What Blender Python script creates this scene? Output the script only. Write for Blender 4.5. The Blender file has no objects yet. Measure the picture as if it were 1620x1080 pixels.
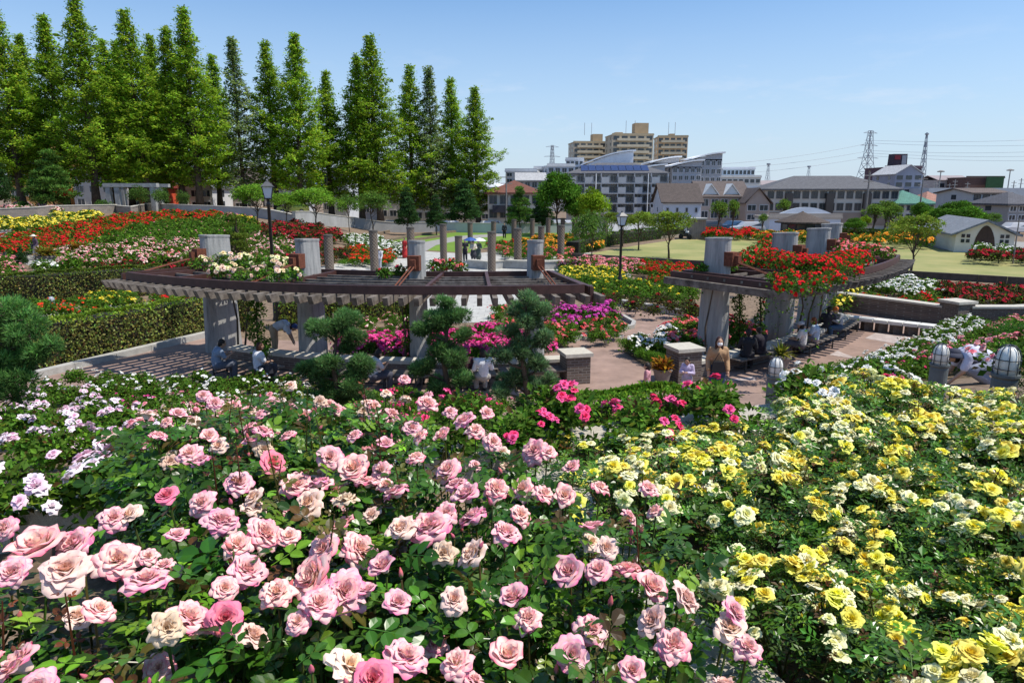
import bpy, math, random
import numpy as np
from math import radians as R_, sin, cos, pi
C = bpy.context.scene.collection
SC = bpy.context.scene
rs = np.random.RandomState(7)
random.seed(7)
CAMZ, F, PITCH, HORZ = 5.2, 1100.0, math.atan(235/1100.0), 305

# ---------------------------------------------------------------- terrain
def sm(t):
    t = np.clip(t, 0, 1); return t*t*(3-2*t)
def foot(x):  return np.interp(x, [-60, -20, 0, 6, 16, 30, 60], [17, 17, 16.2, 17.2, 25.5, 34, 50])
def edge(x):  return np.interp(x, [-60, -12, 8, 60], [1.0, 1.0, 8.0, 9.0])
def h(x, y):
    x = np.asarray(x, float); y = np.asarray(y, float)
    e, f = edge(x), foot(x)
    t = (y-e)/(f-e)
    near = np.interp(t, [-10, 0, .001, .15, .4, .93, 1.0], [3.1, 3.1, 2.9, 2.4, 1.75, 0.05, 0.0])
    k = sm((-x/np.maximum(y, 1) - .15)/.22)
    rise = 2.9*np.clip((y-33)/42, 0, 1)*k*np.where(y > 33, 1, 0)
    far = -1.2*sm((y-95)/30)*(1-k)
    return near + rise + far
def ray(px, py):
    u, v = (np.asarray(px, float)-810)/F, (np.asarray(py, float)-540)/F
    return u, cos(PITCH)-v*sin(PITCH), -sin(PITCH)-v*cos(PITCH)
def hits(px, py, dz=0.0):
    """where the sight line of the photo's pixel meets the ground lifted by dz"""
    dx, dy, dz_ = ray(px, py)
    dx = np.atleast_1d(dx); dy = np.atleast_1d(dy)*np.ones_like(dx); dz_ = np.atleast_1d(dz_)*np.ones_like(dx)
    T = np.geomspace(.6, 700, 1500)
    X = dx[:, None]*T; Y = dy[:, None]*T; Z = CAMZ + dz_[:, None]*T
    below = Z <= h(X, Y)+dz
    i = np.where(below.any(1), below.argmax(1), len(T)-1)
    r = np.arange(len(dx))
    return np.stack([X[r, i], Y[r, i], h(X[r, i], Y[r, i])], 1)
def G(px, py, dz=0.0): return hits([px], [py], dz)[0]
def PZ(px, py, z):
    dx, dy, dz = ray(px, py); t = (z-CAMZ)/dz
    return np.array([dx*t, dy*t, z])
def PY(px, py, y):
    dx, dy, dz = ray(px, py); t = y/dy
    return np.array([dx*t, y, CAMZ+dz*t])
def proj(p):
    x, y, z = p[0], p[1], p[2]-CAMZ
    d = y*cos(PITCH)-z*sin(PITCH); v = y*sin(PITCH)+z*cos(PITCH)
    return 810+F*x/d, 540-F*v/d
def scale_at(p): return F/(p[1]*cos(PITCH)-(p[2]-CAMZ)*sin(PITCH))

# ---------------------------------------------------------------- materials
MATS = {}
def nodes(name):
    m = bpy.data.materials.new(name); m.use_nodes = True
    nt = m.node_tree; b = nt.nodes['Principled BSDF']
    return m, nt, b
def mat(name, col, rough=.8, noise=.25, scale=6.0, metal=0.0, bump=0.0, spec=.4, detail=6, coord='Object', col2=None):
    if name in MATS: return MATS[name]
    m, nt, b = nodes(name); N, L = nt.nodes, nt.links
    b.inputs['Roughness'].default_value = rough; b.inputs['Metallic'].default_value = metal
    b.inputs['Specular IOR Level'].default_value = spec
    tc = N.new('ShaderNodeTexCoord'); nz = N.new('ShaderNodeTexNoise')
    nz.inputs['Scale'].default_value = scale; nz.inputs['Detail'].default_value = detail; nz.inputs['Roughness'].default_value = .62
    L.new(tc.outputs[coord], nz.inputs['Vector'])
    cr = N.new('ShaderNodeValToRGB'); L.new(nz.outputs['Fac'], cr.inputs['Fac'])
    a = [max(0, c*(1-noise)) for c in col]; z = [min(1, c*(1+noise)) for c in (col2 or col)]
    cr.color_ramp.elements[0].position = .3; cr.color_ramp.elements[1].position = .7
    cr.color_ramp.elements[0].color = (*a, 1); cr.color_ramp.elements[1].color = (*z, 1)
    L.new(cr.outputs['Color'], b.inputs['Base Color'])
    if bump:
        n2 = N.new('ShaderNodeTexNoise'); n2.inputs['Scale'].default_value = scale*6; n2.inputs['Detail'].default_value = 4
        L.new(tc.outputs[coord], n2.inputs['Vector'])
        bp = N.new('ShaderNodeBump'); bp.inputs['Strength'].default_value = bump; bp.inputs['Distance'].default_value = .02
        L.new(n2.outputs['Fac'], bp.inputs['Height']); L.new(bp.outputs['Normal'], b.inputs['Normal'])
    MATS[name] = m; return m
def brickmat(name, c1, c2, mortar, w=.4, hh=.1, coord='Object', rough=.85, vert=True, msize=.012, off=.5):
    if name in MATS: return MATS[name]
    m, nt, b = nodes(name); N, L = nt.nodes, nt.links
    tc = N.new('ShaderNodeTexCoord'); br = N.new('ShaderNodeTexBrick')
    br.inputs['Scale'].default_value = 1; br.inputs['Brick Width'].default_value = w; br.inputs['Row Height'].default_value = hh
    br.inputs['Mortar Size'].default_value = msize; br.offset = off
    br.inputs['Color1'].default_value = (*c1, 1); br.inputs['Color2'].default_value = (*c2, 1); br.inputs['Mortar'].default_value = (*mortar, 1)
    if vert:
        sx = N.new('ShaderNodeSeparateXYZ'); L.new(tc.outputs[coord], sx.inputs[0])
        ad = N.new('ShaderNodeMath'); L.new(sx.outputs[0], ad.inputs[0]); L.new(sx.outputs[1], ad.inputs[1])
        cx = N.new('ShaderNodeCombineXYZ'); L.new(ad.outputs[0], cx.inputs[0]); L.new(sx.outputs[2], cx.inputs[1])
        L.new(cx.outputs[0], br.inputs['Vector'])
    else: L.new(tc.outputs[coord], br.inputs['Vector'])
    nz = N.new('ShaderNodeTexNoise'); nz.inputs['Scale'].default_value = 2.5; nz.inputs['Detail'].default_value = 8; L.new(tc.outputs[coord], nz.inputs['Vector'])
    mr = N.new('ShaderNodeMapRange'); mr.inputs[3].default_value = .6; mr.inputs[4].default_value = 1.3; L.new(nz.outputs['Fac'], mr.inputs[0])
    mx = N.new('ShaderNodeMix'); mx.data_type = 'RGBA'; mx.blend_type = 'MULTIPLY'; mx.inputs[0].default_value = 1
    L.new(br.outputs['Color'], mx.inputs[6]); L.new(mr.outputs[0], mx.inputs[7])
    L.new(mx.outputs[2], b.inputs['Base Color']); b.inputs['Roughness'].default_value = rough
    bp = N.new('ShaderNodeBump'); bp.inputs['Strength'].default_value = .5; bp.inputs['Distance'].default_value = .02; bp.invert = True
    L.new(br.outputs['Fac'], bp.inputs['Height']); L.new(bp.outputs['Normal'], b.inputs['Normal'])
    MATS[name] = m; return m
def colmat(name, rough=.5, trans=.25, spec=.5, rand=.12, hue=.0, veins=False):
    """colour from the per-vertex attribute 'Col', a little per-object variation, part of the light passing through"""
    if name in MATS: return MATS[name]
    m, nt, b = nodes(name); N, L = nt.nodes, nt.links
    at = N.new('ShaderNodeAttribute'); at.attribute_name = 'Col'
    oi = N.new('ShaderNodeObjectInfo'); mr = N.new('ShaderNodeMapRange')
    mr.inputs[3].default_value = 1-rand; mr.inputs[4].default_value = 1+rand; L.new(oi.outputs['Random'], mr.inputs[0])
    hs = N.new('ShaderNodeHueSaturation'); L.new(at.outputs['Color'], hs.inputs['Color']); L.new(mr.outputs[0], hs.inputs['Value'])
    if hue:
        m2 = N.new('ShaderNodeMapRange'); m2.inputs[3].default_value = .5-hue; m2.inputs[4].default_value = .5+hue
        L.new(oi.outputs['Random'], m2.inputs[0]); L.new(m2.outputs[0], hs.inputs['Hue'])
    out = hs.outputs[0]
    L.new(out, b.inputs['Base Color']); b.inputs['Roughness'].default_value = rough; b.inputs['Specular IOR Level'].default_value = spec
    if trans:
        tr = N.new('ShaderNodeBsdfTranslucent'); L.new(out, tr.inputs['Color'])
        mx = N.new('ShaderNodeMixShader'); mx.inputs[0].default_value = trans
        L.new(b.outputs[0], mx.inputs[1]); L.new(tr.outputs[0], mx.inputs[2]); L.new(mx.outputs[0], N['Material Output'].inputs['Surface'])
    MATS[name] = m; return m

# ---------------------------------------------------------------- mesh helpers
class MB:
    """collects boxes, tubes and scattered templates into ONE mesh"""
    def __init__(s): s.v = []; s.f = []; s.c = []; s.m = []; s.n = 0; s.mi = 0
    def add(s, v, f, col=(.5, .5, .5), mi=None):
        v = np.asarray(v, float).reshape(-1, 3)
        s.v.append(v); s.f.extend([tuple(int(i)+s.n for i in q) for q in f]); s.n += len(v)
        c = np.asarray(col, float)
        if c.ndim == 1: c = np.tile(c, (len(v), 1))
        s.c.append(c); s.m.extend([s.mi if mi is None else mi]*len(f)); return s
    def arr(s, tv, tf, P, X, Y, Z, S, col):
        """template scattered: P (n,3) positions, X/Y/Z (n,3) axes, S (n,) or (n,3) size, col (n,3) or (n,k,3)"""
        n, k = len(P), len(tv)
        if n == 0: return s
        S = np.asarray(S, float); S = S[:, None] if S.ndim == 1 else S
        S = np.broadcast_to(S, (n, 3))
        V = P[:, None, :] + (tv[None, :, 0:1]*S[:, None, 0:1])*X[:, None, :] + (tv[None, :, 1:2]*S[:, None, 1:2])*Y[:, None, :] + (tv[None, :, 2:3]*S[:, None, 2:3])*Z[:, None, :]
        s.v.append(V.reshape(-1, 3))
        off = np.arange(n)*k + s.n
        for q in tf: pass
        by = {}
        for q in tf: by.setdefault(len(q), []).append(q)
        for L_, qs in by.items():
            A = (np.array(qs)[None]+off[:, None, None]).reshape(-1, L_)
            s.f.extend(map(tuple, A.tolist())); s.m.extend([s.mi]*len(A))
        s.n += n*k
        col = np.asarray(col, float)
        if col.ndim == 2: col = np.repeat(col[:, None, :], k, 1)
        s.c.append(col.reshape(-1, 3)); return s
    def box(s, c, d, rz=0, col=(.5,)*3, rx=0, top=(1, 1), mi=None):
        x, y, z = d[0]/2, d[1]/2, d[2]/2
        v = np.array([(-x,-y,-z),(x,-y,-z),(x,y,-z),(-x,y,-z),(-x*top[0],-y*top[1],z),(x*top[0],-y*top[1],z),(x*top[0],y*top[1],z),(-x*top[0],y*top[1],z)])
        if rx: v = np.stack([v[:,0], v[:,1]*cos(rx)-v[:,2]*sin(rx), v[:,1]*sin(rx)+v[:,2]*cos(rx)], 1)
        v = np.stack([v[:,0]*cos(rz)-v[:,1]*sin(rz), v[:,0]*sin(rz)+v[:,1]*cos(rz), v[:,2]], 1)+np.array(c)
        return s.add(v, [(3,2,1,0),(4,5,6,7),(0,1,5,4),(1,2,6,5),(2,3,7,6),(3,0,4,7)], col, mi)
    def beam(s, a, b, w, hh, col=(.5,)*3, mi=None, up=(0, 0, 1)):
        a, b = np.array(a, float), np.array(b, float); d = b-a; L_ = np.linalg.norm(d); d /= L_
        u = np.array(up, float); x = np.cross(d, u); x /= max(np.linalg.norm(x), 1e-9); u = np.cross(x, d)
        v = [p+x*sx*w/2+u*sz*hh/2 for p in (a, b) for sx, sz in ((-1,-1),(1,-1),(1,1),(-1,1))]
        return s.add(v, [(0,1,2,3),(7,6,5,4),(0,4,5,1),(1,5,6,2),(2,6,7,3),(3,7,4,0)], col, mi)
    def tube(s, pts, rad, n=6, col=(.5,)*3, cap=True, mi=None):
        pts = np.array(pts, float); m = len(pts); rad = np.broadcast_to(np.asarray(rad, float), (m,))
        d = np.gradient(pts, axis=0); d /= np.maximum(np.linalg.norm(d, axis=1, keepdims=True), 1e-9)
        ref = np.array([0, 0, 1.]) if abs(d[0][2]) < .9 else np.array([1., 0, 0])
        V = []
        for i in range(m):
            x = np.cross(ref, d[i]); x /= max(np.linalg.norm(x), 1e-9); y = np.cross(d[i], x); ref = y if False else ref
            a = np.arange(n)*2*pi/n
            V.append(pts[i]+rad[i]*(np.cos(a)[:, None]*x+np.sin(a)[:, None]*y))
        V = np.concatenate(V)
        f = [(i*n+j, i*n+(j+1) % n, (i+1)*n+(j+1) % n, (i+1)*n+j) for i in range(m-1) for j in range(n)]
        if cap: f += [tuple(range(n))[::-1], tuple((m-1)*n+j for j in range(n))]
        c = np.asarray(col, float)
        if c.ndim == 2: c = np.repeat(c, n, 0)
        return s.add(V, f, c, mi)
    def lathe(s, prof, c=(0, 0, 0), n=16, col=(.5,)*3, mi=None, sx=1, sy=1):
        a = np.arange(n)*2*pi/n
        V = np.concatenate([np.stack([np.cos(a)*r*sx+c[0], np.sin(a)*r*sy+c[1], np.full(n, z+c[2])], 1) for r, z in prof])
        m = len(prof)
        f = [(i*n+j, i*n+(j+1) % n, (i+1)*n+(j+1) % n, (i+1)*n+j) for i in range(m-1) for j in range(n)]
        f += [tuple(range(n))[::-1], tuple((m-1)*n+j for j in range(n))]
        return s.add(V, f, col, mi)
    def prism(s, poly, z0, z1, col=(.5,)*3, mi=None, M=None):
        n = len(poly); v = [(p[0], p[1], z0) for p in poly]+[(p[0], p[1], z1) for p in poly]
        if M is not None: v = [M(p) for p in v]
        return s.add(v, [tuple(range(n))[::-1], tuple(range(n, 2*n))]+[(i, (i+1) % n, n+(i+1) % n, n+i) for i in range(n)], col, mi)
    def mesh(s, name, mats, smooth=False):
        me = bpy.data.meshes.new(name)
        V = np.concatenate(s.v) if s.v else np.zeros((0, 3)); nf = len(s.f)
        me.vertices.add(len(V)); me.vertices.foreach_set('co', V.ravel())
        ln = np.fromiter((len(q) for q in s.f), int, nf)
        idx = np.fromiter((i for q in s.f for i in q), int, int(ln.sum()))
        me.loops.add(len(idx)); me.loops.foreach_set('vertex_index', idx)
        me.polygons.add(nf); me.polygons.foreach_set('loop_start', np.concatenate([[0], np.cumsum(ln)[:-1]]).astype(int) if nf else [])
        me.polygons.foreach_set('material_index', np.array(s.m, int))
        me.polygons.foreach_set('use_smooth', np.full(nf, bool(smooth)))
        for m in (mats if isinstance(mats, (list, tuple)) else [mats]): me.materials.append(m)
        ca = me.color_attributes.new('Col', 'FLOAT_COLOR', 'POINT')
        cc = np.concatenate(s.c); ca.data.foreach_set('color', np.concatenate([cc, np.ones((len(cc), 1))], 1).ravel())
        me.update(calc_edges=True); me.validate(); return me
    def obj(s, name, mats, parent=None, loc=(0, 0, 0), rz=0, smooth=False, sc=1, **k):
        return link(name, s.mesh(name, mats, smooth), parent, loc, rz, sc, **k)
def link(name, me, parent=None, loc=(0, 0, 0), rz=0, sc=1, label=None, cat=None, group=None, kind=None):
    o = bpy.data.objects.new(name, me); C.objects.link(o)
    o.location = [float(q) for q in loc]; o.rotation_euler = (0, 0, rz)
    o.scale = (sc, sc, sc) if np.isscalar(sc) else sc
    if parent is not None: o.parent = parent
    return tag(o, label, cat, group, kind)
def tag(o, label=None, cat=None, group=None, kind=None):
    if label: o['label'] = label
    if cat: o['category'] = cat
    if group: o['group'] = group
    if kind: o['kind'] = kind
    return o
def thing(name, label, cat, loc=(0, 0, 0), rz=0, group=None, sc=1):
    return link(name, None, None, loc, rz, sc, label, cat, group)
def dup(root, loc=None, rz=None, sc=None, label=None, group=None):
    r = root.copy(); C.objects.link(r)
    if loc is not None: r.location = [float(q) for q in loc]
    if rz is not None: r.rotation_euler = (0, 0, rz)
    if sc is not None: r.scale = (sc, sc, sc) if np.isscalar(sc) else sc
    if label: r['label'] = label
    if group: r['group'] = group
    def kids(a, b):
        for ch in list(a.children):
            if ch == b: continue
            c = ch.copy(); C.objects.link(c); c.parent = b; kids(ch, c)
    kids(root, r); return r
def unit(a): return a/np.maximum(np.linalg.norm(a, axis=-1, keepdims=True), 1e-9)
def frames(d, n):
    """axes: Y along d, Z near n"""
    Y = unit(d); X = unit(np.cross(Y, n)); Z = np.cross(X, Y); return X, Y, Z
def vary(rng, n, c, dv=.3, dh=.12):
    c = np.array(c); k = np.exp(rng.normal(0, dv, (n, 1))); q = 1+rng.normal(0, dh, (n, 3)); return np.clip(c*k*q, .002, 1)
def inpoly(px, py, poly):
    px, py = np.asarray(px), np.asarray(py); r = np.zeros(len(px), bool); n = len(poly)
    for i in range(n):
        (x1, y1), (x2, y2) = poly[i], poly[(i+1) % n]
        if y1 == y2: continue
        c = ((y1 > py) != (y2 > py)) & (px < (x2-x1)*(py-y1)/(y2-y1)+x1); r ^= c
    return r
# ---------------------------------------------------------------- leaves, blooms, bushes
LEAF_HI = (np.array([(0,0,0),(0,.33,-.01),(0,.68,-.03),(0,1,-.12),(-.24,.16,.06),(-.35,.42,.09),(-.26,.74,.03),(.24,.16,.06),(.35,.42,.09),(.26,.74,.03)], float),
           [(0,1,5,4),(1,2,6,5),(2,3,6),(0,7,8,1),(1,8,9,2),(2,9,3)])
LEAF_LO = (np.array([(0,0,0),(-.3,.5,.1),(0,1,0),(.3,.5,.1)], float), [(0,2,1),(0,3,2)])
LEAF_TR = (np.array([(-.25,0,0),(.25,0,0),(0,1,0)], float), [(0,1,2)])
FEATHER = (np.array([(-.08,0,0),(.08,0,0),(.28,.35,-.03),(.2,.75,-.1),(0,1,-.16),(-.2,.75,-.1),(-.28,.35,-.03)], float), [(0,1,2,6),(6,2,3,5),(5,3,4)])
def compound(leaf=LEAF_HI, n=5, ll=.42):
    """a rose leaf: petiole with n leaflets; unit length about 1"""
    tv, tf = leaf; V, Fs, sh = [], [], []
    spots = [(0, .58, 0, 1.0)]
    for i in range((n-1)//2):
        y = .42-.27*i
        for s in (-1, 1): spots.append((s*.02, y, -s*1.05, .85-.15*i))
    k = 0
    for x, y, a, sc in spots:
        p = tv*ll*sc; p = np.stack([p[:,0]*cos(a)-p[:,1]*sin(a)+x, p[:,0]*sin(a)+p[:,1]*cos(a)+y, p[:,2]-.1*abs(y-.4)], 1)
        V.append(p); Fs += [tuple(i+k for i in q) for q in tf]; k += len(p)
        s = np.ones(len(p)); s[tv[:,0] == 0] = 1.25; sh.append(s)
    V.append(np.array([(-.012,-.05,0),(.012,-.05,0),(.008,.6,0),(-.008,.6,0)])); Fs.append((k,k+1,k+2,k+3)); sh.append(np.full(4, 1.3))
    return np.concatenate(V), Fs, np.concatenate(sh)
CMP5 = compound(); CMP5L = compound(LEAF_LO)
CMP3 = compound(LEAF_HI, 3)

def bloom_mesh(name, seed, palette, N=30, openness=1.0, nu=5, nv=6, ruffle=.05, material=None):
    """a rose: N petals spiralling out from the centre; unit diameter about 1, centre bottom at z=0"""
    rng = np.random.RandomState(seed); mb = MB()
    for i in range(N):
        q = (i+.5)/N
        a0 = i*2.39996+rng.normal(0, .12); phi = (math.radians(6)+math.radians(84)*q**1.15*openness)*(1+rng.normal(0, .06))
        L_ = .24+.27*q+rng.normal(0, .015); W = .13+.17*q; r0 = .015+.075*q
        us = np.linspace(-1, 1, nu); vs = np.linspace(0, 1, nv)
        curl = (.2+.75*q)*(1+rng.normal(0, .25)); rr = r0; zz = .16-.13*q
        rows = []; pr = 0; ph = rng.uniform(0, 6)
        for v in vs:
            al = phi*(.25+.85*v)+(curl*max(0, v-.62)*2.0 if v > .62 else 0)-(.35*(1-q)*max(0, v-.5))
            rr += math.sin(al)*L_*(v-pr); zz += math.cos(al)*L_*(v-pr); pr = v
            wd = W*(.25+.95*math.sin(min(1, v*1.05)*pi*.62))*(1 if v < .85 else 1-.22*(v-.85)/.15)
            row = []
            for u in us:
                ang = a0+u*min(wd/max(rr, .06), 1.45)
                dip = -.05*L_*(abs(u)**2)*v+ruffle*L_*math.sin(u*4+ph)*v*v*1.2
                tip = -.07*L_*(u*u)*(v > .9)
                rad = max(rr+dip+tip, .008)
                row.append((rad*cos(ang), rad*sin(ang), max(.0, zz+tip*.3+ruffle*L_*math.cos(u*5+ph*2)*v*v-.04*u*u*v)))
            rows.append(row)
        V = np.array(rows).reshape(-1, 3)
        f = [(a*nu+b, a*nu+b+1, (a+1)*nu+b+1, (a+1)*nu+b) for a in range(nv-1) for b in range(nu-1)]
        col = np.array([palette(q, v, abs(u), rng) for v in vs for u in us])
        mb.add(V, f, col)
    # green calyx under the petals
    mb.lathe([(.02, -.12), (.05, -.06), (.06, 0), (.09, .04)], n=6, col=(.06, .12, .02))
    return mb.mesh(name, material or colmat('petal', .85, .16, .10, .06, .02), smooth=True)
def mixc(a, b, t): t = float(np.clip(t, 0, 1)); return tuple(x*(1-t)+y*t for x, y in zip(a, b))
def pal_pink(q, v, u, rng):
    c = mixc((.98, .62, .32), (.98, .68, .56), q*1.5)
    c = mixc(c, (.98, .74, .70), v*.7)
    return mixc(c, (.96, .14, .35), min(.9, max(0, (v-.66)*2.3+(u-.55)*.9*v)*(.35+.65*q)))
def pal_pale(q, v, u, rng):
    c = mixc((.92, .58, .32), (.98, .76, .62), q*1.4+v*.3)
    return mixc(c, (.95, .50, .55), max(0, (v-.8)*2.0)*.7)
def pal_old(q, v, u, rng):
    return mixc(mixc((.80, .50, .30), (.85, .66, .50), v), (.45, .25, .12), max(0, (v-.8)*2+(u-.7)*v))
def pal_hot(q, v, u, rng):
    c = mixc((.92, .42, .32), (.92, .40, .48), q*1.2)
    return mixc(c, (.88, .14, .34), max(0, (v-.5)*1.5+(u-.5)*.5*v))
def pal_yellow(q, v, u, rng):
    c = mixc((.97, .80, .03), (.97, .88, .12), q*1.1)
    return mixc(c, (.98, .91, .24), v*q*.8)
def pal_cream(q, v, u, rng):
    c = mixc((.96, .86, .16), (.97, .94, .52), q*1.2)
    return mixc(c, (.98, .96, .64), v*.7)
def pal_lilac(q, v, u, rng):
    return mixc((.90, .50, .60), (.96, .70, .78), q*.7+v*.4)
def pal_white(q, v, u, rng): return mixc((.80, .70, .50), (.84, .81, .74), q+v*.4)
def flat(c, c2=None):
    c2 = c2 or tuple(min(1, x*1.15+.02) for x in c)
    return lambda q, v, u, rng: mixc(c, c2, v*.8)
def bud_mesh(name, c):
    mb = MB(); a = np.linspace(0, 2*pi, 9)[:-1]
    mb.lathe([(.02, 0), (.15, .08), (.2, .28), (.17, .5), (.08, .72), (.01, .85)], n=8, col=np.concatenate([np.tile(x, (8, 1)) for x in ((.05,.12,.02), (.05,.12,.02), (c[0]*.7,c[1],c[2]), c, c, c)]))
    for i in range(5):
        t = i*1.2566
        mb.add([(cos(t-.4)*.15, sin(t-.4)*.15, .08), (cos(t+.4)*.15, sin(t+.4)*.15, .08), (cos(t)*.26, sin(t)*.26, .5)], [(0,1,2)], (.06, .14, .03))
    return mb.mesh(name, colmat('petal', .85, .16, .10, .06, .02), smooth=True)
def small_bloom(name, pal, seed=1):   # for beds farther off
    return bloom_mesh(name, seed, pal, N=11, nu=3, nv=4, openness=.95)

LEAFM = lambda: colmat('rose_leaf', .30, .28, .38, .1)
LEAFD = lambda: colmat('leaf', .7, .36, .12, .12)
def leafcol(rng, n, red=.1, base=(.035, .10, .018), dv=.38):
    c = vary(rng, n, base, dv, .1)
    yl = rng.rand(n) < .17; c[yl] = vary(rng, yl.sum(), (.14, .27, .02), .2, .1)
    r = rng.rand(n) < red; c[r] = vary(rng, r.sum(), (.09, .06, .018), .25, .12)
    return c
def near_foliage(name, seed, rad, ht, n, L_, tmpl, red=.06, base=(.035, .10, .018)):
    rng = np.random.RandomState(seed); mb = MB()
    a = rng.rand(n)*2*pi; r = rad*np.sqrt(rng.rand(n)); z = ht*(1-.75*rng.rand(n)**2.1)
    z *= 1-.10*(r/rad)**2+.05*np.sin(a*3+seed)
    P = np.stack([r*np.cos(a), r*np.sin(a), z], 1)
    a2 = a+rng.normal(0, 1.3, n); d = np.stack([np.cos(a2), np.sin(a2), rng.normal(.05, .35, n)], 1)
    nn = np.stack([rng.normal(0, .45, n)+.2*np.cos(a), rng.normal(0, .45, n)+.2*np.sin(a)-.12, np.ones(n)], 1)
    X, Y, Z = frames(d, nn); tv, tf, sh = tmpl
    col = leafcol(rng, n, red, base); hi = z > ht*.86
    rr = hi & (rng.rand(n) < red*1.3); col[rr] = vary(rng, rr.sum(), (.085, .05, .015), .25, .1)
    mb.arr(tv, tf, P, X, Y, Z, L_*np.exp(rng.normal(0, .22, n)), col[:, None, :]*sh[None, :, None])
    return mb.mesh(name, LEAFM(), smooth=False)
def canes_mesh(name, seed, rad, ht, k, r0=.008, col=(.06, .07, .02)):
    rng = np.random.RandomState(seed); mb = MB()
    for i in range(k):
        a = rng.rand()*2*pi; e = rad*rng.uniform(.3, .95); z = ht*rng.uniform(.75, 1)
        pts = [(rng.normal(0, .03), rng.normal(0, .03), -.05), (cos(a)*e*.35, sin(a)*e*.35, z*.4), (cos(a)*e*.75, sin(a)*e*.75, z*.75), (cos(a)*e, sin(a)*e, z)]
        mb.tube(pts, [r0, r0*.8, r0*.6, r0*.4], 5, col=vary(rng, 1, col, .3, .2)[0])
        for j in range(2):
            t = rng.uniform(.3, .8); p = np.array(pts[1])*(1-t)+np.array(pts[2])*t; b = a+rng.normal(0, 1); q = p+np.array([cos(b)*.12, sin(b)*.12, .2])*rng.uniform(.6, 1.3)
            mb.tube([p, (p+q)/2+(0, 0, .02), q], [r0*.5, r0*.4, r0*.3], 4, col=vary(rng, 1, col, .3, .2)[0])
    return mb.mesh(name, mat_attr(), smooth=True)
def mat_attr(): return colmat('stem', .6, 0, .3, .1)
def shoot_mesh(name, seed, L_, leaf=.06):
    """one young reddish shoot, foot at the origin"""
    rng = np.random.RandomState(seed); mb = MB(); b = rng.rand()*6.28; q = np.array([cos(b)*.05, sin(b)*.05, .18+L_]); p = np.zeros(3); k = rng.rand()
    mb.tube([p, q/2+np.array([cos(b+2)*.012, sin(b+2)*.012, 0]), q], [.0045, .0035, .002], 5, col=mixc((.10, .03, .015), (.07, .09, .02), k))
    m = rng.randint(9, 15); t = np.linspace(.2, 1, m)[:, None]; P = q*t
    an = np.arange(m)*2.4+b; d = np.stack([np.cos(an), np.sin(an), rng.uniform(.1, .9, m)], 1); X, Y, Z = frames(d, np.tile((0, 0, 1.), (m, 1))+rng.normal(0, .3, (m, 3)))
    tv, tf, sh = CMP3; cc = vary(rng, m, mixc((.15, .045, .02), (.10, .14, .02), k), .25, .12)
    mb.arr(tv, tf, P, X, Y, Z, leaf*rng.uniform(.7, 1.4, m)*np.linspace(1.5, .7, m), cc[:, None, :]*sh[None, :, None]); return mb.mesh(name, LEAFM(), smooth=False)
def add_shoots(t, rng, ms, k, rad, ht):
    for i in range(k):
        a = rng.rand()*6.28; e = rad*math.sqrt(rng.rand())*.9; link('young_shoot', ms[rng.randint(len(ms))], t, (cos(a)*e, sin(a)*e, ht*.84), rng.rand()*6.28)

def clumpy(rng, n, R, k, up=.3, sq=.75, shell=.75, zmin=-.3):
    """points and outward normals of a lumpy crown: k clumps inside an ellipsoid of half sizes R"""
    d = unit(rng.normal(0, 1, (k, 3))); d[:, 2] = np.where(d[:, 2] < zmin, -d[:, 2], d[:, 2])
    cc = d*np.array(R)*(shell*rng.uniform(.55, 1, (k, 1)))
    cr = np.mean(R)*rng.uniform(.28, .48, k)
    w = rng.randint(0, k, n); e = unit(rng.normal(0, 1, (n, 3))+np.array([0, 0, up]))
    P = cc[w]+e*(cr[w]*rng.uniform(.55, 1.08, n))[:, None]*np.array([1, 1, sq])
    return P, e, w, cc, cr
def bush_foliage(name, seed, rad, ht, n, L_, base=(.035, .09, .018), red=.06, tmpl=LEAF_LO, dv=.35, mtl=None, k=None):
    rng = np.random.RandomState(seed); mb = MB()
    P, e, w, cc, cr = clumpy(rng, n, (rad, rad, ht*.5), k or 14, sq=.8, shell=.85)
    P[:, 2] = np.maximum(P[:, 2]+ht*.52, .04)
    d = e+rng.normal(0, .8, (n, 3)); d[:, 2] *= .6; nn = e*.7+np.array([0, 0, .7])+rng.normal(0, .45, (n, 3))
    X, Y, Z = frames(d, nn); tv, tf = tmpl
    mb.arr(tv, tf, P, X, Y, Z, L_*np.exp(rng.normal(0, .2, n)), leafcol(rng, n, red, base, dv))
    return mb.mesh(name, mtl or LEAFD(), smooth=False)
def blossom_spots(rng, n, rad, ht, cl=5):
    k = max(1, n//cl); a = rng.rand(k)*2*pi; r = rad*1.02*np.sqrt(rng.rand(k)); w = rng.randint(0, k, n)
    x = r[w]*np.cos(a[w])+rng.normal(0, rad*.11, n); y = r[w]*np.sin(a[w])+rng.normal(0, rad*.11, n)
    q = np.clip((x*x+y*y)/(rad*1.1)**2, 0, 1); z = ht*(.52+.53*np.sqrt(1-q*.95))+rng.normal(0, .03*ht, n)
    tilt = np.stack([x/rad*.8+rng.normal(0, .3, n), y/rad*.8+rng.normal(0, .3, n)-.15, np.ones(n)], 1)
    return np.stack([x, y, z], 1), unit(tilt)
def tmpl_of(me):
    v = np.empty(len(me.vertices)*3); me.vertices.foreach_get('co', v); c = np.empty(len(me.vertices)*4); me.color_attributes['Col'].data.foreach_get('color', c)
    return v.reshape(-1, 3), [tuple(p.vertices) for p in me.polygons], c.reshape(-1, 4)[:, :3]
TINY = None
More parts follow.
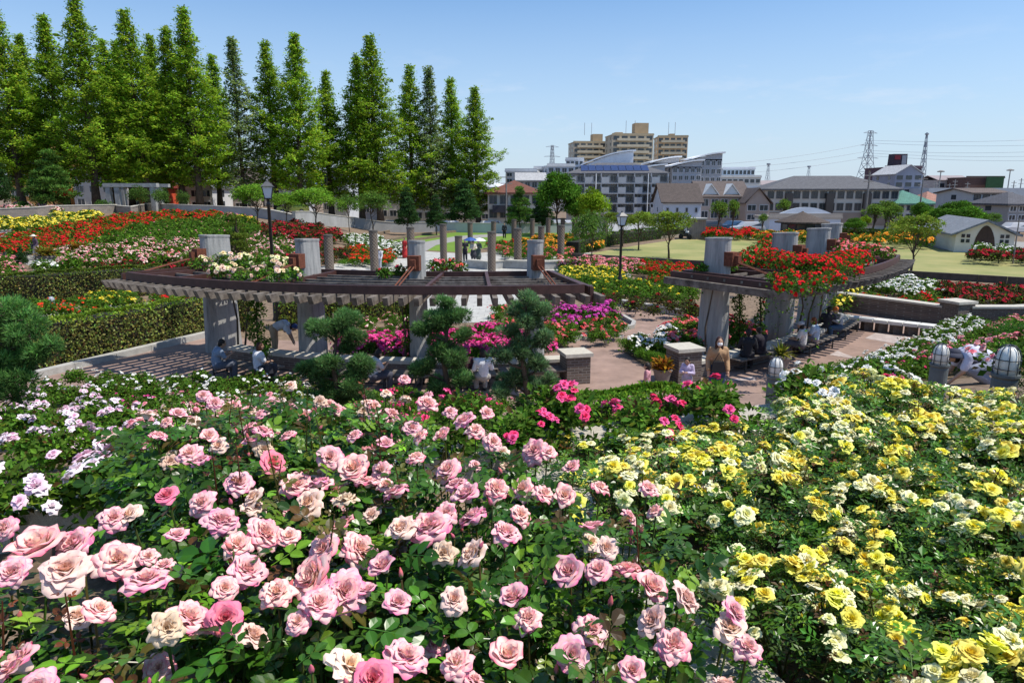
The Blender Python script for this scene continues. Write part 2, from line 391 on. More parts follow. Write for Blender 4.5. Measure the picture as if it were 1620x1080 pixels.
def tiny_bloom(pal):
    """a bloom of a few petals, for plants many metres away"""
    V, Fs, Cc = [], [], []
    for i, (t, m, r, z) in enumerate(((0, 5, .5, .05), (1, 5, .36, .16), (2, 3, .2, .26))):
        for j in range(m):
            a = j*2*pi/m+t*.6; w = 1.15*pi/m; k = len(V)
            V += [(0, 0, z-.05), (r*.8*cos(a-w), r*.8*sin(a-w), z+.06), (r*cos(a), r*sin(a), z+.10), (r*.8*cos(a+w), r*.8*sin(a+w), z+.06)]
            q = 1-i/2.5; Cc += [pal(q*.3, .2, 0, None), pal(q, .8, .5, None), pal(q, 1, 0, None), pal(q, .8, .5, None)]; Fs.append((k, k+1, k+2, k+3))
    return np.array(V, float), Fs, np.array(Cc)
def blossoms_mesh(name, seed, n, rad, ht, size, pals, cl=5):
    rng = np.random.RandomState(seed); mb = MB(); P, Nn = blossom_spots(rng, n, rad, ht, cl)
    X, Y, Z = frames(np.cross(Nn, rng.normal(0, 1, (n, 3))), Nn)
    w = rng.randint(0, len(pals), n)
    for i, p in enumerate(pals):
        tv, tf, tc = tiny_bloom(p); s = w == i
        if s.any(): mb.arr(tv, tf, P[s], X[s], Y[s], Z[s], size*rng.uniform(.65, 1.2, s.sum()), np.tile(tc, (s.sum(), 1, 1))*rng.uniform(.85, 1.12, (s.sum(), 1, 1)))
    return mb.mesh(name, colmat('bed_petal', .85, .16, .10, .08, .0))

# ---------------------------------------------------------------- trees
BARK = lambda: mat('bark', (.09, .065, .045), .9, .45, 3, bump=.6)
def limb_tree(rng, mb, ht, r0, crown_pts, base=(0, 0, 0), bend=.05, n=7, split=.35):
    b = np.array(base, float); top = b+np.array([rng.normal(0, bend)*ht, rng.normal(0, bend)*ht, ht])
    ts = np.linspace(0, 1, 7); wob = rng.normal(0, bend*.25*ht, (7, 3)); wob[0] = 0; wob[:, 2] = 0
    tr = b+(top-b)*ts[:, None]+wob
    mb.tube(tr, r0*(1-ts*.85), n)
    for p in crown_pts:
        t = np.clip(rng.uniform(split, .8), 0, 1); i = t*6; k = int(i); s = tr[k]*(1-(i-k))+tr[min(k+1, 6)]*(i-k)
        m = (s+p)/2+np.array([0, 0, -.06*ht*rng.rand()]); mb.tube([s, m, p], [r0*.42*(1-t*.5), r0*.25, r0*.07], 5)
    return tr
def broad_tree(name, seed, ht, cr, trunk, R, k, n, L_, base, r0=.12, dv=.3, tmpl=LEAF_LO, sq=.75, red=0, zmin=-.3, shell=.8):
    """returns (trunk mesh, crown mesh)"""
    rng = np.random.RandomState(seed); P, e, w, cc, crr = clumpy(rng, n, R, k, sq=sq, shell=shell, zmin=zmin)
    cz = np.array([0, 0, ht-R[2]]); P = P+cz; tb = MB(); limb_tree(rng, tb, ht*.85, r0, cc+cz)
    c = vary(rng, n, base, dv, .1)*np.exp(rng.normal(0, .18, k))[w][:, None]
    mb = MB(); d = e+rng.normal(0, .8, (n, 3)); X, Y, Z = frames(d, e*.6+np.array([0, 0, .8])+rng.normal(0, .4, (n, 3)))
    mb.arr(tmpl[0], tmpl[1], P, X, Y, Z, L_*np.exp(rng.normal(0, .25, n)), c)
    return tb.mesh(name+'_trunk', BARK(), True), mb.mesh(name+'_crown', LEAFD())
def metasequoia(seed, ht=24.0, rw=3.4, dens=8.0, base=(.24, .40, .03), r0=.34):
    rng = np.random.RandomState(seed); tb, mb = MB(), MB()
    z0 = ht*.13; zz = np.linspace(0, ht*.99, 10); wx = np.cumsum(rng.normal(0, .08, 10)); wx[0] = 0
    tr = np.stack([wx*.5, np.cumsum(rng.normal(0, .05, 10)), zz], 1); tb.tube(tr, np.interp(zz, [0, ht*.1, ht], [r0*1.35, r0, .03]), 8)
    nb = 165; Cn, W = [], []
    for i in range(nb):
        t = (i+rng.rand())/nb; z = z0+(ht-z0)*t**.95; a = i*2.39996+rng.normal(0, .4)
        prof = (min(1, .55+t*3.2))*(1-t)**.78*1.32*(1+.10*math.sin(t*19+seed+a)+.13*math.sin(a*2+seed+t*40))
        L_ = max(.45, rw*prof*rng.uniform(.72, 1.15)); el = .25+.75*t+rng.normal(0, .1)
        x0 = np.array([np.interp(z, zz, tr[:, 0]), np.interp(z, zz, tr[:, 1]), z]); d = np.array([cos(a)*cos(el), sin(a)*cos(el), sin(el)])
        up = np.array([0, 0, .18*L_]); tb.tube([x0, x0+d*L_*.5-up*.3, x0+d*L_+up*.3], [max(.02, .07*(1-t)), .03, .008], 4)
        m = max(4, int(L_*dens)); u = rng.uniform(.18, 1.05, m)**.75
        Cn.append(x0+d*(L_*u)[:, None]+up*(u*u*.4)[:, None]+rng.normal(0, 1, (m, 3))*np.array([.15, .15, .10])*L_*(1.1-u*.55)[:, None]); W.append(np.full(m, i))
    Cn = np.concatenate(Cn); W = np.concatenate(W); q = 15; P = np.repeat(Cn, q, 0); m = len(P); k = np.exp(rng.normal(0, .25, len(Cn)))*np.exp(rng.normal(0, .15, nb))[W]
    sz = np.repeat(rng.uniform(.12, .26, len(Cn)), q); P = P+rng.normal(0, 1, (m, 3))*sz[:, None]*np.array([1, 1, .75])
    out = P.copy(); out[:, 2] = 0; out = unit(out+rng.normal(0, .5, out.shape)); d = out+rng.normal(0, .55, (m, 3))+(0, 0, .25); X, Y, Z = frames(d, np.array([0, 0, 1.])+out*.5+rng.normal(0, .4, (m, 3)))
    c = vary(rng, m, base, .2, .1)*np.repeat(k, q)[:, None]; yl = rng.rand(m) < .12; c[yl] *= np.array([1.5, 1.3, 1.1])
    mb.arr(FEATHER[0], FEATHER[1], P, X, Y, Z, .215*np.exp(rng.normal(0, .25, m)), np.clip(c, 0, .6))
    return tb.mesh('metasequoia_trunk', BARK(), True), mb.mesh('metasequoia_crown', colmat('tree_leaf', .7, .45, .1, .12))
def pine_tree(seed, ht, R, layers=6, n=5000, base=(.03, .075, .02), r0=.14):
    rng = np.random.RandomState(seed); tb, mb = MB(), MB(); pads = []
    for i in range(layers):
        t = i/(layers-1) if layers > 1 else 1; m = max(1, int(round(4.4*(1-t)+1)))
        for j in range(m):
            a = j*2*pi/m+i*1.1+rng.normal(0, .3); r = R*(1-t*.85)*(.68 if m > 1 else .1)
            pads.append((cos(a)*r, sin(a)*r, ht*(.3+.66*t)+rng.normal(0, .03*ht), R*(.52-.2*t)))
    pads = np.array(pads); limb_tree(rng, tb, ht*.92, r0, pads[:, :3]-(0, 0, .1), bend=.04)
    w = rng.randint(0, len(pads), n); e = unit(rng.normal(0, 1, (n, 3))+(0, 0, .5)); e2 = e*np.array([1, 1, .38])
    P = pads[w, :3]+e2*(pads[w, 3]*rng.uniform(.5, 1, n))[:, None]
    X, Y, Z = frames(e+rng.normal(0, .6, (n, 3))+(0, 0, .4), e+rng.normal(0, .5, (n, 3)))
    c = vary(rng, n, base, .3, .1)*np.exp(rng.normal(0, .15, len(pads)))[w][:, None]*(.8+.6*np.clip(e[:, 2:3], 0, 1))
    mb.arr(LEAF_TR[0], LEAF_TR[1], P, X, Y, Z, R*.13*np.exp(rng.normal(0, .2, n)), c)
    return tb.mesh('pine_trunk', BARK(), True), mb.mesh('pine_crown', LEAFD())
def plant_tree(ms, name, label, cat, loc, rz=0, sc=1, group=None, root=None, parts=('trunk', 'crown')):
    t = thing(name, label, cat, loc, rz, group, sc)
    link(parts[0], ms[0], t); link(parts[1], ms[1], t); return t
def cloud_conifer(seed, ht, clumps, n=520, base=(.075, .16, .095), L_=.075, r0=.06, puff=1.0):
    """cloud-pruned juniper: clumps are (x, y, z, radius); returns trunk and clump meshes (each its own)"""
    rng = np.random.RandomState(seed); tb = MB(); cl = []
    pts = [(0, 0, -.2), (.05, .03, ht*.25), (-.05, -.02, ht*.5), (.04, .02, ht*.75), (0, 0, ht*.97)]
    tb.tube(pts, [r0*1.4, r0*1.1, r0*.8, r0*.5, r0*.2], 8)
    zs = [p[2] for p in pts]
    for x, y, z, r in clumps:
        zz = max(.1, z-r*.5-.15); s = np.array([np.interp(zz, zs, [p[0] for p in pts]), np.interp(zz, zs, [p[1] for p in pts]), zz]); e = np.array([x, y, z-r*.2])
        tb.tube([s, (s+e)/2+rng.normal(0, .03, 3), e], [r0*.5, r0*.4, r0*.25], 5)
        for q in range(5): tb.tube([e-(0, 0, .02), e+unit(rng.normal(0, 1, 3)+(0, 0, .4))*r*.7], [r0*.2, r0*.08], 4)
        mb = MB(); m = int(n*(r/.28)**2); d = unit(rng.normal(0, 1, (m, 3))+(0, 0, .25))
        lump = 1+.18*np.sin(d[:, 0]*7+x*9)*np.sin(d[:, 1]*6+z*7)+.12*np.sin(d[:, 2]*9+y*5)
        sc_ = rng.normal(0, .36, (6, 3))*r*np.array([1.15, 1.15, .7]); sr_ = rng.uniform(.42, .72, 6); w_ = rng.randint(0, 6, m); P = sc_[w_]+d*(sr_[w_]*r*rng.uniform(.75, 1.0, m))[:, None]*np.array([1, 1, .85])
        for rep in range(3):
            dd = d+rng.normal(0, .30, (m, 3))+(0, 0, .15); X, Y, Z = frames(dd, rng.normal(0, 1, (m, 3)))
            c = vary(rng, m, base, .3, .1)*np.clip(.55+.55*d[:, 2:3], .4, 1.2)  # painted shading: needle colour lighter on clump tops, darker on undersides
            mb.arr(LEAF_TR[0]*np.array([.42, 1, 1]), LEAF_TR[1], P+rng.normal(0, .02, P.shape), X, Y, Z, L_*rng.uniform(.6, 1.25, m), c)
        cl.append(((x, y, z), mb.mesh('needle_clump', LEAFD())))
    return tb.mesh('trunk', BARK(), True), cl
# ---------------------------------------------------------------- built things
CONC = lambda: mat('concrete', (.34, .34, .33), .9, .28, 2.2, bump=.35)
def stain_concrete():
    if 'stain' in MATS: return MATS['stain']
    m, nt, b = nodes('stained_concrete'); N, L = nt.nodes, nt.links
    tc = N.new('ShaderNodeTexCoord'); mp = N.new('ShaderNodeMapping'); mp.inputs['Scale'].default_value = (5, 5, .6)
    nz = N.new('ShaderNodeTexNoise'); nz.inputs['Scale'].default_value = 1.3; nz.inputs['Detail'].default_value = 9; nz.inputs['Roughness'].default_value = .65
    L.new(tc.outputs['Object'], mp.inputs[0]); L.new(mp.outputs[0], nz.inputs['Vector'])
    cr = N.new('ShaderNodeValToRGB'); L.new(nz.outputs[0], cr.inputs[0])
    e = cr.color_ramp.elements; e[0].position = .28; e[0].color = (.15, .15, .145, 1); e[1].position = .62; e[1].color = (.42, .41, .39, 1)
    n = e.new(.45); n.color = (.31, .31, .30, 1)
    n2 = N.new('ShaderNodeTexNoise'); n2.inputs['Scale'].default_value = 18; n2.inputs['Detail'].default_value = 6; L.new(tc.outputs['Object'], n2.inputs['Vector'])
    bp = N.new('ShaderNodeBump'); bp.inputs['Strength'].default_value = .4; bp.inputs['Distance'].default_value = .02; L.new(n2.outputs[0], bp.inputs['Height']); L.new(bp.outputs[0], b.inputs['Normal'])
    L.new(cr.outputs[0], b.inputs['Base Color']); b.inputs['Roughness'].default_value = .92; MATS['stain'] = m; return m
CAPM = lambda: mat('pale_stone', (.52, .49, .42), .85, .14, 9, bump=.3)
BRICK = lambda: brickmat('brick', (.17, .125, .10), (.09, .07, .06), (.20, .18, .16), .23, .075)
STEEL = lambda: mat('brown_steel', (.075, .034, .028), .5, .25, 5)
RUST = lambda: mat('rust', (.16, .05, .025), .85, .45, 14, bump=.4)
WOODG = lambda: mat('grey_wood', (.085, .062, .048), .85, .4, 4, bump=.4, col2=(.19, .165, .14))
WOODD = lambda: mat('dark_wood', (.10, .075, .06), .8, .4, 7, bump=.3)
def pol(Cc, r, p, z=0): return np.array([Cc[0]+r*sin(p), Cc[1]-r*cos(p), z])
def arc_wall(mb, Cc, r0, r1, p0, p1, z0, z1, n=40, ch=0):
    ps = np.linspace(p0, p1, n+1); V = []
    for p in ps: V += [pol(Cc, r0, p, z0), pol(Cc, r1, p, z0), pol(Cc, r1, p, z1), pol(Cc, r0, p, z1)]
    f = []
    for i in range(n):
        a, b = i*4, i*4+4; f += [(a+j, a+(j+1) % 4, b+(j+1) % 4, b+j)[::-1] for j in range(4)]
    f += [(0, 1, 2, 3), (n*4+3, n*4+2, n*4+1, n*4)]; mb.add(V, f)
def tilted(z0, dz):  return lambda p: z0
def stadium(L_, w, n=8):
    r = w/2; P = []
    for i in range(n+1): a = -pi/2+pi*i/n; P.append((L_/2-r+r*cos(a), r*sin(a)))
    for i in range(n+1): a = pi/2+pi*i/n; P.append((-L_/2+r+r*cos(a), r*sin(a)))
    return np.array(P)
def pergola(label, Cc, rcol, rin, rbeam, rtip, p0, p1, colp, zt, nr, colH, colL, inward=-1):
    pm = sum(colp)/len(colp); base = pol(Cc, rcol, pm); root = thing('pergola', label, 'pergola', base); o = tuple(-base)
    for cp, rc, L_, H_ in colp_full(colp, rcol, colL, colH):
        mb = MB(); st = stadium(L_, .46); V = []
        c = pol(Cc, rc, cp); er = np.array([sin(cp), -cos(cp)]); et = np.array([cos(cp), sin(cp)])
        lv = [(0, 1.22), (.5, 1.17), (1.5, 1.1), (2.6, 1.0), (H_-.1, .94), (H_-.05, .99), (H_, .99)]
        for z, k in lv:
            for a, b_ in st: q = c[:2]+er*a*k+et*b_*k; V.append((q[0]-c[0], q[1]-c[1], z+(.05*a if z > 3 else 0)))
        n = len(st); f = [(i*n+j, i*n+(j+1) % n, (i+1)*n+(j+1) % n, (i+1)*n+j)[::1] for i in range(len(lv)-1) for j in range(n)]
        f += [tuple(range(n))[::-1], tuple((len(lv)-1)*n+j for j in range(n))]
        mb.add(V, f); col = mb.obj('column', stain_concrete(), root, c-base)
        b2 = MB(); bp = np.array([er[0], er[1], 0])*(L_/2+.04); zz = H_-.62
        b2.box((bp[0], bp[1], zz), (.34, .34, .42), rz=cp); b2.box((bp[0]*1.12+er[0]*.12, bp[1]*1.12+er[1]*.12, zz-.02), (.16, .26, .26), rz=cp)
        b2.obj('bracket', RUST(), col)
        b3 = MB(); a = np.array([bp[0]*1.2, bp[1]*1.2, zz-.05]); e = pol(Cc, rbeam-.12, cp, zt+.05)-c
        for s in (-.05, .05): b3.tube([a+(et[0]*s, et[1]*s, 0), e+(et[0]*s, et[1]*s, 0)], .022, 6)
        b3.box(tuple(e*.94+a*.06), (.12, .5, .1), rz=cp); b3.obj('tie_rod', RUST(), col)
    mb = MB(); arc_wall(mb, Cc, rbeam-.05, rbeam+.05, p0, p1, zt-.02, zt+.20, 48); mb.obj('front_beam', STEEL(), root, o)
    mb = MB(); arc_wall(mb, Cc, rin+.15, rin+.25, p0, p1, zt-.02, zt+.18, 48); mb.obj('rear_beam', STEEL(), root, o)
    for pe in (p0, p1):
        for rr in (0, 1):
            pp = pe+(.6/rbeam if pe == p0 else -.6/rbeam)*rr*4
            mb = MB(); mb.beam(pol(Cc, rin+.2, pp, zt+.09), pol(Cc, rbeam, pp, zt+.09), .09, .2); mb.obj('cross_beam', STEEL(), root, o)
        q_ = pe-(.22/rbeam if pe == p0 else -.22/rbeam); mb = MB(); mb.beam(pol(Cc, rin-.12, q_, zt-.06), pol(Cc, rbeam+.06, q_, zt-.06), .10, .40); mb.obj('end_beam', STEEL(), root, o)
    for cp in colp:
        mb = MB(); mb.beam(pol(Cc, rin+.2, cp+.05, zt+.07), pol(Cc, rbeam, cp+.05, zt+.07), .09, .16); mb.obj('cross_beam', STEEL(), root, o)
    rng = np.random.RandomState(3)
    for i, r in enumerate(np.linspace(rin+.75, rbeam-.6, 5)):
        mb = MB(); arc_wall(mb, Cc, r-.035, r+.035, p0-.01, p1+.01+rng.uniform(0, .02), zt+.003+.0015*i, zt+.085+.0015*i, 48); mb.obj('purlin', WOODG(), root, o)
    for i in range(nr):
        p = p0-.02+(p1-p0+.04)*i/(nr-1); a, b_ = pol(Cc, rin-.1, p, zt-.13), pol(Cc, rtip+rng.normal(0, .015), p, zt-.13)
        m = MB(); m.beam(a, b_, .13, .21); 
        V = m.v[0]; V[4:8][V[4:8][:, 2] < zt-.13] -= (b_-a)/np.linalg.norm(b_-a)*.10
        m.obj('rafter', WOODG(), root, o)
    return root
def colp_full(colp, rc, L_, H_):
    return [(c, rc, L_[i] if isinstance(L_, (list, tuple)) else L_, H_) for i, c in enumerate(colp)]
def seat_wall(label, Cc, r0, r1, p0, p1, z1, group=None):
    pm = (p0+p1)/2; base = pol(Cc, (r0+r1)/2, pm); root = thing('seat_wall', label, 'wall', base, group=group); o = tuple(-base)
    mb = MB(); arc_wall(mb, Cc, r0+.04, r1-.04, p0, p1, -.1, z1-.09, 40); mb.obj('brick_side', BRICK(), root, o)
    n = max(2, int((p1-p0)*(r0+r1)/2/1.2)); mb = MB()
    for i in range(n):
        a, b = p0+(p1-p0)*i/n, p0+(p1-p0)*(i+1)/n; arc_wall(mb, Cc, r0, r1, a+.001, b-.001, z1-.09, z1, 4)
    mb.obj('coping', CAPM(), root, o); return root
def brick_pier(label, p, rz, w, hh, group=None):
    root = thing('brick_pier', label, 'pier', p, rz, group); mb = MB(); mb.box((0, 0, (hh-.1)/2), (w, w, hh-.1)); mb.obj('shaft', BRICK(), root)
    mb = MB(); mb.box((0, 0, hh-.05), (w+.12, w+.12, .1)); mb.obj('cap', CAPM(), root); return root
def bench(label, p, rz, L_=2.3, W_=.62, hh=.42, group='slatted benches under the pergolas'):
    root = thing('bench', label, 'bench', p, rz, group); k = 6
    mb = MB()
    for i in range(k): mb.box((0, -W_/2+(i+.5)*W_/k, hh-.02), (L_, W_/k-.012, .04))
    mb.obj('seat', WOODG(), root)
    for sx in (-1, 1):
        mb = MB(); x = sx*(L_/2-.28); mb.tube([(x, -W_/2+.06, 0), (x, -W_/2+.05, hh-.06), (x, W_/2-.05, hh-.06), (x, W_/2-.06, 0)], .028, 6); mb.tube([(x, -W_/2+.06, .1), (x, W_/2-.06, .1)], .02, 6)
        mb.obj('leg', mat('dark_metal', (.05, .055, .055), .5, .2, 5, metal=.3), root)
    mb = MB(); mb.tube([(-L_/2+.28, 0, .1), (L_/2-.28, 0, .1)], .02, 6); mb.obj('stretcher', MATS['dark_metal'], root); return root
def lattice_mat():
    if 'lattice' in MATS: return MATS['lattice']
    m, nt, b = nodes('lattice_brick'); N, L = nt.nodes, nt.links
    tc = N.new('ShaderNodeTexCoord'); s = N.new('ShaderNodeSeparateXYZ'); L.new(tc.outputs['Object'], s.inputs[0])
    def mth(op, a, b_=None):
        n = N.new('ShaderNodeMath'); n.operation = op
        for i, q in enumerate((a, b_)):
            if q is None: continue
            if isinstance(q, (int, float)): n.inputs[i].default_value = q
            else: L.new(q, n.inputs[i])
        return n.outputs[0]
    an = mth('MULTIPLY', mth('ARCTAN2', s.outputs[1], s.outputs[0]), 8/(2*pi)); z = mth('MULTIPLY', s.outputs[2], 4.6)
    def ln(q): return mth('ABSOLUTE', mth('SUBTRACT', mth('FRACT', q), .5))
    mn = mth('MINIMUM', ln(mth('ADD', an, z)), ln(mth('SUBTRACT', an, z)))
    mr = N.new('ShaderNodeMapRange'); mr.inputs[1].default_value = .06; mr.inputs[2].default_value = .16; L.new(mn, mr.inputs[0])
    cr = N.new('ShaderNodeValToRGB'); L.new(mr.outputs[0], cr.inputs[0]); cr.color_ramp.elements[0].color = (.33, .27, .21, 1); cr.color_ramp.elements[1].color = (.16, .115, .09, 1)
    nz = N.new('ShaderNodeTexNoise'); nz.inputs['Scale'].default_value = 14; L.new(tc.outputs['Object'], nz.inputs['Vector'])
    mx = N.new('ShaderNodeMix'); mx.data_type = 'RGBA'; mx.blend_type = 'MULTIPLY'; mx.inputs[0].default_value = .5; L.new(cr.outputs[0], mx.inputs[6]); L.new(nz.outputs[0], mx.inputs[7])
    L.new(mx.outputs[2], b.inputs['Base Color']); b.inputs['Roughness'].default_value = .9
    bp = N.new('ShaderNodeBump'); bp.inputs['Strength'].default_value = .8; bp.inputs['Distance'].default_value = .03; bp.invert = True; L.new(mr.outputs[0], bp.inputs['Height']); L.new(bp.outputs[0], b.inputs['Normal'])
    MATS['lattice'] = m; return m
def lamp_post(label, p, ht, group):
    root = thing('lamp_post', label, 'lamp post', p, .3, group); dk = mat('lamp_iron', (.022, .018, .016), .45, .2, 5)
    mb = MB(); mb.lathe([(.16, -.3), (.16, .1), (.13, .16), (.12, .75), (.09, .82), (.075, 1.0), (.065, ht-.95), (.10, ht-.9), (.06, ht-.84), (.06, ht-.72), (.15, ht-.68)], n=14); mb.obj('post', dk, root, smooth=True)
    mb = MB(); w0, w1, z0, z1 = .13, .21, ht-.66, ht-.22
    for i in range(4):
        a = i*pi/2+pi/4; mb.beam((cos(a)*w0*1.414, sin(a)*w0*1.414, z0), (cos(a)*w1*1.414, sin(a)*w1*1.414, z1), .025, .025)
    mb.box((0, 0, z0-.01), (.3, .3, .03)); mb.obj('lantern_frame', dk, root)
    mb = MB(); mb.box((0, 0, (z0+z1)/2), (2*w0-.01, 2*w0-.01, z1-z0-.02), top=(w1/w0, w1/w0)); mb.obj('pane', mat('milk_glass', (.62, .66, .70), .25, .05, 3), root)
    mb = MB(); mb.box((0, 0, z1+.015), (.52, .52, .03)); mb.box((0, 0, z1+.12), (.48, .48, .17), top=(.28, .28)); mb.lathe([(.05, z1+.2), (.05, z1+.25), (.015, z1+.32)], n=8); mb.obj('lantern_roof', mat('lamp_roof', (.10, .10, .105), .4, .2, 5), root)
    return root
def bollard_lamp(label, p, sc=1.0, rz=0):
    root = thing('bollard_lamp', label, 'garden lamp', p, rz, 'caged garden bollard lamps', sc)
    mb = MB(); mb.lathe([(.135, -.3), (.135, .42), (.128, .44), (.150, .47), (.150, .50)], n=24); mb.obj('post', mat('bollard_grey', (.13, .15, .155), .6, .25, 3, bump=.1), root, smooth=False)
    mb = MB(); mb.lathe([(.118, .50), (.118, .66), (.112, .72), (.092, .775), (.055, .81), (.01, .822)], n=20); mb.obj('globe', mat('white_glass', (.80, .80, .76), .22, .04, 4), root, smooth=True)
    dk = mat('cage_metal', (.035, .045, .06), .45, .2, 4); mb = MB()
    for i in range(8):
        a = i*pi/4; mb.tube([(cos(a)*r, sin(a)*r, z) for r, z in ((.132, .50), (.132, .66), (.124, .73), (.10, .79), (.06, .83), (.0, .842))], .0058, 5)
    for z, r in ((.56, .132), (.67, .132)):
        mb.tube([(cos(t)*r, sin(t)*r, z) for t in np.linspace(0, 2*pi, 25)], .0058, 5, cap=False)
    mb.obj('cage', dk, root, smooth=True); return root
def small_bollard(label, p, sc=1):
    root = thing('path_bollard', label, 'bollard', p, 0, 'low grey path bollards with domed tops', sc)
    mb = MB(); mb.lathe([(.13, -.2), (.13, .5), (.10, .53)], n=14); mb.obj('post', mat('bollard_grey', (.13, .15, .155), .6, .25, 3), root)
    mb = MB(); mb.lathe([(.135, .53), (.14, .60), (.12, .68), (.07, .74), (.01, .76)], n=14); mb.obj('dome', mat('bollard_dome', (.33, .35, .38), .4, .1, 3), root, smooth=True); return root

# ---------------------------------------------------------------- people
def capsule(mb, a, b, ra, rb, n=12):
    a, b = np.array(a, float), np.array(b, float); d = b-a; L_ = max(np.linalg.norm(d), 1e-4); d = d/L_
    ref = np.array([0, 0, 1.]) if abs(d[2]) < .9 else np.array([0, 1., 0]); x = unit(np.cross(ref, d)); y = np.cross(d, x)
    prof = [(-ra*cos(t), ra*sin(t)) for t in (0.08, .5, 1.0)]+[(0, ra), (L_, rb)]+[(L_+rb*cos(t), rb*sin(t)) for t in (1.0, .5, .08)]
    an = np.arange(n)*2*pi/n; V = np.concatenate([a+d*t+r*(np.cos(an)[:, None]*x+np.sin(an)[:, None]*y) for t, r in prof]); m = len(prof)
    f = [(i*n+j, i*n+(j+1) % n, (i+1)*n+(j+1) % n, (i+1)*n+j) for i in range(m-1) for j in range(n)]+[tuple(range(n))[::-1], tuple((m-1)*n+j for j in range(n))]
    mb.add(V, f)
def ellip(mb, c, r, n=14, m=9):
    prof = [(math.sin(t), -math.cos(t)) for t in np.linspace(.05, pi-.05, m)]
    an = np.arange(n)*2*pi/n; V = np.concatenate([np.stack([np.cos(an)*p*r[0]+c[0], np.sin(an)*p*r[1]+c[1], np.full(n, z*r[2]+c[2])], 1) for p, z in prof])
    f = [(i*n+j, i*n+(j+1) % n, (i+1)*n+(j+1) % n, (i+1)*n+j) for i in range(m-1) for j in range(n)]+[tuple(range(n))[::-1], tuple((m-1)*n+j for j in range(n))]
    mb.add(V, f)
def remesh(o, vs, sm_=3):
    md = o.modifiers.new('skin', 'REMESH'); md.mode = 'VOXEL'; md.voxel_size = vs; md.use_smooth_shade = True
    m2 = o.modifiers.new('soft', 'SMOOTH'); m2.iterations = sm_; m2.factor = .5
POSES = {
 'crouch': dict(pel=(0,0,.42), wa=(0,.13,.53), ch=(0,.33,.60), nk=(0,.48,.58), hd=(0,.60,.54), sh=(.17,.42,.58), el=(.20,.50,.32), wr=(.14,.62,.16), hp=(.10,0,.40), kn=(.18,.38,.36), an=(.14,.02,.08)),
 'stand': dict(pel=(0,0,.93), wa=(0,0,1.08), ch=(0,-.01,1.28), nk=(0,.0,1.42), hd=(0,.03,1.56), sh=(.17,-.01,1.37), el=(.24,-.03,1.10), wr=(.22,.10,.88), hp=(.09,0,.91), kn=(.10,.02,.49), an=(.10,-.02,.08)),
 'hold': dict(pel=(0,0,.93), wa=(0,0,1.08), ch=(0,-.01,1.28), nk=(0,.0,1.42), hd=(0,.05,1.55), sh=(.17,-.01,1.37), el=(.24,.03,1.10), wr=(.10,.26,1.16), hp=(.09,0,.91), kn=(.10,.02,.49), an=(.10,-.02,.08)),
 'walk': dict(pel=(0,0,.91), wa=(0,0,1.06), ch=(0,.02,1.27), nk=(0,.04,1.40), hd=(0,.08,1.54), sh=(.155,.02,1.345), el=(.215,-.03,1.09), wr=(.22,.10,.88), hp=(.09,0,.89), kn=(.10,.12,.48), an=(.10,.12,.08), kn2=(-.10,.02,.47), an2=(-.10,-.28,.12)),
 'sit': dict(pel=(0,0,.10), wa=(0,-.02,.26), ch=(0,0,.45), nk=(0,.05,.59), hd=(0,.09,.73), sh=(.17,.02,.53), el=(.24,.07,.28), wr=(.12,.30,.26), hp=(.10,.0,.09), kn=(.12,.42,.10), an=(.12,.40,-.34)),
 'read': dict(pel=(0,0,.10), wa=(0,-.03,.26), ch=(0,.02,.45), nk=(0,.09,.58), hd=(0,.17,.70), sh=(.17,.05,.53), el=(.22,.16,.30), wr=(.07,.36,.38), hp=(.10,.0,.09), kn=(.12,.42,.10), an=(.12,.40,-.34)),
 'bend': dict(pel=(0,0,.92), wa=(0,.12,1.02), ch=(0,.33,1.08), nk=(0,.48,1.03), hd=(0,.60,.96), sh=(.17,.42,1.04), el=(.20,.48,.76), wr=(.14,.56,.54), hp=(.09,0,.90), kn=(.11,.02,.49), an=(.12,-.02,.08)),
}
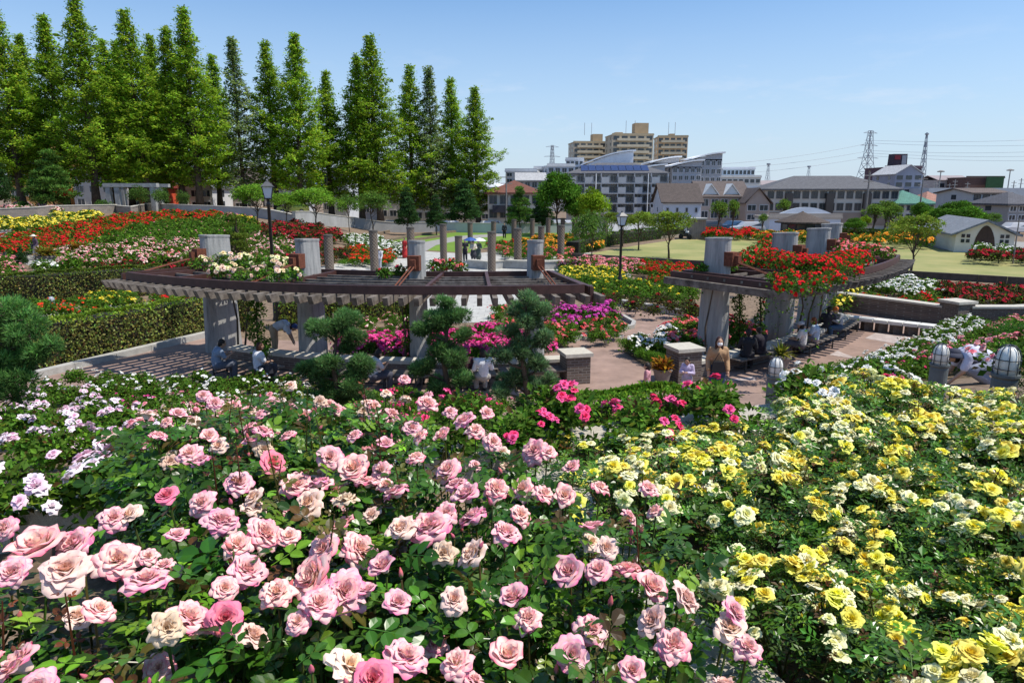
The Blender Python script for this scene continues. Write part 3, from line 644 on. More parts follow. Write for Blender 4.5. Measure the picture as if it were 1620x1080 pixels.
def person(label, p, rz, pose, shirt, legs, hair=(.02, .015, .012), sc=1.0, hairstyle='short', hat=None, hatstyle='cap', long_sleeve=False, skirt=None, mask=False, bag=None, shoes=(.03, .03, .03), skin=(.50, .30, .20), fine=.013, child=False, group=None, brim=.05):
    J = {k: np.array(v, float) for k, v in POSES[pose].items()}; seat = pose in ('sit', 'read')
    f = lambda v: v*np.array([-1, 1, 1])
    hs = 1.25 if child else 1.0
    skm = mat('skin_%.2f' % skin[0], skin, .55, .06, 20); mb = MB()
    capsule(mb, J['pel'], J['wa'], .125, .112); capsule(mb, J['wa'], J['ch'], .112, .125); capsule(mb, J['ch']-(.07, 0, 0), J['ch']+(.07, 0, .0), .11, .11)
    capsule(mb, J['sh']*.85, f(J['sh'])*np.array([.85, 1, 1]), .06, .06); capsule(mb, J['ch'], J['nk'], .09, .055); capsule(mb, J['nk'], J['hd']*.7+J['nk']*.3, .052, .05)
    hd = J['hd']; fw = unit(np.array([0, 1, -.9 if pose == 'bend' else (-.35 if pose in ('read', 'hold') else -.05)])); upv = np.cross(np.array([1, 0, 0]), fw)
    ellip(mb, hd, (.075*hs, .093*hs, .108*hs)); capsule(mb, hd+fw*.03*hs-upv*.05*hs, hd+fw*.05*hs-upv*.08*hs, .05*hs, .035*hs)
    capsule(mb, hd+fw*.09*hs+upv*.01, hd+fw*.106*hs-upv*.03*hs, .010, .016)  # nose
    for s in (-1, 1):
        g = (lambda v: v) if s > 0 else f
        ellip(mb, hd+np.array([s*.078*hs, -.005, -.01]), (.012, .022, .03), 8, 6)
        k2, a2 = ('kn2' if s < 0 and 'kn2' in J else 'kn'), ('an2' if s < 0 and 'an2' in J else 'an')
        kn = J[k2] if k2 == 'kn2' else g(J['kn']); an = J[a2] if a2 == 'an2' else g(J['an'])
        capsule(mb, g(J['sh']), g(J['el']), .05, .038); capsule(mb, g(J['el']), g(J['wr']), .038, .026)
        capsule(mb, g(J['hp']), kn, .088, .055); capsule(mb, kn, an, .056, .036); capsule(mb, an-(0, .03, .02), an+(0, .14, -.045), .036, .028)
        w, d = g(J['wr']), unit(g(J['wr'])-g(J['el'])); side = unit(np.cross(d, (0, .3, 1.))); pal = w+d*.075
        capsule(mb, w, pal, .026, .032); 
        for i, q in enumerate((-.027, -.009, .009, .027)):
            b0 = pal+side*q+d*.01; L_ = (.062, .072, .067, .05)[i]; m1 = b0+d*L_*.6; capsule(mb, b0, m1, .0095, .009, 6); capsule(mb, m1, m1+unit(d+(0, .1, -.5))*L_*.5, .009, .008, 6)
        capsule(mb, w+d*.03-side*.026*s, w+d*.07-side*.055*s, .012, .010, 6)
    root = mb.obj('person', skm, None, p, rz, sc=sc, label=label, cat='person', group=group); remesh(root, fine, 2)
    # eyes, brows and mouth, or a mask
    mb = MB()
    for s in (-1, 1): ellip(mb, hd+fw*.088*hs+np.array([s*.03*hs, 0, 0])+upv*.012, (.012, .008, .006), 8, 6)
    mb.obj('eyes', mat('eye_dark', (.02, .015, .012), .3, .1, 5), root)
    mb = MB(); ellip(mb, hd+fw*.088*hs-upv*.055*hs, (.022, .008, .006), 8, 6); mb.obj('mouth', mat('lips', (.35, .12, .10), .5, .1, 5), root)
    if mask:
        mb = MB(); ellip(mb, hd+fw*.065*hs-upv*.04*hs, (.062, .055, .052)); mb.obj('face_mask', mat('mask_white', (.75, .75, .75), .8, .05, 5), root, smooth=True)
    # hair
    hm = mat('hair_%.3f_%.3f' % (hair[0], hair[1]), hair, .6, .5, 30); mb = MB()
    ellip(mb, hd-fw*.022*hs+upv*.018*hs, (.088*hs, .098*hs, .108*hs)); capsule(mb, hd-fw*.05-upv*.02, hd-fw*.05-upv*.07, .07*hs, .055*hs)
    if hairstyle == 'long':
        capsule(mb, hd-fw*.05, hd-fw*.06-(0, 0, .22), .082*hs, .07); capsule(mb, hd-(.07, .01, 0), hd-(.075, .0, .2), .03, .025); capsule(mb, hd-(-.07, .01, 0), hd-(-.075, .0, .2), .03, .025)
    if hairstyle == 'bob': capsule(mb, hd-fw*.04, hd-fw*.05-(0, 0, .10), .088*hs, .075)
    if hairstyle == 'bun': ellip(mb, hd-fw*.12+upv*.04, (.05, .05, .05))
    ho = mb.obj('hair', hm, root); remesh(ho, .014, 2)
    # shirt
    e = .02; mb = MB()
    capsule(mb, J['pel']+(0, 0, .0), J['wa'], .125+e, .118+e); capsule(mb, J['wa'], J['ch'], .118+e, .125+e); capsule(mb, J['ch']-(.07, 0, 0), J['ch']+(.07, 0, 0), .11+e, .11+e)
    capsule(mb, J['sh']*.9, f(J['sh'])*np.array([.9, 1, 1]), .062+e, .062+e); capsule(mb, J['ch'], J['nk']*.75+J['ch']*.25, .09+e, .06+e)
    for s in (-1, 1):
        g = (lambda v: v) if s > 0 else f
        el = g(J['el']) if long_sleeve else g(J['sh'])*.25+g(J['el'])*.75; capsule(mb, g(J['sh']), el, .056+e, .048+e)
        if long_sleeve: capsule(mb, el, g(J['wr']), .046+e, .034+e)
    so = mb.obj('shirt', mat('cloth_%.2f_%.2f_%.2f' % shirt, shirt, .85, .16, 2.2, bump=.9), root); remesh(so, .016, 2)
    mb = MB(); capsule(mb, J['pel']+(0, 0, -.02), J['pel']+(0, 0, .03), .13+e, .12+e)
    for s in (-1, 1):
        g = (lambda v: v) if s > 0 else f
        k2, a2 = ('kn2' if s < 0 and 'kn2' in J else 'kn'), ('an2' if s < 0 and 'an2' in J else 'an')
        kn = J[k2] if k2 == 'kn2' else g(J['kn']); an = J[a2] if a2 == 'an2' else g(J['an'])
        capsule(mb, g(J['hp']), kn, .098+e, .07+e); capsule(mb, kn, an+(0, 0, .03), .068+e, .052+e)
    if skirt:
        capsule(mb, J['pel'], J['pel']-(0, 0, skirt), .16, .25)
    so = mb.obj('skirt' if skirt else 'trousers', mat('cloth_%.2f_%.2f_%.2f' % legs, legs, .85, .2, 2.2, bump=.9), root); remesh(so, .018, 2)
    for s in (-1, 1):
        an = J['an2'] if (s < 0 and 'an2' in J) else (J['an'] if s > 0 else f(J['an'])); mb = MB(); capsule(mb, an-(0, .035, .035), an+(0, .15, -.045), .045, .037); capsule(mb, an-(0, .035, .04), an+(0, 0, .02), .045, .045)
        mb.obj('shoe', mat('shoe_%.2f' % shoes[0], shoes, .5, .1, 4), root, smooth=True)
    if hat:
        mb = MB(); top = hd+upv*.045*hs-fw*.01; ellip(mb, top, (.10*hs, .112*hs, .082*hs))
        if hatstyle == 'cap': mb.box(tuple(hd+fw*.12*hs+upv*.05*hs), (.13, .10, .012))
        else: mb.lathe([(.10, -.0), (.10+brim*2.2, -.03), (.105+brim*2.2, -.02), (.09, .03)], tuple(hd+upv*.03), n=18)
        mb.obj('hat', mat('hat_%.2f_%.2f' % hat[:2], hat, .8, .15, 8), root, smooth=True)
    if bag:
        mb = MB(); bp = bag[1]; mb.box(bp, (.30, .13, .24), top=(.8, .7)); mb.tube([(bp[0]-.1, bp[1], bp[2]+.12), (bp[0], bp[1], bp[2]+.32), (bp[0]+.1, bp[1], bp[2]+.12)], .01, 5); mb.obj('handbag', mat('bag_%.2f' % bag[0][0], bag[0], .6, .2, 6), root)
    return root

# ---------------------------------------------------------------- vehicles
def car(label, p, rz, col, L_=4.2, Hh=1.5, group='cars parked beyond the garden wall', boxy=.0):
    root = thing('parked_car', label, 'car', p, rz, group); W_ = 1.68
    body = [(-L_/2, .35), (-L_/2, .8), (-L_/2+.25, .92), (-L_/2+1.0-boxy*.6, .98), (-L_/2+1.6-boxy, Hh), (L_/2-.7+boxy*.3, Hh), (L_/2-.12, .95), (L_/2, .75), (L_/2, .35)]
    mb = MB(); n = len(body); V = []
    for s, k in ((-1, 1), (1, 1)):
        V += [(x, s*(W_/2-(.14 if z > 1.1 else 0)), z) for x, z in body]
    mb.add(V, [tuple(range(n)), tuple(range(n, 2*n))[::-1]]+[(i, n+i, n+(i+1) % n, (i+1) % n) for i in range(n)]); bo = mb.obj('body', mat('paint_%.2f_%.2f' % col[:2], col, .25, .04, 2, spec=.6), root)
    md = bo.modifiers.new('b', 'BEVEL'); md.width = .05; md.segments = 2
    x0, x1 = -L_/2+1.15-boxy*.7, L_/2-.35
    mb = MB()
    for s in (-1, 1): mb.add([(x0+.15, s*(W_/2-.02), 1.0), (x1-.1, s*(W_/2-.02), 1.0), (x1-.42, s*(W_/2-.125), Hh-.08), (x0+.55, s*(W_/2-.125), Hh-.08)], [(0, 1, 2, 3) if s < 0 else (3, 2, 1, 0)])
    mb.add([(x0-.06, -.72, 1.02), (x0-.06, .72, 1.02), (x0+.42, .64, Hh-.05), (x0+.42, -.64, Hh-.05)], [(0, 1, 2, 3)])
    mb.obj('window', mat('car_glass', (.02, .025, .03), .08, .1, 3, spec=.8), root)
    for sx in (-1, 1):
        for sy in (-1, 1):
            mb = MB(); mb.tube([(sx*L_*.31, sy*(W_/2-.18), .32), (sx*L_*.31, sy*(W_/2+.02), .32)], .32, 16); w = mb.obj('wheel', mat('tyre', (.02, .02, .02), .8, .1, 5), root)
            mb = MB(); mb.tube([(sx*L_*.31, sy*(W_/2), .32), (sx*L_*.31, sy*(W_/2+.035), .32)], .19, 12); mb.obj('rim', mat('rim', (.5, .5, .5), .3, .1, 3, metal=.7), w)
    for sy in (-1, 1):
        mb = MB(); mb.box((-L_/2+.04, sy*.6, .72), (.12, .3, .14)); mb.obj('headlight', mat('lampglass', (.8, .8, .78), .1, .05, 3), root)
    return root
# ---------------------------------------------------------------- buildings
GLASS = lambda: mat('window_glass', (.035, .045, .055), .12, .5, .4, spec=.7)
def wallm(c, k=.10, sc=.5):
    c = tuple(min(.85, q*1.22) for q in c); return mat('wall_%.2f_%.2f_%.2f' % c, c, .88, k, sc, bump=.05)
def roofm(c): return brickmat('roof_%.2f_%.2f_%.2f' % c, c, tuple(q*.8 for q in c), tuple(q*.6 for q in c), .35, .28, vert=False, msize=.02)
def win_mesh(w, hh, frame=(.55, .55, .54), mull=1, key=''):
    k = 'win_%.1f_%.1f_%.1f_%d' % (w, hh, frame[0], mull)
    if k in MATS: return MATS[k]
    a = MB(); a.box((0, -.02, 0), (w, .04, hh)); f = MB(); t = .07
    for x, z, dx, dz in ((0, hh/2, w+t, t), (0, -hh/2, w+t, t), (-w/2, 0, t, hh-t), (w/2, 0, t, hh-t)): f.box((x, -.045, z), (dx, .09, dz))
    for i in range(mull): f.box((w*((i+1)/(mull+1)-.5), -.04, 0), (t*.7, .07, hh-t))
    MATS[k] = (a.mesh('window_pane', GLASS()), f.mesh('window_frame', wallm(frame))); return MATS[k]
def window(root, x, z, w, hh, y=0, rz=0, frame=(.55, .55, .54), mull=1, near=True):
    ms = win_mesh(w, hh, frame, mull); o = link('window', ms[0], root, (x, y, z), rz)
    if near: link('frame', ms[1], o)
    return o
def gable_roof(mb, x0, x1, y0, y1, z, rh, ov=.4, axis='x', th=.16):
    x0 -= ov; x1 += ov; y0 -= ov; y1 += ov
    if axis == 'x':
        ym = (y0+y1)/2
        for a, b in ((y0, ym), (ym, y1)):
            za, zb = (z, z+rh) if a == y0 else (z+rh, z)
            mb.add([(x0,a,za),(x1,a,za),(x1,b,zb),(x0,b,zb),(x0,a,za-th),(x1,a,za-th),(x1,b,zb-th),(x0,b,zb-th)], [(0,1,2,3),(7,6,5,4),(0,4,5,1),(1,5,6,2),(2,6,7,3),(3,7,4,0)])
    else:
        xm = (x0+x1)/2
        for a, b in ((x0, xm), (xm, x1)):
            za, zb = (z, z+rh) if a == x0 else (z+rh, z)
            mb.add([(a,y0,za),(a,y1,za),(b,y1,zb),(b,y0,zb),(a,y0,za-th),(a,y1,za-th),(b,y1,zb-th),(b,y0,zb-th)], [(3,2,1,0),(4,5,6,7),(0,1,5,4),(1,2,6,5),(2,3,7,6),(3,0,4,7)])
def gable_ends(mb, x0, x1, y0, y1, z, rh, axis='x'):
    if axis == 'x':
        ym = (y0+y1)/2
        for x in (x0, x1): mb.add([(x, y0, z), (x, y1, z), (x, ym, z+rh)], [(0, 1, 2)])
    else:
        xm = (x0+x1)/2
        for y in (y0, y1): mb.add([(x0, y, z), (x1, y, z), (xm, y, z+rh)], [(0, 1, 2)])
def hip_roof(mb, x0, x1, y0, y1, z, rh, ov=.5):
    x0 -= ov; x1 += ov; y0 -= ov; y1 += ov; ym = (y0+y1)/2; k = min((y1-y0)/2, (x1-x0)/2-.01)
    mb.add([(x0,y0,z),(x1,y0,z),(x1,y1,z),(x0,y1,z),(x0+k,ym,z+rh),(x1-k,ym,z+rh)], [(0,1,5,4),(1,2,5),(2,3,4,5),(3,0,4)])
    mb.box(((x0+x1)/2, ym, z-.12), (x1-x0, y1-y0, .23))
def arc_roof(mb, x0, x1, y0, y1, z, rise, th=.3, ov=.5, asym=0.0, n=14, ln=1.0):
    x0 -= ov; x1 += ov; P = []
    for i in range(n+1):
        t = i/n; P.append((x0+(x1-x0)*t, z+rise*math.sin(pi*(t**(1-asym))/2*ln)))
    V = [(x, y, zz-d) for x, zz in P for y, d in ((y0-ov, 0), (y1+ov, 0), (y1+ov, th), (y0-ov, th))]
    f = []
    for i in range(n):
        a, b = i*4, i*4+4; f += [(a+j, a+(j+1) % 4, b+(j+1) % 4, b+j) for j in range(4)]
    f += [(3, 2, 1, 0), tuple(n*4+j for j in range(4))]; mb.add(V, f); return P
def site(pl, pr, pt, pb, d):
    """width, height and foot of something filling that span of the photograph at distance d"""
    s = F/(d*cos(PITCH)+CAMZ*sin(PITCH)); a = PY((pl+pr)/2, pb, d); t = PY((pl+pr)/2, pt, d)
    return (pr-pl)/s, t[2]-a[2], a
def building(name, label, cat, pl, pr, pt, pb, d, depth, wall, roof, rstyle='hip', rh=2.0, floors=2, cols=4, win=(1.4, 1.3), frame=(.5, .5, .5), rz=0, group=None, mull=1, side=True, skip=(), pil=None):
    w, hh, base = site(pl, pr, pt, pb, d); base[2] -= 0
    root = thing(name, label, cat, base, rz, group); x0, x1 = -w/2, w/2
    mb = MB(); mb.box((0, depth/2, hh/2-1.5), (w, depth, hh+3))
    if rstyle == 'gablex': gable_ends(mb, x0, x1, 0, depth, hh, rh, 'x')
    if rstyle == 'gabley': gable_ends(mb, x0, x1, 0, depth, hh, rh, 'y')
    mb.obj('wall', wallm(wall), root); r = MB()
    if rstyle == 'hip': hip_roof(r, x0, x1, 0, depth, hh+.13, rh)
    elif rstyle == 'gablex': gable_roof(r, x0, x1, 0, depth, hh+.1, rh)
    elif rstyle == 'gabley': gable_roof(r, x0, x1, 0, depth, hh+.1, rh, axis='y')
    elif rstyle == 'flat':
        r.box((0, depth/2, hh+.15), (w+.4, depth+.4, .3)); r.box((0, .0, hh+.5), (w+.3, .2, .4))
    elif rstyle == 'arc':
        arc_roof(r, x0, x1, 0, depth, hh+.3, rh); q = MB(); pts = [(x0+w*i/12, hh-.1+rh*math.sin(pi*(i/12)/2)) for i in range(13)]; n_ = 13
        q.add([(x, .0, z) for x, z in pts]+[(x1, 0, hh-.4), (x0, 0, hh-.4)]+[(x, depth, z) for x, z in pts]+[(x1, depth, hh-.4), (x0, depth, hh-.4)], [tuple(range(15))[::-1], tuple(range(15, 30)), (12, 13, 28, 27)]); q.obj('upper_wall', wallm(tuple(c*.97 for c in wall)), root)
    r.obj('roof', roofm(roof) if rstyle in ('hip', 'gablex', 'gabley') else wallm(roof), root)
    fh = hh/floors
    for i in range(floors):
        for j in range(cols):
            if (i, j) in skip: continue
            window(root, x0+w*(j+.5)/cols, fh*(i+.55), min(win[0], w/cols*.7), min(win[1], fh*.6), -.003, frame=frame, mull=mull, near=d < 170)
    if side:
        for sgn in (-1, 1):
            for i in range(floors):
                for j in range(max(1, int(depth/5))):
                    window(root, sgn*(w/2+.003), fh*(i+.55), min(win[0], 1.2), min(win[1], fh*.55), depth*(j+.5)/max(1, int(depth/5)), rz=sgn*pi/2, frame=frame, mull=0, near=False)
    return root, w, hh
def balcony_block(root, w, hh, floors, cols, wallc, depth=1.3, y=0.0, alt=True):
    """balcony slabs with solid and barred fronts, party walls and dark recessed windows"""
    fh = hh/floors; m = wallm(wallc); dk = mat('rail_dark', (.06, .065, .07), .5, .2, 3)
    for i in range(floors):
        mb = MB(); mb.box((0, y-depth/2, fh*i+fh*.0+.07), (w, depth, .16)); mb.obj('balcony_slab', m, root)
        for j in range(cols):
            x = -w/2+w*(j+.5)/cols; mb = MB()
            if alt and (j % 2): 
                for q in np.linspace(-.5, .5, 9): mb.box((x+q*w/cols*.94, y-depth+.03, fh*i+.65), (.035, .04, 1.0))
                mb.box((x, y-depth+.03, fh*i+1.17), (w/cols*.96, .06, .05)); mb.obj('balcony_railing', dk, root)
            else: mb.box((x, y-depth+.04, fh*i+.66), (w/cols-.12, .09, 1.02)); mb.obj('balcony_panel', m, root)
    for j in range(0, cols+1, 2):
        mb = MB(); mb.box((-w/2+w*j/cols, y-depth/2+.02, hh/2), (.16, depth-.1, hh)); mb.obj('party_wall', m, root)
def pylon(label, px, pt, pb, d, wfrac=.16, arms=3, slender=False, group='lattice towers far behind the houses'):
    w, hh, base = site(px-1, px+1, pt, pb, d); base[2] = -1.2; hh = PY(px, pt, d)[2]+1.2
    root = thing('power_pylon', label, 'pylon', base, .4, group); mb = MB(); B = hh*wfrac/2
    prof = lambda t: B*((1-t)*.9+.12) if slender else B*(1-t*1.25+.12 if t < .6 else .37-.2*(t-.6)/.4)
    n = 9; th = max(.12, hh*.006)
    for sx, sy in ((1, 1), (1, -1), (-1, 1), (-1, -1)):
        for i in range(n):
            a, b = i/n, (i+1)/n; mb.beam((sx*prof(a), sy*prof(a), a*hh), (sx*prof(b), sy*prof(b), b*hh), th, th)
    for i in range(n):
        a, b = i/n, (i+1)/n; pa, pb_ = prof(a), prof(b)
        for (u, v) in (((1, 1), (1, -1)), ((1, -1), (-1, -1)), ((-1, -1), (-1, 1)), ((-1, 1), (1, 1))):
            mb.beam((u[0]*pa, u[1]*pa, a*hh), (v[0]*pb_, v[1]*pb_, b*hh), th*.6, th*.6); mb.beam((v[0]*pa, v[1]*pa, a*hh), (u[0]*pb_, u[1]*pb_, b*hh), th*.6, th*.6)
            mb.beam((u[0]*pb_, u[1]*pb_, b*hh), (v[0]*pb_, v[1]*pb_, b*hh), th*.6, th*.6)
    g = mat('galvanised', (.33, .36, .40), .6, .1, 1); mb.obj('lattice', g, root)
    for i in range(arms):
        mb = MB(); z = hh*(.97-.17*i); L_ = hh*(.13+.035*i)
        if slender: mb.lathe([(prof(.9)+.6, z), (prof(.9)+.6, z+.8)], n=8)
        else:
            for s in (-1, 1): mb.beam((0, 0, z), (s*L_, 0, z), th, th); mb.beam((0, 0, z+hh*.03), (s*L_, 0, z), th*.7, th*.7)
        mb.obj('cross_arm', g, root)
    return root, base, hh
# ---------------------------------------------------------------- ground, paths, walls
from mathutils import Vector
from mathutils.geometry import delaunay_2d_cdt
def axis(a): return np.unique(np.concatenate(a))
gx = axis([np.linspace(-20, 20, 81), np.linspace(-6, 8, 71), np.linspace(-60, 60, 61), np.linspace(-150, 150, 41), np.array([-3000, -1500, -800, -400, -250, 250, 400, 800, 1500, 3000])])
gy = axis([np.linspace(-6, 40, 116), np.linspace(1, 10, 91), np.linspace(40, 140, 51), np.array([-60, -20, 160, 200, 260, 400, 700, 1200, 2000, 4000])])
XX, YY = np.meshgrid(gx, gy); V = np.stack([XX, YY, h(XX, YY)], -1).reshape(-1, 3); nx = len(gx)
FF = [(j*nx+i, j*nx+i+1, (j+1)*nx+i+1, (j+1)*nx+i) for j in range(len(gy)-1) for i in range(nx-1)]
MB().add(V, FF).obj('ground', mat('mulch', (.16, .105, .065), .95, .55, 5, bump=.8, coord='Object', detail=9, col2=(.21, .15, .10)), smooth=True, kind='structure')
def dens(P, step):
    out = []
    for i in range(len(P)):
        a, b = np.array(P[i]), np.array(P[(i+1) % len(P)]); n = max(1, int(np.linalg.norm(b-a)/step)); out += [tuple(a+(b-a)*k/n) for k in range(n)]
    return out
def sheet(name, P, material, dz, step=1.5, kind='structure', **k):
    B = dens(P, step); xs, ys = [p[0] for p in B], [p[1] for p in B]; X_, Y_ = np.meshgrid(np.arange(min(xs), max(xs), step*1.3), np.arange(min(ys), max(ys), step*1.3))
    q = np.stack([X_.ravel(), Y_.ravel()], 1); q = q[inpoly(q[:, 0], q[:, 1], P)]
    r = delaunay_2d_cdt([Vector(p) for p in B]+[Vector(p) for p in q], [], [list(range(len(B)))], 1, 1e-4)
    v = np.array([(p.x, p.y) for p in r[0]]); z = h(v[:, 0], v[:, 1])+dz
    return MB().add(np.column_stack([v, z]), [tuple(f) for f in r[2]]).obj(name, material, kind=kind, smooth=True, **k)
def pxw(poly, dz=0): q = hits([p[0] for p in poly], [p[1] for p in poly], dz); return [(a[0], a[1]) for a in q]
def line_wall(name, label, P, w, hh, material, cap=None, kind=None, cat='wall', group=None, sink=.2, caph=.08, joint=1.2):
    """a wall or kerb that follows the ground along world points P"""
    D = []
    for i in range(len(P)-1):
        a, b = np.array(P[i][:2]), np.array(P[i+1][:2]); n = max(1, int(np.linalg.norm(b-a)/joint)); D += [a+(b-a)*k/n for k in range(n)]
    D.append(np.array(P[-1][:2])); D = np.array(D); t = unit(np.gradient(D, axis=0)); nrm = np.stack([-t[:, 1], t[:, 0]], 1)
    base = np.array([D[:, 0].mean(), D[:, 1].mean(), 0.]); base[2] = float(h(base[0], base[1]))
    hz = h(D[:, 0], D[:, 1]); zt = hz+hh
    def strip(w, z0, z1, gap=0, i0=0, i1=None):
        i1 = len(D)-1 if i1 is None else i1; mb = MB(); V = []
        for i in range(i0, i1+1):
            a, b = D[i]-nrm[i]*w/2, D[i]+nrm[i]*w/2
            if gap and i == i0: a, b = a+t[i]*gap, b+t[i]*gap
            V += [(*a, z0[i]), (*b, z0[i]), (*b, z1[i]), (*a, z1[i])]
        n = i1-i0; f = [(i*4+j, (i+1)*4+j, (i+1)*4+(j+1) % 4, i*4+(j+1) % 4) for i in range(n) for j in range(4)]+[(0, 1, 2, 3), (n*4+3, n*4+2, n*4+1, n*4)]
        return np.array(V)-base, f
    if cap is None:
        mb = MB()
        for i in range(len(D)-1): mb.add(*strip(w, hz-sink, zt, .012, i, i+1))
        return mb.obj(name, material, None, base, label=label, cat=cat if not kind else None, group=group, kind=kind)
    root = thing(name, label, cat, base, group=group); MB().add(*strip(w, hz-sink, zt-caph)).obj('body', material, root); mb = MB()
    for i in range(len(D)-1): mb.add(*strip(w+.1, zt-caph, zt, .012, i, i+1))
    mb.obj('coping', cap, root); return root
PAVE = mat('brown_paving', (.30, .205, .165), .9, .30, 1.2, bump=.25, detail=9)
P1 = [(-60, 648), (-60, 625), (60, 600), (180, 568), (325, 534), (480, 540), (640, 552), (760, 552), (880, 548), (960, 528), (1003, 520), (985, 506), (958, 490), (972, 482), (1085, 500), (1220, 500), (1335, 485), (1480, 510), (1500, 520), (1330, 640), (900, 680), (300, 680)]
sheet('paved_court', pxw(P1), PAVE, .006)
WHITE = brickmat('white_paving', (.50, .49, .45), (.44, .43, .40), (.33, .32, .30), .6, .6, vert=False, msize=.01)
P2 = [(600, 478), (690, 512), (772, 510), (800, 482), (880, 462), (1000, 438), (985, 412), (945, 400), (800, 396), (745, 402), (672, 398), (600, 408), (480, 428), (300, 452), (300, 462), (480, 452)]
sheet('white_plaza', pxw(P2), WHITE, .008)
GREYP = mat('grey_path', (.30, .29, .27), .9, .15, 2, bump=.2)
sheet('garden_path', pxw([(640, 402), (672, 399), (690, 388), (740, 378), (800, 373), (800, 369), (720, 374), (672, 383), (650, 392)]), GREYP, .014)
sheet('garden_path', pxw([(0, 408), (40, 402), (110, 420), (130, 428), (70, 432), (40, 418)]), GREYP, .01)
sheet('garden_path', pxw([(0, 366), (10, 361), (40, 363), (10, 372), (0, 374)]), GREYP, .01)
sheet('garden_path', pxw([(55, 500), (160, 484), (320, 474), (320, 478), (160, 490), (70, 508)]), WHITE, .01)
LAWN = mat('dry_lawn', (.185, .25, .06), .95, .22, .16, bump=.5, detail=9, col2=(.34, .29, .12))
LAWN2 = mat('green_lawn', (.14, .24, .025), .95, .22, .5, bump=.4, detail=8)
sheet('lawn', pxw([(905, 406), (1010, 388), (1085, 377), (1180, 375), (1430, 377), (1490, 396), (1640, 410), (1640, 447), (1420, 433), (1100, 418)]), LAWN, .01, 2)
sheet('lawn', pxw([(560, 378), (700, 368), (900, 366), (900, 372), (810, 380), (740, 400), (672, 396), (560, 392)]), LAWN2, .008, 2)
sheet('garden_path', pxw([(1430, 376), (1640, 384), (1640, 409), (1490, 395)]), GREYP, .012)
sheet('garden_path', pxw([(1085, 376), (1430, 376), (1430, 371), (1130, 370)]), GREYP, .012)
# pale inlays of the court
INL = brickmat('pink_inlay', (.44, .36, .33), (.50, .43, .40), (.30, .24, .22), .35, .35, vert=False)
for q in ([(1368, 536), (1385, 527), (1430, 534), (1418, 545)], [(1312, 562), (1335, 550), (1395, 558), (1372, 572)], [(1120, 606), (1240, 590), (1290, 600), (1180, 625)]):
    sheet('paved_inlay', pxw(q), INL, .012, 1)
sheet('yellow_edging', pxw([(865, 548), (920, 535), (930, 530), (926, 536), (875, 552)]), mat('yellow_moss', (.45, .38, .03), .9, .3, 20), .03, 1)
for q in ([(540, 548), (640, 552), (760, 551), (880, 546), (955, 527), (1000, 519), (980, 505), (950, 492), (880, 470), (810, 482), (775, 512), (690, 514), (600, 500)], [(985, 556), (1020, 580), (1100, 560), (1250, 505), (1180, 490), (1090, 505), (1070, 525)]):
    sheet('planting_soil', pxw(q), MATS['mulch'], .035, 1.5)
KERB = mat('kerb_stone', (.42, .41, .38), .9, .18, 4, bump=.3)
def kerb(label, px, w=.16, hh=.16): return line_wall('kerb', label, pxw(px), w, hh, KERB, kind='structure')
kerb('long pale kerb below the left clipped hedge', [(40, 603), (180, 568), (330, 533)], .28, .2)
kerb('curved kerb of the rose bed inside the left pergola', [(870, 550), (930, 535), (1000, 520), (1003, 514), (985, 504), (960, 495)])
kerb('kerb before the bed of dark rose bushes', [(962, 481), (1075, 500), (1110, 503)], .3, .3)
kerb('kerb round the pink bed by the right pergola', [(1060, 532), (1080, 512), (1150, 494)], .14, .14)
kerb('pale kerb behind the magenta bed', [(560, 497), (640, 486), (655, 480)], .2, .2)
# the rough stone copings that edge the upper terrace
zt = .24
line_wall('terrace_coping', 'broad pale stone coping running along the terrace edge behind the pink and yellow beds', [(x, float(edge(x))-.17) for x in np.linspace(-8, 2.9, 12)], .34, zt, mat('terrace_stone', (.60, .55, .46), .95, .16, 30, bump=.8, detail=10), cat='coping', sink=.5, joint=.9)
def cop_x(y): return np.interp(y, [1.2, 2.3, 3.5, 5.1], [1.32, .95, .50, .12])
line_wall('dividing_coping', 'pale stone coping between the pink rose bed and the yellow rose bed', [(float(cop_x(y)), y) for y in np.linspace(1.0, 4.85, 9)], .30, zt-.02, MATS['terrace_stone'], cat='coping', sink=.3, joint=.8)
STONEW = lambda: brickmat('stone_wall', (.30, .26, .22), (.24, .21, .18), (.20, .18, .16), .6, .2)
GW = mat('grey_wall', (.36, .36, .35), .9, .15, .8, bump=.2)
line_wall('garden_wall', 'low tan stone retaining wall behind the yellow roses at the far left', pxw([(-20, 347), (60, 343), (185, 337)]), .3, 1.0, STONEW(), CAPM())
line_wall('garden_wall', 'short stone wall turning at the corner beside the grey stone frame', pxw([(186, 337), (208, 340), (232, 333)]), .3, .9, STONEW(), CAPM())
line_wall('garden_wall', 'long pale wall under the tall conifers left of the lamp post', pxw([(233, 334), (330, 340), (465, 355)]), .3, 1.0, GW, CAPM())
line_wall('garden_wall', 'long grey wall behind the terraced lawn and young trees', pxw([(466, 356), (560, 360), (690, 367)]), .3, 1.35, GW, CAPM())
line_wall('garden_wall', 'whitish wall running behind the lattice columns', pxw([(692, 367), (800, 369), (960, 368), (1085, 364)]), .3, 1.3, mat('white_wall', (.50, .52, .53), .9, .12, .6), CAPM())
line_wall('lawn_wall', 'low dark brown wall in front of the dry lawn', pxw([(895, 408), (1095, 421), (1420, 438), (1640, 452)]), .22, .42, mat('dark_wall', (.075, .06, .05), .9, .3, 3, bump=.3))
for i, q in enumerate(([(560, 378), (620, 366), (690, 363)], [(585, 386), (650, 374), (720, 368)], [(600, 392), (650, 382), (700, 375)])):
    line_wall('lawn_step', ('highest', 'middle', 'lowest')[i]+' curved brown turf step of the terraced lawn', pxw(q), .35, .28, mat('turf_step', (.20, .15, .10), .95, .2, 3), cat='step')
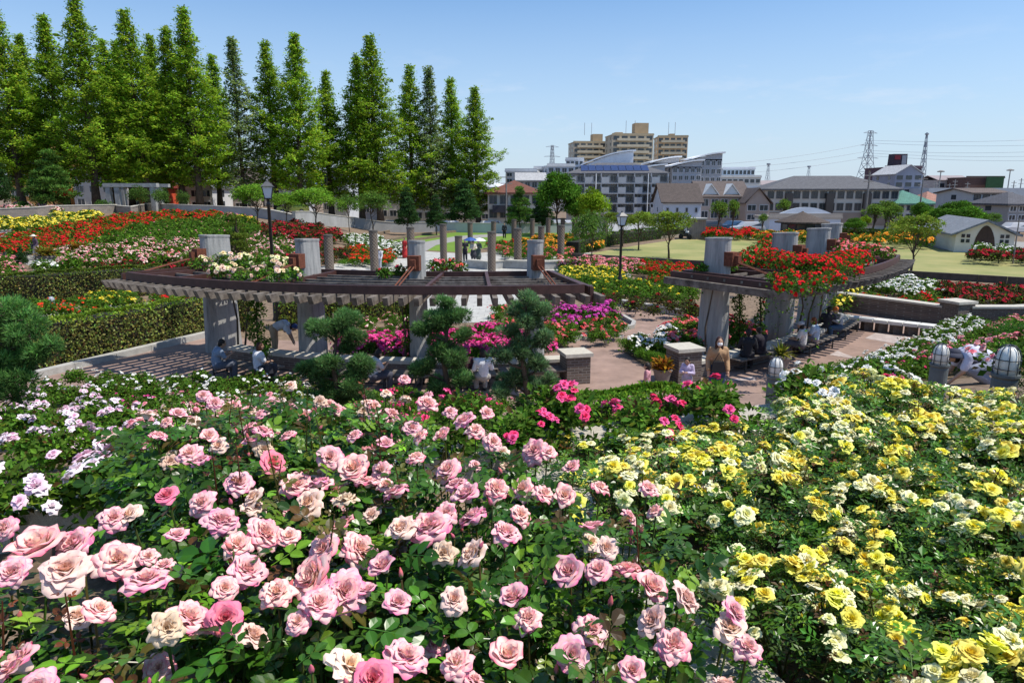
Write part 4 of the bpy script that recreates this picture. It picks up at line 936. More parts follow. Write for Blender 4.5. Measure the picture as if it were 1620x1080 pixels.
line_wall('low_rail', 'low board edge running along the hedge beside the lawn', pxw([(900, 404), (960, 388), (1080, 374)]), .1, .3, mat('pale_board', (.35, .31, .25), .9, .2, 3), cat='edging')
line_wall('white_fence', 'long white boundary fence behind the stone frame', pxw([(225, 333), (290, 336)]), .1, .8, mat('white_paint', (.72, .72, .70), .7, .05, 2), cat='fence')
line_wall('white_fence', 'white boundary fence between the dark trunks right of the grey roofed house', pxw([(300, 335), (390, 343)]), .1, .8, MATS['white_paint'], cat='fence')

# ---------------------------------------------------------------- the two pergolas
def phi_at(Cc, r, px, z=2.0):
    ps = np.linspace(-1.4, 1.5, 1200); P = [pol(Cc, r, p, z) for p in ps]; return float(ps[np.argmin([abs(proj(q)[0]-px) for q in P])])
C1, C2 = (-1.6, 33.8), (-9.3, 42.4)
ph1 = [phi_at(C1, 13.5, x) for x in (347, 491, 662, 846)]
pergola('long curved pergola on the left with grey rafters and cream climbing roses at one end', C1, 13.5, 12.85, 16.5, 17.1, phi_at(C1, 16.5, 207), phi_at(C1, 16.6, 924), ph1, 2.72, 40, 3.85, [1.05, .95, .68, .68])
ps2 = np.linspace(.35, 1.15, 800)
def phi2(r, px): return float(ps2[np.argmin([abs(proj(pol(C2, r, p, 2.0))[0]-px) for p in ps2])])
ph2 = [phi2(26, x) for x in (1131, 1236, 1289, 1328)]
pergola('curved pergola on the right smothered in red climbing roses', C2, 26.0, 24.9, 28.7, 29.3, phi2(28.7, 1248)-.01, phi2(28.7, 1418), ph2, 2.62, 32, 3.85, .92)
W1a, W1b = phi_at(C1, 14.4, 370, .5), phi_at(C1, 14.3, 888, .5)
seat_wall('curved low brick wall with pale coping under the left pergola', C1, 14.15, 14.65, W1a, W1b, .52)
brick_pier('square brick pier at the right end of the curved wall under the left pergola', PZ(909, 603, 0), phi_at(C1, 14.4, 909), .68, .88)
seat_wall('curved low brick wall behind the benches of the right pergola', C2, 26.9, 27.4, phi2(27.2, 1095), phi2(27.2, 1345), .5)
brick_pier('brick pier with pale cap behind the small child', PZ(1080, 600, 0), .3, .72, .98)
brick_pier('brick pier at the corner of the court on the far right', PZ(1510, 516, 0), .3, .85, 1.05)
line_wall('court_wall', 'long brick wall with pale coping behind the white slab bench', [PZ(1325, 489, 0), PZ(1420, 503, 0), PZ(1492, 514, 0)], .45, .8, BRICK(), CAPM())
line_wall('court_wall', 'brick wall with pale coping running out of the photo beyond the corner pier', [PZ(1528, 517, 0), PZ(1680, 520, 0)], .45, .85, BRICK(), CAPM())
slab_b = thing('slab_bench', 'long low bench of white stone slabs below the brick court wall', 'bench', PZ(1400, 516, 0))
pa, pb = PZ(1318, 499, .42), PZ(1480, 517, .42)
for i in range(7):
    a, b = pa+(pb-pa)*(i+.03)/7, pa+(pb-pa)*(i+.97)/7; mb = MB(); mb.beam(a, b, .55, .12); mb.obj('slab', mat('white_slab', (.66, .65, .61), .7, .08, 6), slab_b, tuple(-np.array(slab_b.location)))
    mb = MB(); m = (a+b)/2; mb.box((m[0], m[1], .17), (.35, .3, .34)); mb.obj('leg', BRICK(), slab_b, tuple(-np.array(slab_b.location)))
BN = [(388, 598, C1, 'slatted grey bench under the left pergola where two people sit'), (610, 612, C1, 'slatted grey bench left of the second clipped conifer'), (722, 612, C1, 'slatted grey bench under the left pergola below the person seated back to the camera'),
      (850, 606, C1, 'slatted grey bench hidden behind the tallest clipped conifer'),
      (1196, 580, C2, 'slatted grey bench nearest the woman in the tan sweater'), (1287, 556, C2, 'slatted grey bench where two people in white sit'), (1335, 530, C2, 'slatted grey bench at the far end under the right pergola')]
for px, py, Cc, lb in BN:
    p = PZ(px, py, 0); bench(lb, p, math.atan2(p[0]-Cc[0], -(p[1]-Cc[1])), 2.4)

# ---------------------------------------------------------------- lattice columns of the plaza
COLS = [(522, 371, 433), (593, 364, 432), (651, 359, 423), (702, 354, 414), (726, 373, 420), (744, 352, 386), (778, 366, 431), (781, 350, 384), (813, 347, 382), (819, 361, 424), (842, 346, 377), (856, 358, 405),
        (867, 345, 378), (887, 356, 413), (890, 345, 374), (912, 353, 398), (937, 352, 394), (908, 345, 372), (957, 350, 390), (975, 367, 386), (990, 366, 384), (1006, 364, 380), (1020, 364, 376), (1035, 362, 373)]
lat = [a for a in COLS]
lm = MB(); lm.lathe([(.27, -.2), (.27, 2.52)], n=20); lmesh = lm.mesh('lattice_shaft', lattice_mat()); lc = MB(); lc.lathe([(.29, 2.52), (.29, 2.62), (.25, 2.64)], n=20); lcap = lc.mesh('lattice_cap', mat('dark_cap', (.09, .08, .07), .9, .2, 3))
cname = {0: 'round lattice brick column just right of the second pergola pillar', 1: 'round lattice brick column beside the figure in a white sun hat', 2: 'round lattice column behind the third pergola pillar', 6: 'round lattice column right of the people with parasols', 9: 'round lattice column left of the fourth pergola pillar', 13: 'round lattice column at the corner of the orange rose bed'}
for i, (x, yt, yb) in enumerate(COLS):
    p = hits([x], [yb])[0]; hh = PY(x, yt, p[1])[2]-p[2]
    t = thing('lattice_column', cname.get(i, 'round brick lattice column of the far plaza, %s counting from the left' % ('first second third fourth fifth sixth seventh eighth ninth tenth eleventh twelfth thirteenth fourteenth fifteenth sixteenth seventeenth eighteenth nineteenth twentieth twenty-first twenty-second twenty-third twenty-fourth'.split()[sorted(COLS).index((x, yt, yb))])), 'column', p, i*.3, 'lattice brick columns round the white plaza', (1, 1, hh/2.64))
    link('shaft', lmesh, t); link('cap', lcap, t)
def low_planter(label, px, wpx):
    a = hits([px-wpx/2, px+wpx/2], [424, 424]); line_wall('planter_wall', label, [a[0], (a[0]+a[1])/2+np.array([0, -1.2, 0]), a[1]], .4, .6, CONC(), CAPM(), cat='planter')
low_planter('low curved concrete planter wall in front of the orange rose bed', 850, 130)
low_planter('low curved concrete planter wall behind the people with parasols', 772, 60)

# ---------------------------------------------------------------- lamps, bollards
lp = PZ(438, 507, 0); lamp_post('dark lamp post with a square lantern standing behind the cream roses of the left pergola', lp, PY(430, 287, lp[1])[2], 'dark lamp posts with square lanterns')
lp = PZ(980, 462, 0); lamp_post('thin dark lamp post in the bed between the two pergolas', lp, PY(985, 336, lp[1])[2], 'dark lamp posts with square lanterns')
for px, py, d, lb in ((1598, 545, 6.6, 'largest caged globe lamp, at the right edge among the yellow roses'), (1491, 543, 10.6, 'caged globe lamp left of the bending gardener'), (1229, 564, 11.3, 'caged globe lamp in front of the potted spiky plant')):
    t = PY(px, py, d); sc = .95 if d > 8 else .84; bollard_lamp(lb, (t[0], t[1], t[2]-.842*sc), sc, rz=.3)
for px, py, lb in ((84, 496, 'low path bollard beside the far left bed of red and yellow roses'), (10, 404, 'low path bollard at the left edge of the photo'), (50, 402, 'low path bollard by the walker in the beige hat'), (253, 420, 'low path bollard behind the left tip of the pergola'), (1056, 545, 'low path bollard among the pink and white roses by the right pergola')):
    small_bollard(lb, G(px, py))
# ---------------------------------------------------------------- foreground: pink and yellow beds
ORD = 'first second third fourth fifth sixth seventh eighth ninth tenth eleventh twelfth thirteenth fourteenth fifteenth sixteenth'.split()
PF = [near_foliage('pink_rose_foliage', s, .54, .99, 620, .112, CMP5, .05, base=(.042, .112, .012)) for s in (1, 2, 3, 4)]
PC = [canes_mesh('canes', s, .45, .9, 12) for s in (1, 2)]
PS = [shoot_mesh('young_shoot', s, l) for s, l in ((1, .12), (2, .2), (3, .3), (4, .16))]
B_PINK = [bloom_mesh('pink_bloom', s, pal_pink, n, o, nu=9, nv=9, ruffle=r) for s, n, o, r in ((1, 34, 1.0, .06), (2, 42, .92, .08), (3, 30, 1.1, .09), (4, 28, .72, .06), (8, 46, 1.02, .10), (9, 22, .55, .05), (10, 38, 1.12, .10))]
B_PALE = [bloom_mesh('pale_pink_bloom', s, pal_pale, 32, o, nu=8, nv=8, ruffle=.08) for s, o in ((5, .95), (6, .7), (16, 1.1))]
B_OLD = [bloom_mesh('faded_bloom', 17, pal_old, 26, 1.15, nu=8, nv=8, ruffle=.12)]
B_HOT = [bloom_mesh('hot_pink_bloom', 7, pal_hot, 30, .85, nu=8, nv=8)]
BUD_P = bud_mesh('pink_bud', (.75, .18, .22)); BUD_Y = bud_mesh('yellow_bud', (.82, .6, .05))
def dia(me): v = np.empty(len(me.vertices)*3); me.vertices.foreach_get('co', v); v = v.reshape(-1, 3); return 2*np.percentile(np.hypot(v[:, 0], v[:, 1]), 97)
from mathutils import Matrix
def orient(o, nrm, spin):
    n = Vector(nrm).normalized(); q = n.to_track_quat('Z', 'Y'); o.rotation_mode = 'QUATERNION'; from mathutils import Quaternion
    o.rotation_quaternion = q @ Quaternion((0, 0, 1), spin)
rng = np.random.RandomState(11); pinks = []
rows_ = [1.0, 1.55, 2.1, 2.65, 3.2, 3.75, 4.3]
for ri, y in enumerate(rows_):
    xr = float(np.interp(y, [1, 1.5, 2.1, 2.65, 3.2, 3.75, 4.3], [.02, .10, .05, -.2, -.15, -.3, -.45])); xs = np.arange(xr, -.80*y-.75, -.66); row = []
    for j, x in enumerate(xs):
        xx, yy = x+rng.normal(0, .05), y+rng.normal(0, .06); g = float(h(xx, yy))
        px, _ = proj((xx, yy, g+.9)); tp = proj((xx, yy, g+1.0))[1]
        if yy > float(edge(xx))-.5: continue
        if px < 235+330/yy and y > 1.9 and px < 375: continue
        if px > 690 and tp < 683 and y > 2.5: continue
        if px > 600 and y > 4.0: continue
        k = .92 if px < 300 and y > 1.5 else 1.0
        if px > 690 and y > 2.8: k = .62 if y > 3.4 else .78
        elif y > 3.5: k = .82
        row.append((xx, yy, g, k))
    row.sort()
    for j, (xx, yy, g, k) in enumerate(row):
        t = thing('pink_rose_bush', 'pink rose bush, %s from the left in the %s row from the bottom edge' % (ORD[j], ORD[ri]), 'rose bush', (xx, yy, g), rng.rand()*6.28, 'pink rose bushes in the nearest bed', ((.84, .84, k) if j == len(row)-1 else (1, 1, k)))
        link('foliage', PF[rng.randint(4)], t); link('canes', PC[rng.randint(2)], t)
        add_shoots(t, rng, PS, rng.randint(0, 4)+(3 if xx < -.3 and yy > 1.8 else 0), .5, .95)
        pinks.append((t, [], k))
BL = [(104,903,75),(65,868,65),(120,860,50),(185,885,55),(232,920,62),(155,965,45),(35,1052,62),(298,980,55),(356,978,52),(390,903,52),(438,938,52),(355,930,38),(498,915,62),(545,938,60),(580,936,32),(550,1055,66),(640,1042,60),(722,1050,52),
 (320,795,42),(350,825,45),(418,845,50),(376,862,42),(490,797,42),(470,768,42),(522,724,38),(560,742,42),(603,745,36),(582,764,36),(610,768,32),(430,733,40),(378,765,38),(512,868,44),(568,870,46),(280,848,32),(636,838,40),(680,835,55),(705,815,42),(748,880,50),(748,820,44),(738,785,42),(722,768,34),(785,775,44),(826,774,38),(862,782,42),(893,785,38),(800,845,48),(824,816,38),(752,736,24),(708,745,44),(658,725,34),(652,678,34),(675,640,32),(677,628,24),(712,652,26),(735,668,32),(752,682,30),(845,715,44),(866,716,36),
 (718,950,50),(812,948,46),(835,980,52),(900,907,56),(946,903,48),(993,903,52),(1030,932,54),(1082,950,52),(935,997,60),(903,1037,62),(1033,985,50),(1065,1022,64),(1000,1062,42),(1160,970,46),(1183,1025,44),(950,772,34),(780,700,30),(590,1075,60),(60,1085,50),(180,820,44),(206,815,32),(300,718,38),(318,730,30),(20,905,50),(265,785,30),(10,835,40),(235,880,30),(260,895,26),(620,655,26),(700,690,30),(560,690,28),(455,690,26),(480,660,24),(400,700,26),(610,705,28),(330,690,24),(770,655,24),(640,600,22),(430,640,22),(280,655,24),(250,690,26),(370,640,20),(460,610,18),(520,640,20)]
bdia = {m.name: dia(m) for m in B_PINK+B_PALE+B_HOT+B_OLD}
def nearest(L_, p): return min(L_, key=lambda t: (t[0].location.x-p[0])**2+(t[0].location.y-p[1])**2)
def to_local(t, p):
    d = np.array(p)-np.array(t.location); a = -t.rotation_euler.z; s = t.scale
    return np.array([(d[0]*cos(a)-d[1]*sin(a))/s[0], (d[0]*sin(a)+d[1]*cos(a))/s[1], d[2]/s[2]])
def put_bloom(ent, p, nrm, spin, size, me, name='bloom', base=0):
    t, stems, k = ent; o = link(name, me, t); o.location = to_local(t, p); a = -t.rotation_euler.z
    orient(o, (nrm[0]*cos(a)-nrm[1]*sin(a), nrm[0]*sin(a)+nrm[1]*cos(a), nrm[2]), spin); o.scale = (size, size, size/t.scale[2]); stems.append((o.location.copy(), size)); return o
for i, (px, py, d) in enumerate(BL):
    p = PZ(px, py, 4.12); far = p[1] > 3.0
    if far: p = PZ(px, py, 4.12-.30*min(1, (p[1]-3.0)/.8))
    ent = nearest(pinks, p); s = scale_at(p)
    me = (B_PINK*4+B_PALE*1+B_HOT)[rng.randint(len(B_PINK)*4+len(B_PALE)+1)]; size = d/s/bdia[me.name]*rng.uniform(.92, 1.16)
    n = unit(np.array([rng.normal(0, .35), -.38+rng.normal(0, .3), 1.0])); put_bloom(ent, p-n*size*.2, n, rng.rand()*6, size, me)
for ent in pinks:      # a few more half-hidden blooms and buds on every bush
    t, st, k = ent
    for i in range(rng.randint(11, 16) if t.location.y < 2.6 else rng.randint(14, 20)):
        a, r = rng.rand()*6.28, .5*math.sqrt(rng.rand()); p = np.array([t.location.x+r*cos(a), t.location.y+r*sin(a), t.location.z+.97*k+rng.uniform(-.08, .08)])
        u, v = proj(p)
        if any((u-b[0])**2+(v-b[1])**2 < (b[2]*.62)**2 for b in BL): continue
        me = (B_PINK+B_PALE+B_OLD)[rng.randint(11)]; put_bloom(ent, p, unit(np.array([rng.normal(0, .4), rng.normal(-.2, .4), 1])), rng.rand()*6, rng.uniform(.058, .092)/bdia[me.name], me)
    for i in range(rng.randint(3, 7)):
        a, r = rng.rand()*6.28, .5*math.sqrt(rng.rand()); p = np.array([t.location.x+r*cos(a), t.location.y+r*sin(a), t.location.z+.93*k+rng.uniform(.0, .14)])
        put_bloom(ent, p, unit(np.array([rng.normal(0, .3), rng.normal(0, .3), 1])), 0, rng.uniform(.028, .045), BUD_P, 'bud')
def stems_for(ent, ht, col=(.07, .09, .02), r=.004):
    t, st, k = ent
    if not st: return
    mb = MB(); rg = np.random.RandomState(5)
    for p, sz in st:
        p = np.array(p); q = p*np.array([.45, .45, 0])+np.array([0, 0, ht*.45]); m = (p+q)/2+np.array([p[0]*.18, p[1]*.18, -.02]); mb.tube([p-(0, 0, sz*.1), p*.85+m*.15-(0, 0, .03), m, q], [r*.8, r, r*1.1, r*1.4], 5, col=vary(rg, 1, col, .3, .2)[0])
    mb.obj('flower_stems', mat_attr(), t)
for e in pinks: stems_for(e, .9)

YF = [near_foliage('yellow_rose_foliage', s, .42, .52, 520, .085, CMP5L, .03, base=(.055, .135, .016)) for s in (11, 12, 13, 14)]
YC = canes_mesh('yellow_canes', 5, .32, .45, 10, .006)
YS = [shoot_mesh('young_shoot', s, l, .045) for s, l in ((15, .03), (16, .1))]
B_YEL = [bloom_mesh('yellow_bloom', s, pal_yellow, 26, o, nu=6, nv=6, ruffle=.06) for s, o in ((21, .86), (22, .68), (25, .98))]
B_CRM = [bloom_mesh('cream_bloom', s, pal_cream, 28, o, nu=6, nv=6, ruffle=.07) for s, o in ((23, .95), (24, .82), (26, 1.05))]
ydia = {m.name: dia(m) for m in B_YEL+B_CRM}
YROOT = []
for v in range(5):
    t = thing('yellow_rose_bush', 'x', 'rose bush', (0, 0, -500), 0, 'yellow rose bushes on the terrace'); link('foliage', YF[v % 4], t); link('canes', YC, t)
    add_shoots(t, rng, YS, 1+v % 2, .36, .42)
    ent = (t, [], 1.0); k = 12 if v < 4 else 10
    for c in range(k):
        a = c*2*pi/k+rng.normal(0, .3); r = rng.uniform(.08, .40); cx, cy = r*cos(a), r*sin(a); fade = rng.rand()
        for j in range(rng.randint(4, 8)):
            x, y = cx+rng.normal(0, .045), cy+rng.normal(0, .045); z = .51-.10*((x*x+y*y)/.16)+rng.uniform(-.02, .05)
            me = B_YEL[rng.randint(3)] if rng.rand() > fade*.8 else B_CRM[rng.randint(3)]
            o = link('bloom', me, t, (x, y, z)); sz = rng.uniform(.048, .086)/ydia[me.name]; orient(o, (x*1.4+rng.normal(0, .35), y*1.4+rng.normal(0, .35)-.15, 1), rng.rand()*6); o.scale = (sz,)*3; ent[1].append((o.location.copy(), sz))
        for j in range(1): 
            o = link('bud', BUD_Y, t, (cx+rng.normal(0, .05), cy+rng.normal(0, .05), .53)); o.scale = (.026,)*3
    stems_for(ent, .5, r=.0028); YROOT.append(t)
def blocked_(x, y, g):
    u, v = proj((x, y, g+.6)); return any(a-34 < u < b+34 and v < d_ and y < z for a, b, d_, z in ((1214, 1246, 612, 11), (1570, 1640, 612, 6.4), (1470, 1510, 590, 10)))
yl = []; Y0 = 1.55; ri = 0; first = True; yrow = []
GAPS = [(1368, 748, 34), (1225, 1045, 34), (1505, 720, 0)]
while Y0 < 8.2:
    xs = np.arange(float(cop_x(min(Y0, 5.0)))+.30 if Y0 < 5 else .9, .80*Y0+.9, .56); row = []
    for x in xs:
        xx, yy = x+rng.normal(0, .07)+(.28 if ri % 2 else 0), Y0+rng.normal(0, .06); g = float(h(xx, yy))
        if yy > float(edge(xx))-.42: continue
        u, v = proj((xx, yy, g+.2))
        if any((u-a)**2+((v-b)*1.3)**2 < r*r for a, b, r in GAPS): continue
        tp = proj((xx, yy, g+.60))[1]
        kk = 1.0
        if u < 1225:
            while kk > .35 and proj((xx, yy, g+.62*kk))[1] < 662+(1225-u)*.11: kk -= .08
            if kk <= .42: continue
        if blocked_(xx, yy, g): continue
        row.append((xx, yy, g, kk))
    row.sort()
    for j, q in enumerate(row): yrow.append((q, 'yellow rose bush, %s from the left in the %s row from the bottom edge' % (ORD[j], ORD[ri])))
    Y0 += .50; ri += 1
for i, (q, lb) in enumerate(yrow):
    sc_ = rng.uniform(.88, 1.12) if q[3] == 1 else 1.0; dup(YROOT[rng.randint(5)], q[:3], rng.rand()*6.28, (sc_, sc_, sc_*q[3]), lb)
def kill(o):
    for c in list(o.children): kill(c)
    bpy.data.objects.remove(o)
for t in YROOT: kill(t)
# petals fallen on the soil between the beds
mb = MB(); n = 260; P = np.concatenate([hits(rng.normal(1228, 18, n//2), rng.normal(1040, 14, n//2)), hits(rng.uniform(980, 1240, n//2), rng.uniform(860, 1075, n//2))]); P[:, 2] += .045
X, Y, Z = frames(rng.normal(0, 1, (n, 3))*np.array([1, 1, .15]), np.tile((0, 0, 1.), (n, 1))+rng.normal(0, .2, (n, 3))); mb.arr(LEAF_LO[0]*np.array([1.4, 1, 1]), LEAF_LO[1], P, X, Y, Z, rng.uniform(.02, .035, n), vary(rng, n, (.75, .70, .45), .1, .05))
mb.obj('fallen_petals', colmat('petal', .85, .16, .10, .06, .02), kind='stuff', label='cream petals scattered on the brown mulch')
# ---------------------------------------------------------------- beds of rose bushes, all bushes of their own
GRN = (.085, .18, .02)
FOL = {'n': [bush_foliage('rose_foliage', s, .42, .62, 900, .070, GRN) for s in (31, 32, 33)],      # nearer beds
       'f': [bush_foliage('rose_foliage', s, .46, .62, 420, .105, GRN) for s in (34, 35, 36)],      # far beds
       'r': [bush_foliage('reddish_rose_foliage', s, .46, .62, 420, .105, (.05, .06, .02), .35) for s in (37, 38)]}
PALS = dict(red=[flat((.66, .008, .014)), flat((.76, .018, .03))], orangered=[flat((0.85, 0.0885, 0.0236)), flat((0.732, 0.0354, 0.0236))], darkred=[flat((0.496, 0.0142, 0.0354)), flat((0.59, 0.0236, 0.059))],
  magenta=[flat((0.732, 0.0531, 0.307)), flat((0.826, 0.142, 0.425))], purple=[flat((0.566, 0.0472, 0.389)), flat((0.708, 0.118, 0.496))], pink=[flat((0.92, 0.283, 0.354)), flat((0.944, 0.472, 0.472))], hotpink=[flat((0.897, 0.059, 0.201)), flat((0.873, 0.118, 0.33))],
  pale=[flat((0.944, 0.614, 0.566)), flat((0.968, 0.732, 0.649)), flat((0.873, 0.354, 0.401))], white=[flat((0.944, 0.909, 0.802)), flat((0.968, 0.944, 0.897))], yellow=[flat((0.944, 0.708, 0.0354)), flat((0.968, 0.826, 0.189))], orange=[flat((0.944, 0.354, 0.0354)), flat((0.968, 0.531, 0.0708))],
  cream=[flat((0.97, 0.779, 0.472)), flat((0.97, 0.873, 0.649)), flat((0.944, 0.649, 0.472))], lilac=[flat((0.92, 0.614, 0.732)), flat((0.944, 0.779, 0.826))], coral=[flat((0.944, 0.165, 0.165)), flat((0.92, 0.26, 0.283))])
WORD = dict(red='red', orangered='orange red', darkred='dark red', magenta='magenta', purple='purple', pink='pink', hotpink='bright pink', pale='pale pink', white='white', yellow='yellow', orange='orange', cream='cream', lilac='lilac', coral='coral')
PROTO = {}
def proto(col, cls, nb, size):
    k = (col, cls, nb, size)
    if k not in PROTO:
        PROTO[k] = [(FOL[cls][i % len(FOL[cls])], blossoms_mesh(col+'_blossoms', 50+i, int(nb*1.5), .45, .62, size*1.12, PALS[col])) for i in range(3)]
    return PROTO[k]
SMALL = {}
def smallb(col):
    if col not in SMALL: SMALL[col] = [bloom_mesh(col+'_bloom', 60+i, p, N=15, nu=4, nv=4, openness=.85+.1*i, ruffle=.08, material=colmat('bed_petal', .85, .16, .10, .08, .0)) for i, p in enumerate(PALS[col])]
    return SMALL[col]
CLEAR = [(1462, 540, 1512, 604, 10.6), (1570, 540, 1640, 640, 6.6), (1214, 560, 1246, 628, 11.3), (1112, 520, 1160, 604, 15), (1070, 555, 1100, 600, 15), (1512, 570, 1580, 578, 10.4), (1010, 580, 1066, 606, 14)]
def blocked(p, sc):
    u, v = proj((p[0], p[1], p[2]+.62*sc)); r = .42*sc*scale_at(p); return any(x0-r*.6 < u < x1+r*.6 and v < y1 and p[1] < d for x0, y0, x1, y1, d in CLEAR)
def bed(col, where, poly, n, sc=1.0, nb=22, size=.085, cls='f', sp=.62, dz=None, seed=0, leaf=None, indiv=0, hz=1.0):
    """n bushes with their tops inside that outline of the photograph"""
    rg = np.random.RandomState(seed+len(poly)*7+int(poly[0][0])); xs, ys = [p[0] for p in poly], [p[1] for p in poly]
    m = 5000; u, v = rg.uniform(min(xs), max(xs), m), rg.uniform(min(ys), max(ys), m); k = inpoly(u, v, poly); P = hits(u[k], v[k], (.6*sc if dz is None else dz)); keep = []
    for p in P:
        if len(keep) >= n: break
        if blocked(p, sc) or (-.3 < p[0] < 3.3 and 0 < p[1]-float(edge(p[0])) < 1.95): continue
        if all((p[0]-q[0])**2+(p[1]-q[1])**2 > (sp*sc)**2 for q in keep): keep.append(p)
    name = WORD[col].replace(' ', '_')+'_rose_bush'; lb = '%s rose bush massed %s' % (WORD[col], where)
    if leaf: name = 'leafy_rose_bush'; lb = leaf
    for p in keep:
        i = rg.randint(3); s = sc*rg.uniform(.78, 1.22)
        if indiv:
            t = thing(name, lb, 'rose bush', p, rg.rand()*6.28, '%s roses %s' % (WORD[col], where), (s, s, s*hz)); link('foliage', FOL[cls][i], t)
            Q, Nn = blossom_spots(rg, indiv, .44, .62, 3); B = smallb(col)
            for q, nn in zip(Q, Nn):
                o = link('bloom', B[rg.randint(len(B))], t, q); orient(o, nn, rg.rand()*6); o.scale = (size*rg.uniform(.7, 1.15)/s,)*3
        else:
            fm, bm = proto(col, cls, int(nb*(1+.6*(sc > 1.25))), round(size/sc**.75, 3))[i]; t = link(name, fm, None, p, rg.rand()*6.28, (s, s, s*hz), lb, 'rose bush', '%s roses %s' % (WORD[col], where)); link('blossoms', bm, t)
# slope just beyond the terrace coping
bed('lilac', 'beyond the coping at the far left', [(0, 640), (60, 605), (180, 640), (260, 690), (215, 745), (0, 760)], 30, .95, size=.125, cls='n', sp=.5, indiv=14)
bed('pale', 'beyond the coping behind the tall red shoots', [(230, 690), (180, 640), (330, 625), (460, 640), (520, 690), (300, 720)], 26, .95, size=.11, cls='n', sp=.55, indiv=11)
bed('white', 'along the slope in front of the left court', [(60, 600), (130, 585), (340, 592), (480, 596), (500, 640), (330, 628), (150, 620), (50, 625)], 46, .9, size=.085, cls='n', sp=.66, indiv=10, seed=2)
bed('magenta', 'in the middle of the left slope', [(180, 622), (300, 618), (310, 640), (190, 640)], 9, .8, size=.08, cls='n', sp=.6, indiv=8)
bed('hotpink', 'on the slope between the clipped conifers', [(560, 615), (680, 610), (880, 640), (870, 668), (700, 660), (560, 650)], 30, .85, size=.085, cls='n', sp=.58, indiv=10)
bed('hotpink', 'in the row in front of the right court', [(872, 645), (880, 628), (1000, 612), (1100, 602), (1100, 606), (1220, 608), (1240, 636), (1060, 640), (960, 645)], 56, .9, size=.10, cls='n', sp=.54, indiv=14)
bed('white', 'in the diagonal row below the right court', [(1275, 595), (1330, 580), (1440, 540), (1510, 505), (1560, 497), (1570, 510), (1500, 545), (1400, 585), (1300, 608)], 75, .85, size=.10, cls='n', sp=.52, indiv=15)
bed('pink', 'on the bank behind the two right hand globe lamps', [(1480, 590), (1470, 560), (1540, 525), (1640, 490), (1640, 590), (1560, 600)], 64, .9, size=.10, cls='n', sp=.6, indiv=12)
bed('hotpink', 'at the foot of the white diagonal row', [(1370, 588), (1450, 565), (1470, 590), (1400, 602)], 14, .8, size=.09, cls='n', sp=.6, indiv=6)
# around the left pergola
bed('magenta', 'inside the ring of the left pergola', [(545, 532), (640, 520), (780, 515), (860, 530), (865, 548), (760, 556), (640, 556), (545, 548)], 110, .9, 60, .10, 'n', .6)
bed('purple', 'right of the tallest clipped conifer', [(862, 480), (962, 478), (968, 496), (868, 508)], 40, .95, 40, .10, 'n', .65)
bed('coral', 'at the rounded right tip of the pergola bed', [(868, 508), (960, 500), (985, 508), (975, 520), (930, 530), (870, 532)], 40, .85, 13, .08, 'n', .7)
bed('pale', 'behind the bent man', [(540, 505), (650, 488), (700, 512), (640, 518), (545, 522)], 30, .8, 12, .08, 'n', .8)
bed('red', 'between the two clipped hedges', [(235, 462), (320, 455), (322, 470), (245, 474)], 40, 1.0, 26, .09, 'f', .7)
bed('yellow', 'between the two clipped hedges', [(150, 462), (210, 460), (215, 474), (150, 478)], 24, 1.0, 16, .09, 'f', .8)
bed('orangered', 'left of the yellow bushes between the hedges', [(15, 476), (150, 470), (140, 486), (90, 490), (20, 494)], 40, 1.0, 10, .09, 'f', .85)
bed('coral', 'in the sparse patch beside the white plaza', [(778, 484), (850, 464), (872, 472), (866, 492), (860, 512), (790, 514)], 46, .85, 7, .08, 'n', .8)
bed('magenta', 'low at the near edge of the white plaza', [(640, 510), (690, 518), (780, 514), (780, 522), (640, 522)], 22, .8, 18, .08, 'n', .8)
# big slope of beds on the left
bed('red', 'in the long red band on the left slope', [(0, 372), (60, 360), (140, 345), (200, 334), (340, 330), (345, 337), (230, 350), (170, 362), (130, 385), (0, 388)], 250, 1.7, 46, .10, 'f', .66, hz=.85)
bed('pale', 'on the green mound of the left slope', [(130, 384), (170, 364), (230, 352), (345, 338), (400, 350), (365, 372), (250, 376), (140, 386)], 170, 1.7, 1, .08, 'f', .62, leaf='leafy rose bush with very few flowers on the green mound at the left', hz=.85)
bed('pale', 'below the green mound on the left', [(90, 394), (160, 385), (300, 374), (320, 385), (330, 402), (240, 410), (100, 414)], 130, 1.4, 26, .10, 'f', .7)
bed('darkred', 'in the low strip above the first hedge', [(130, 420), (200, 414), (300, 408), (310, 424), (205, 428)], 60, 1.1, 18, .10, 'r', .8)
bed('coral', 'left of the first pergola pillar', [(195, 400), (320, 396), (322, 410), (200, 412)], 30, 1.1, 16, .10, 'f', .8)
bed('pink', 'at the left edge beside the grey path', [(0, 404), (24, 404), (28, 424), (0, 426)], 10, 1.2, 40, .11, 'f', .7)
bed('white', 'behind the potted plants at the far left', [(46, 412), (100, 414), (100, 422), (50, 424)], 8, 1.0, 20, .10, 'f', .8)
bed('yellow', 'in front of the stone wall at the far left', [(0, 346), (62, 343), (62, 354), (0, 357)], 18, 1.5, 34, .13, 'f', .8)
bed('yellow', 'in the second clump before the stone wall', [(66, 345), (108, 335), (150, 336), (150, 344), (90, 352)], 22, 1.5, 34, .13, 'f', .8)
bed('pale', 'along the top of the stone wall at the far left', [(8, 322), (90, 320), (98, 329), (10, 332)], 30, 1.3, 40, .13, 'f', .7)
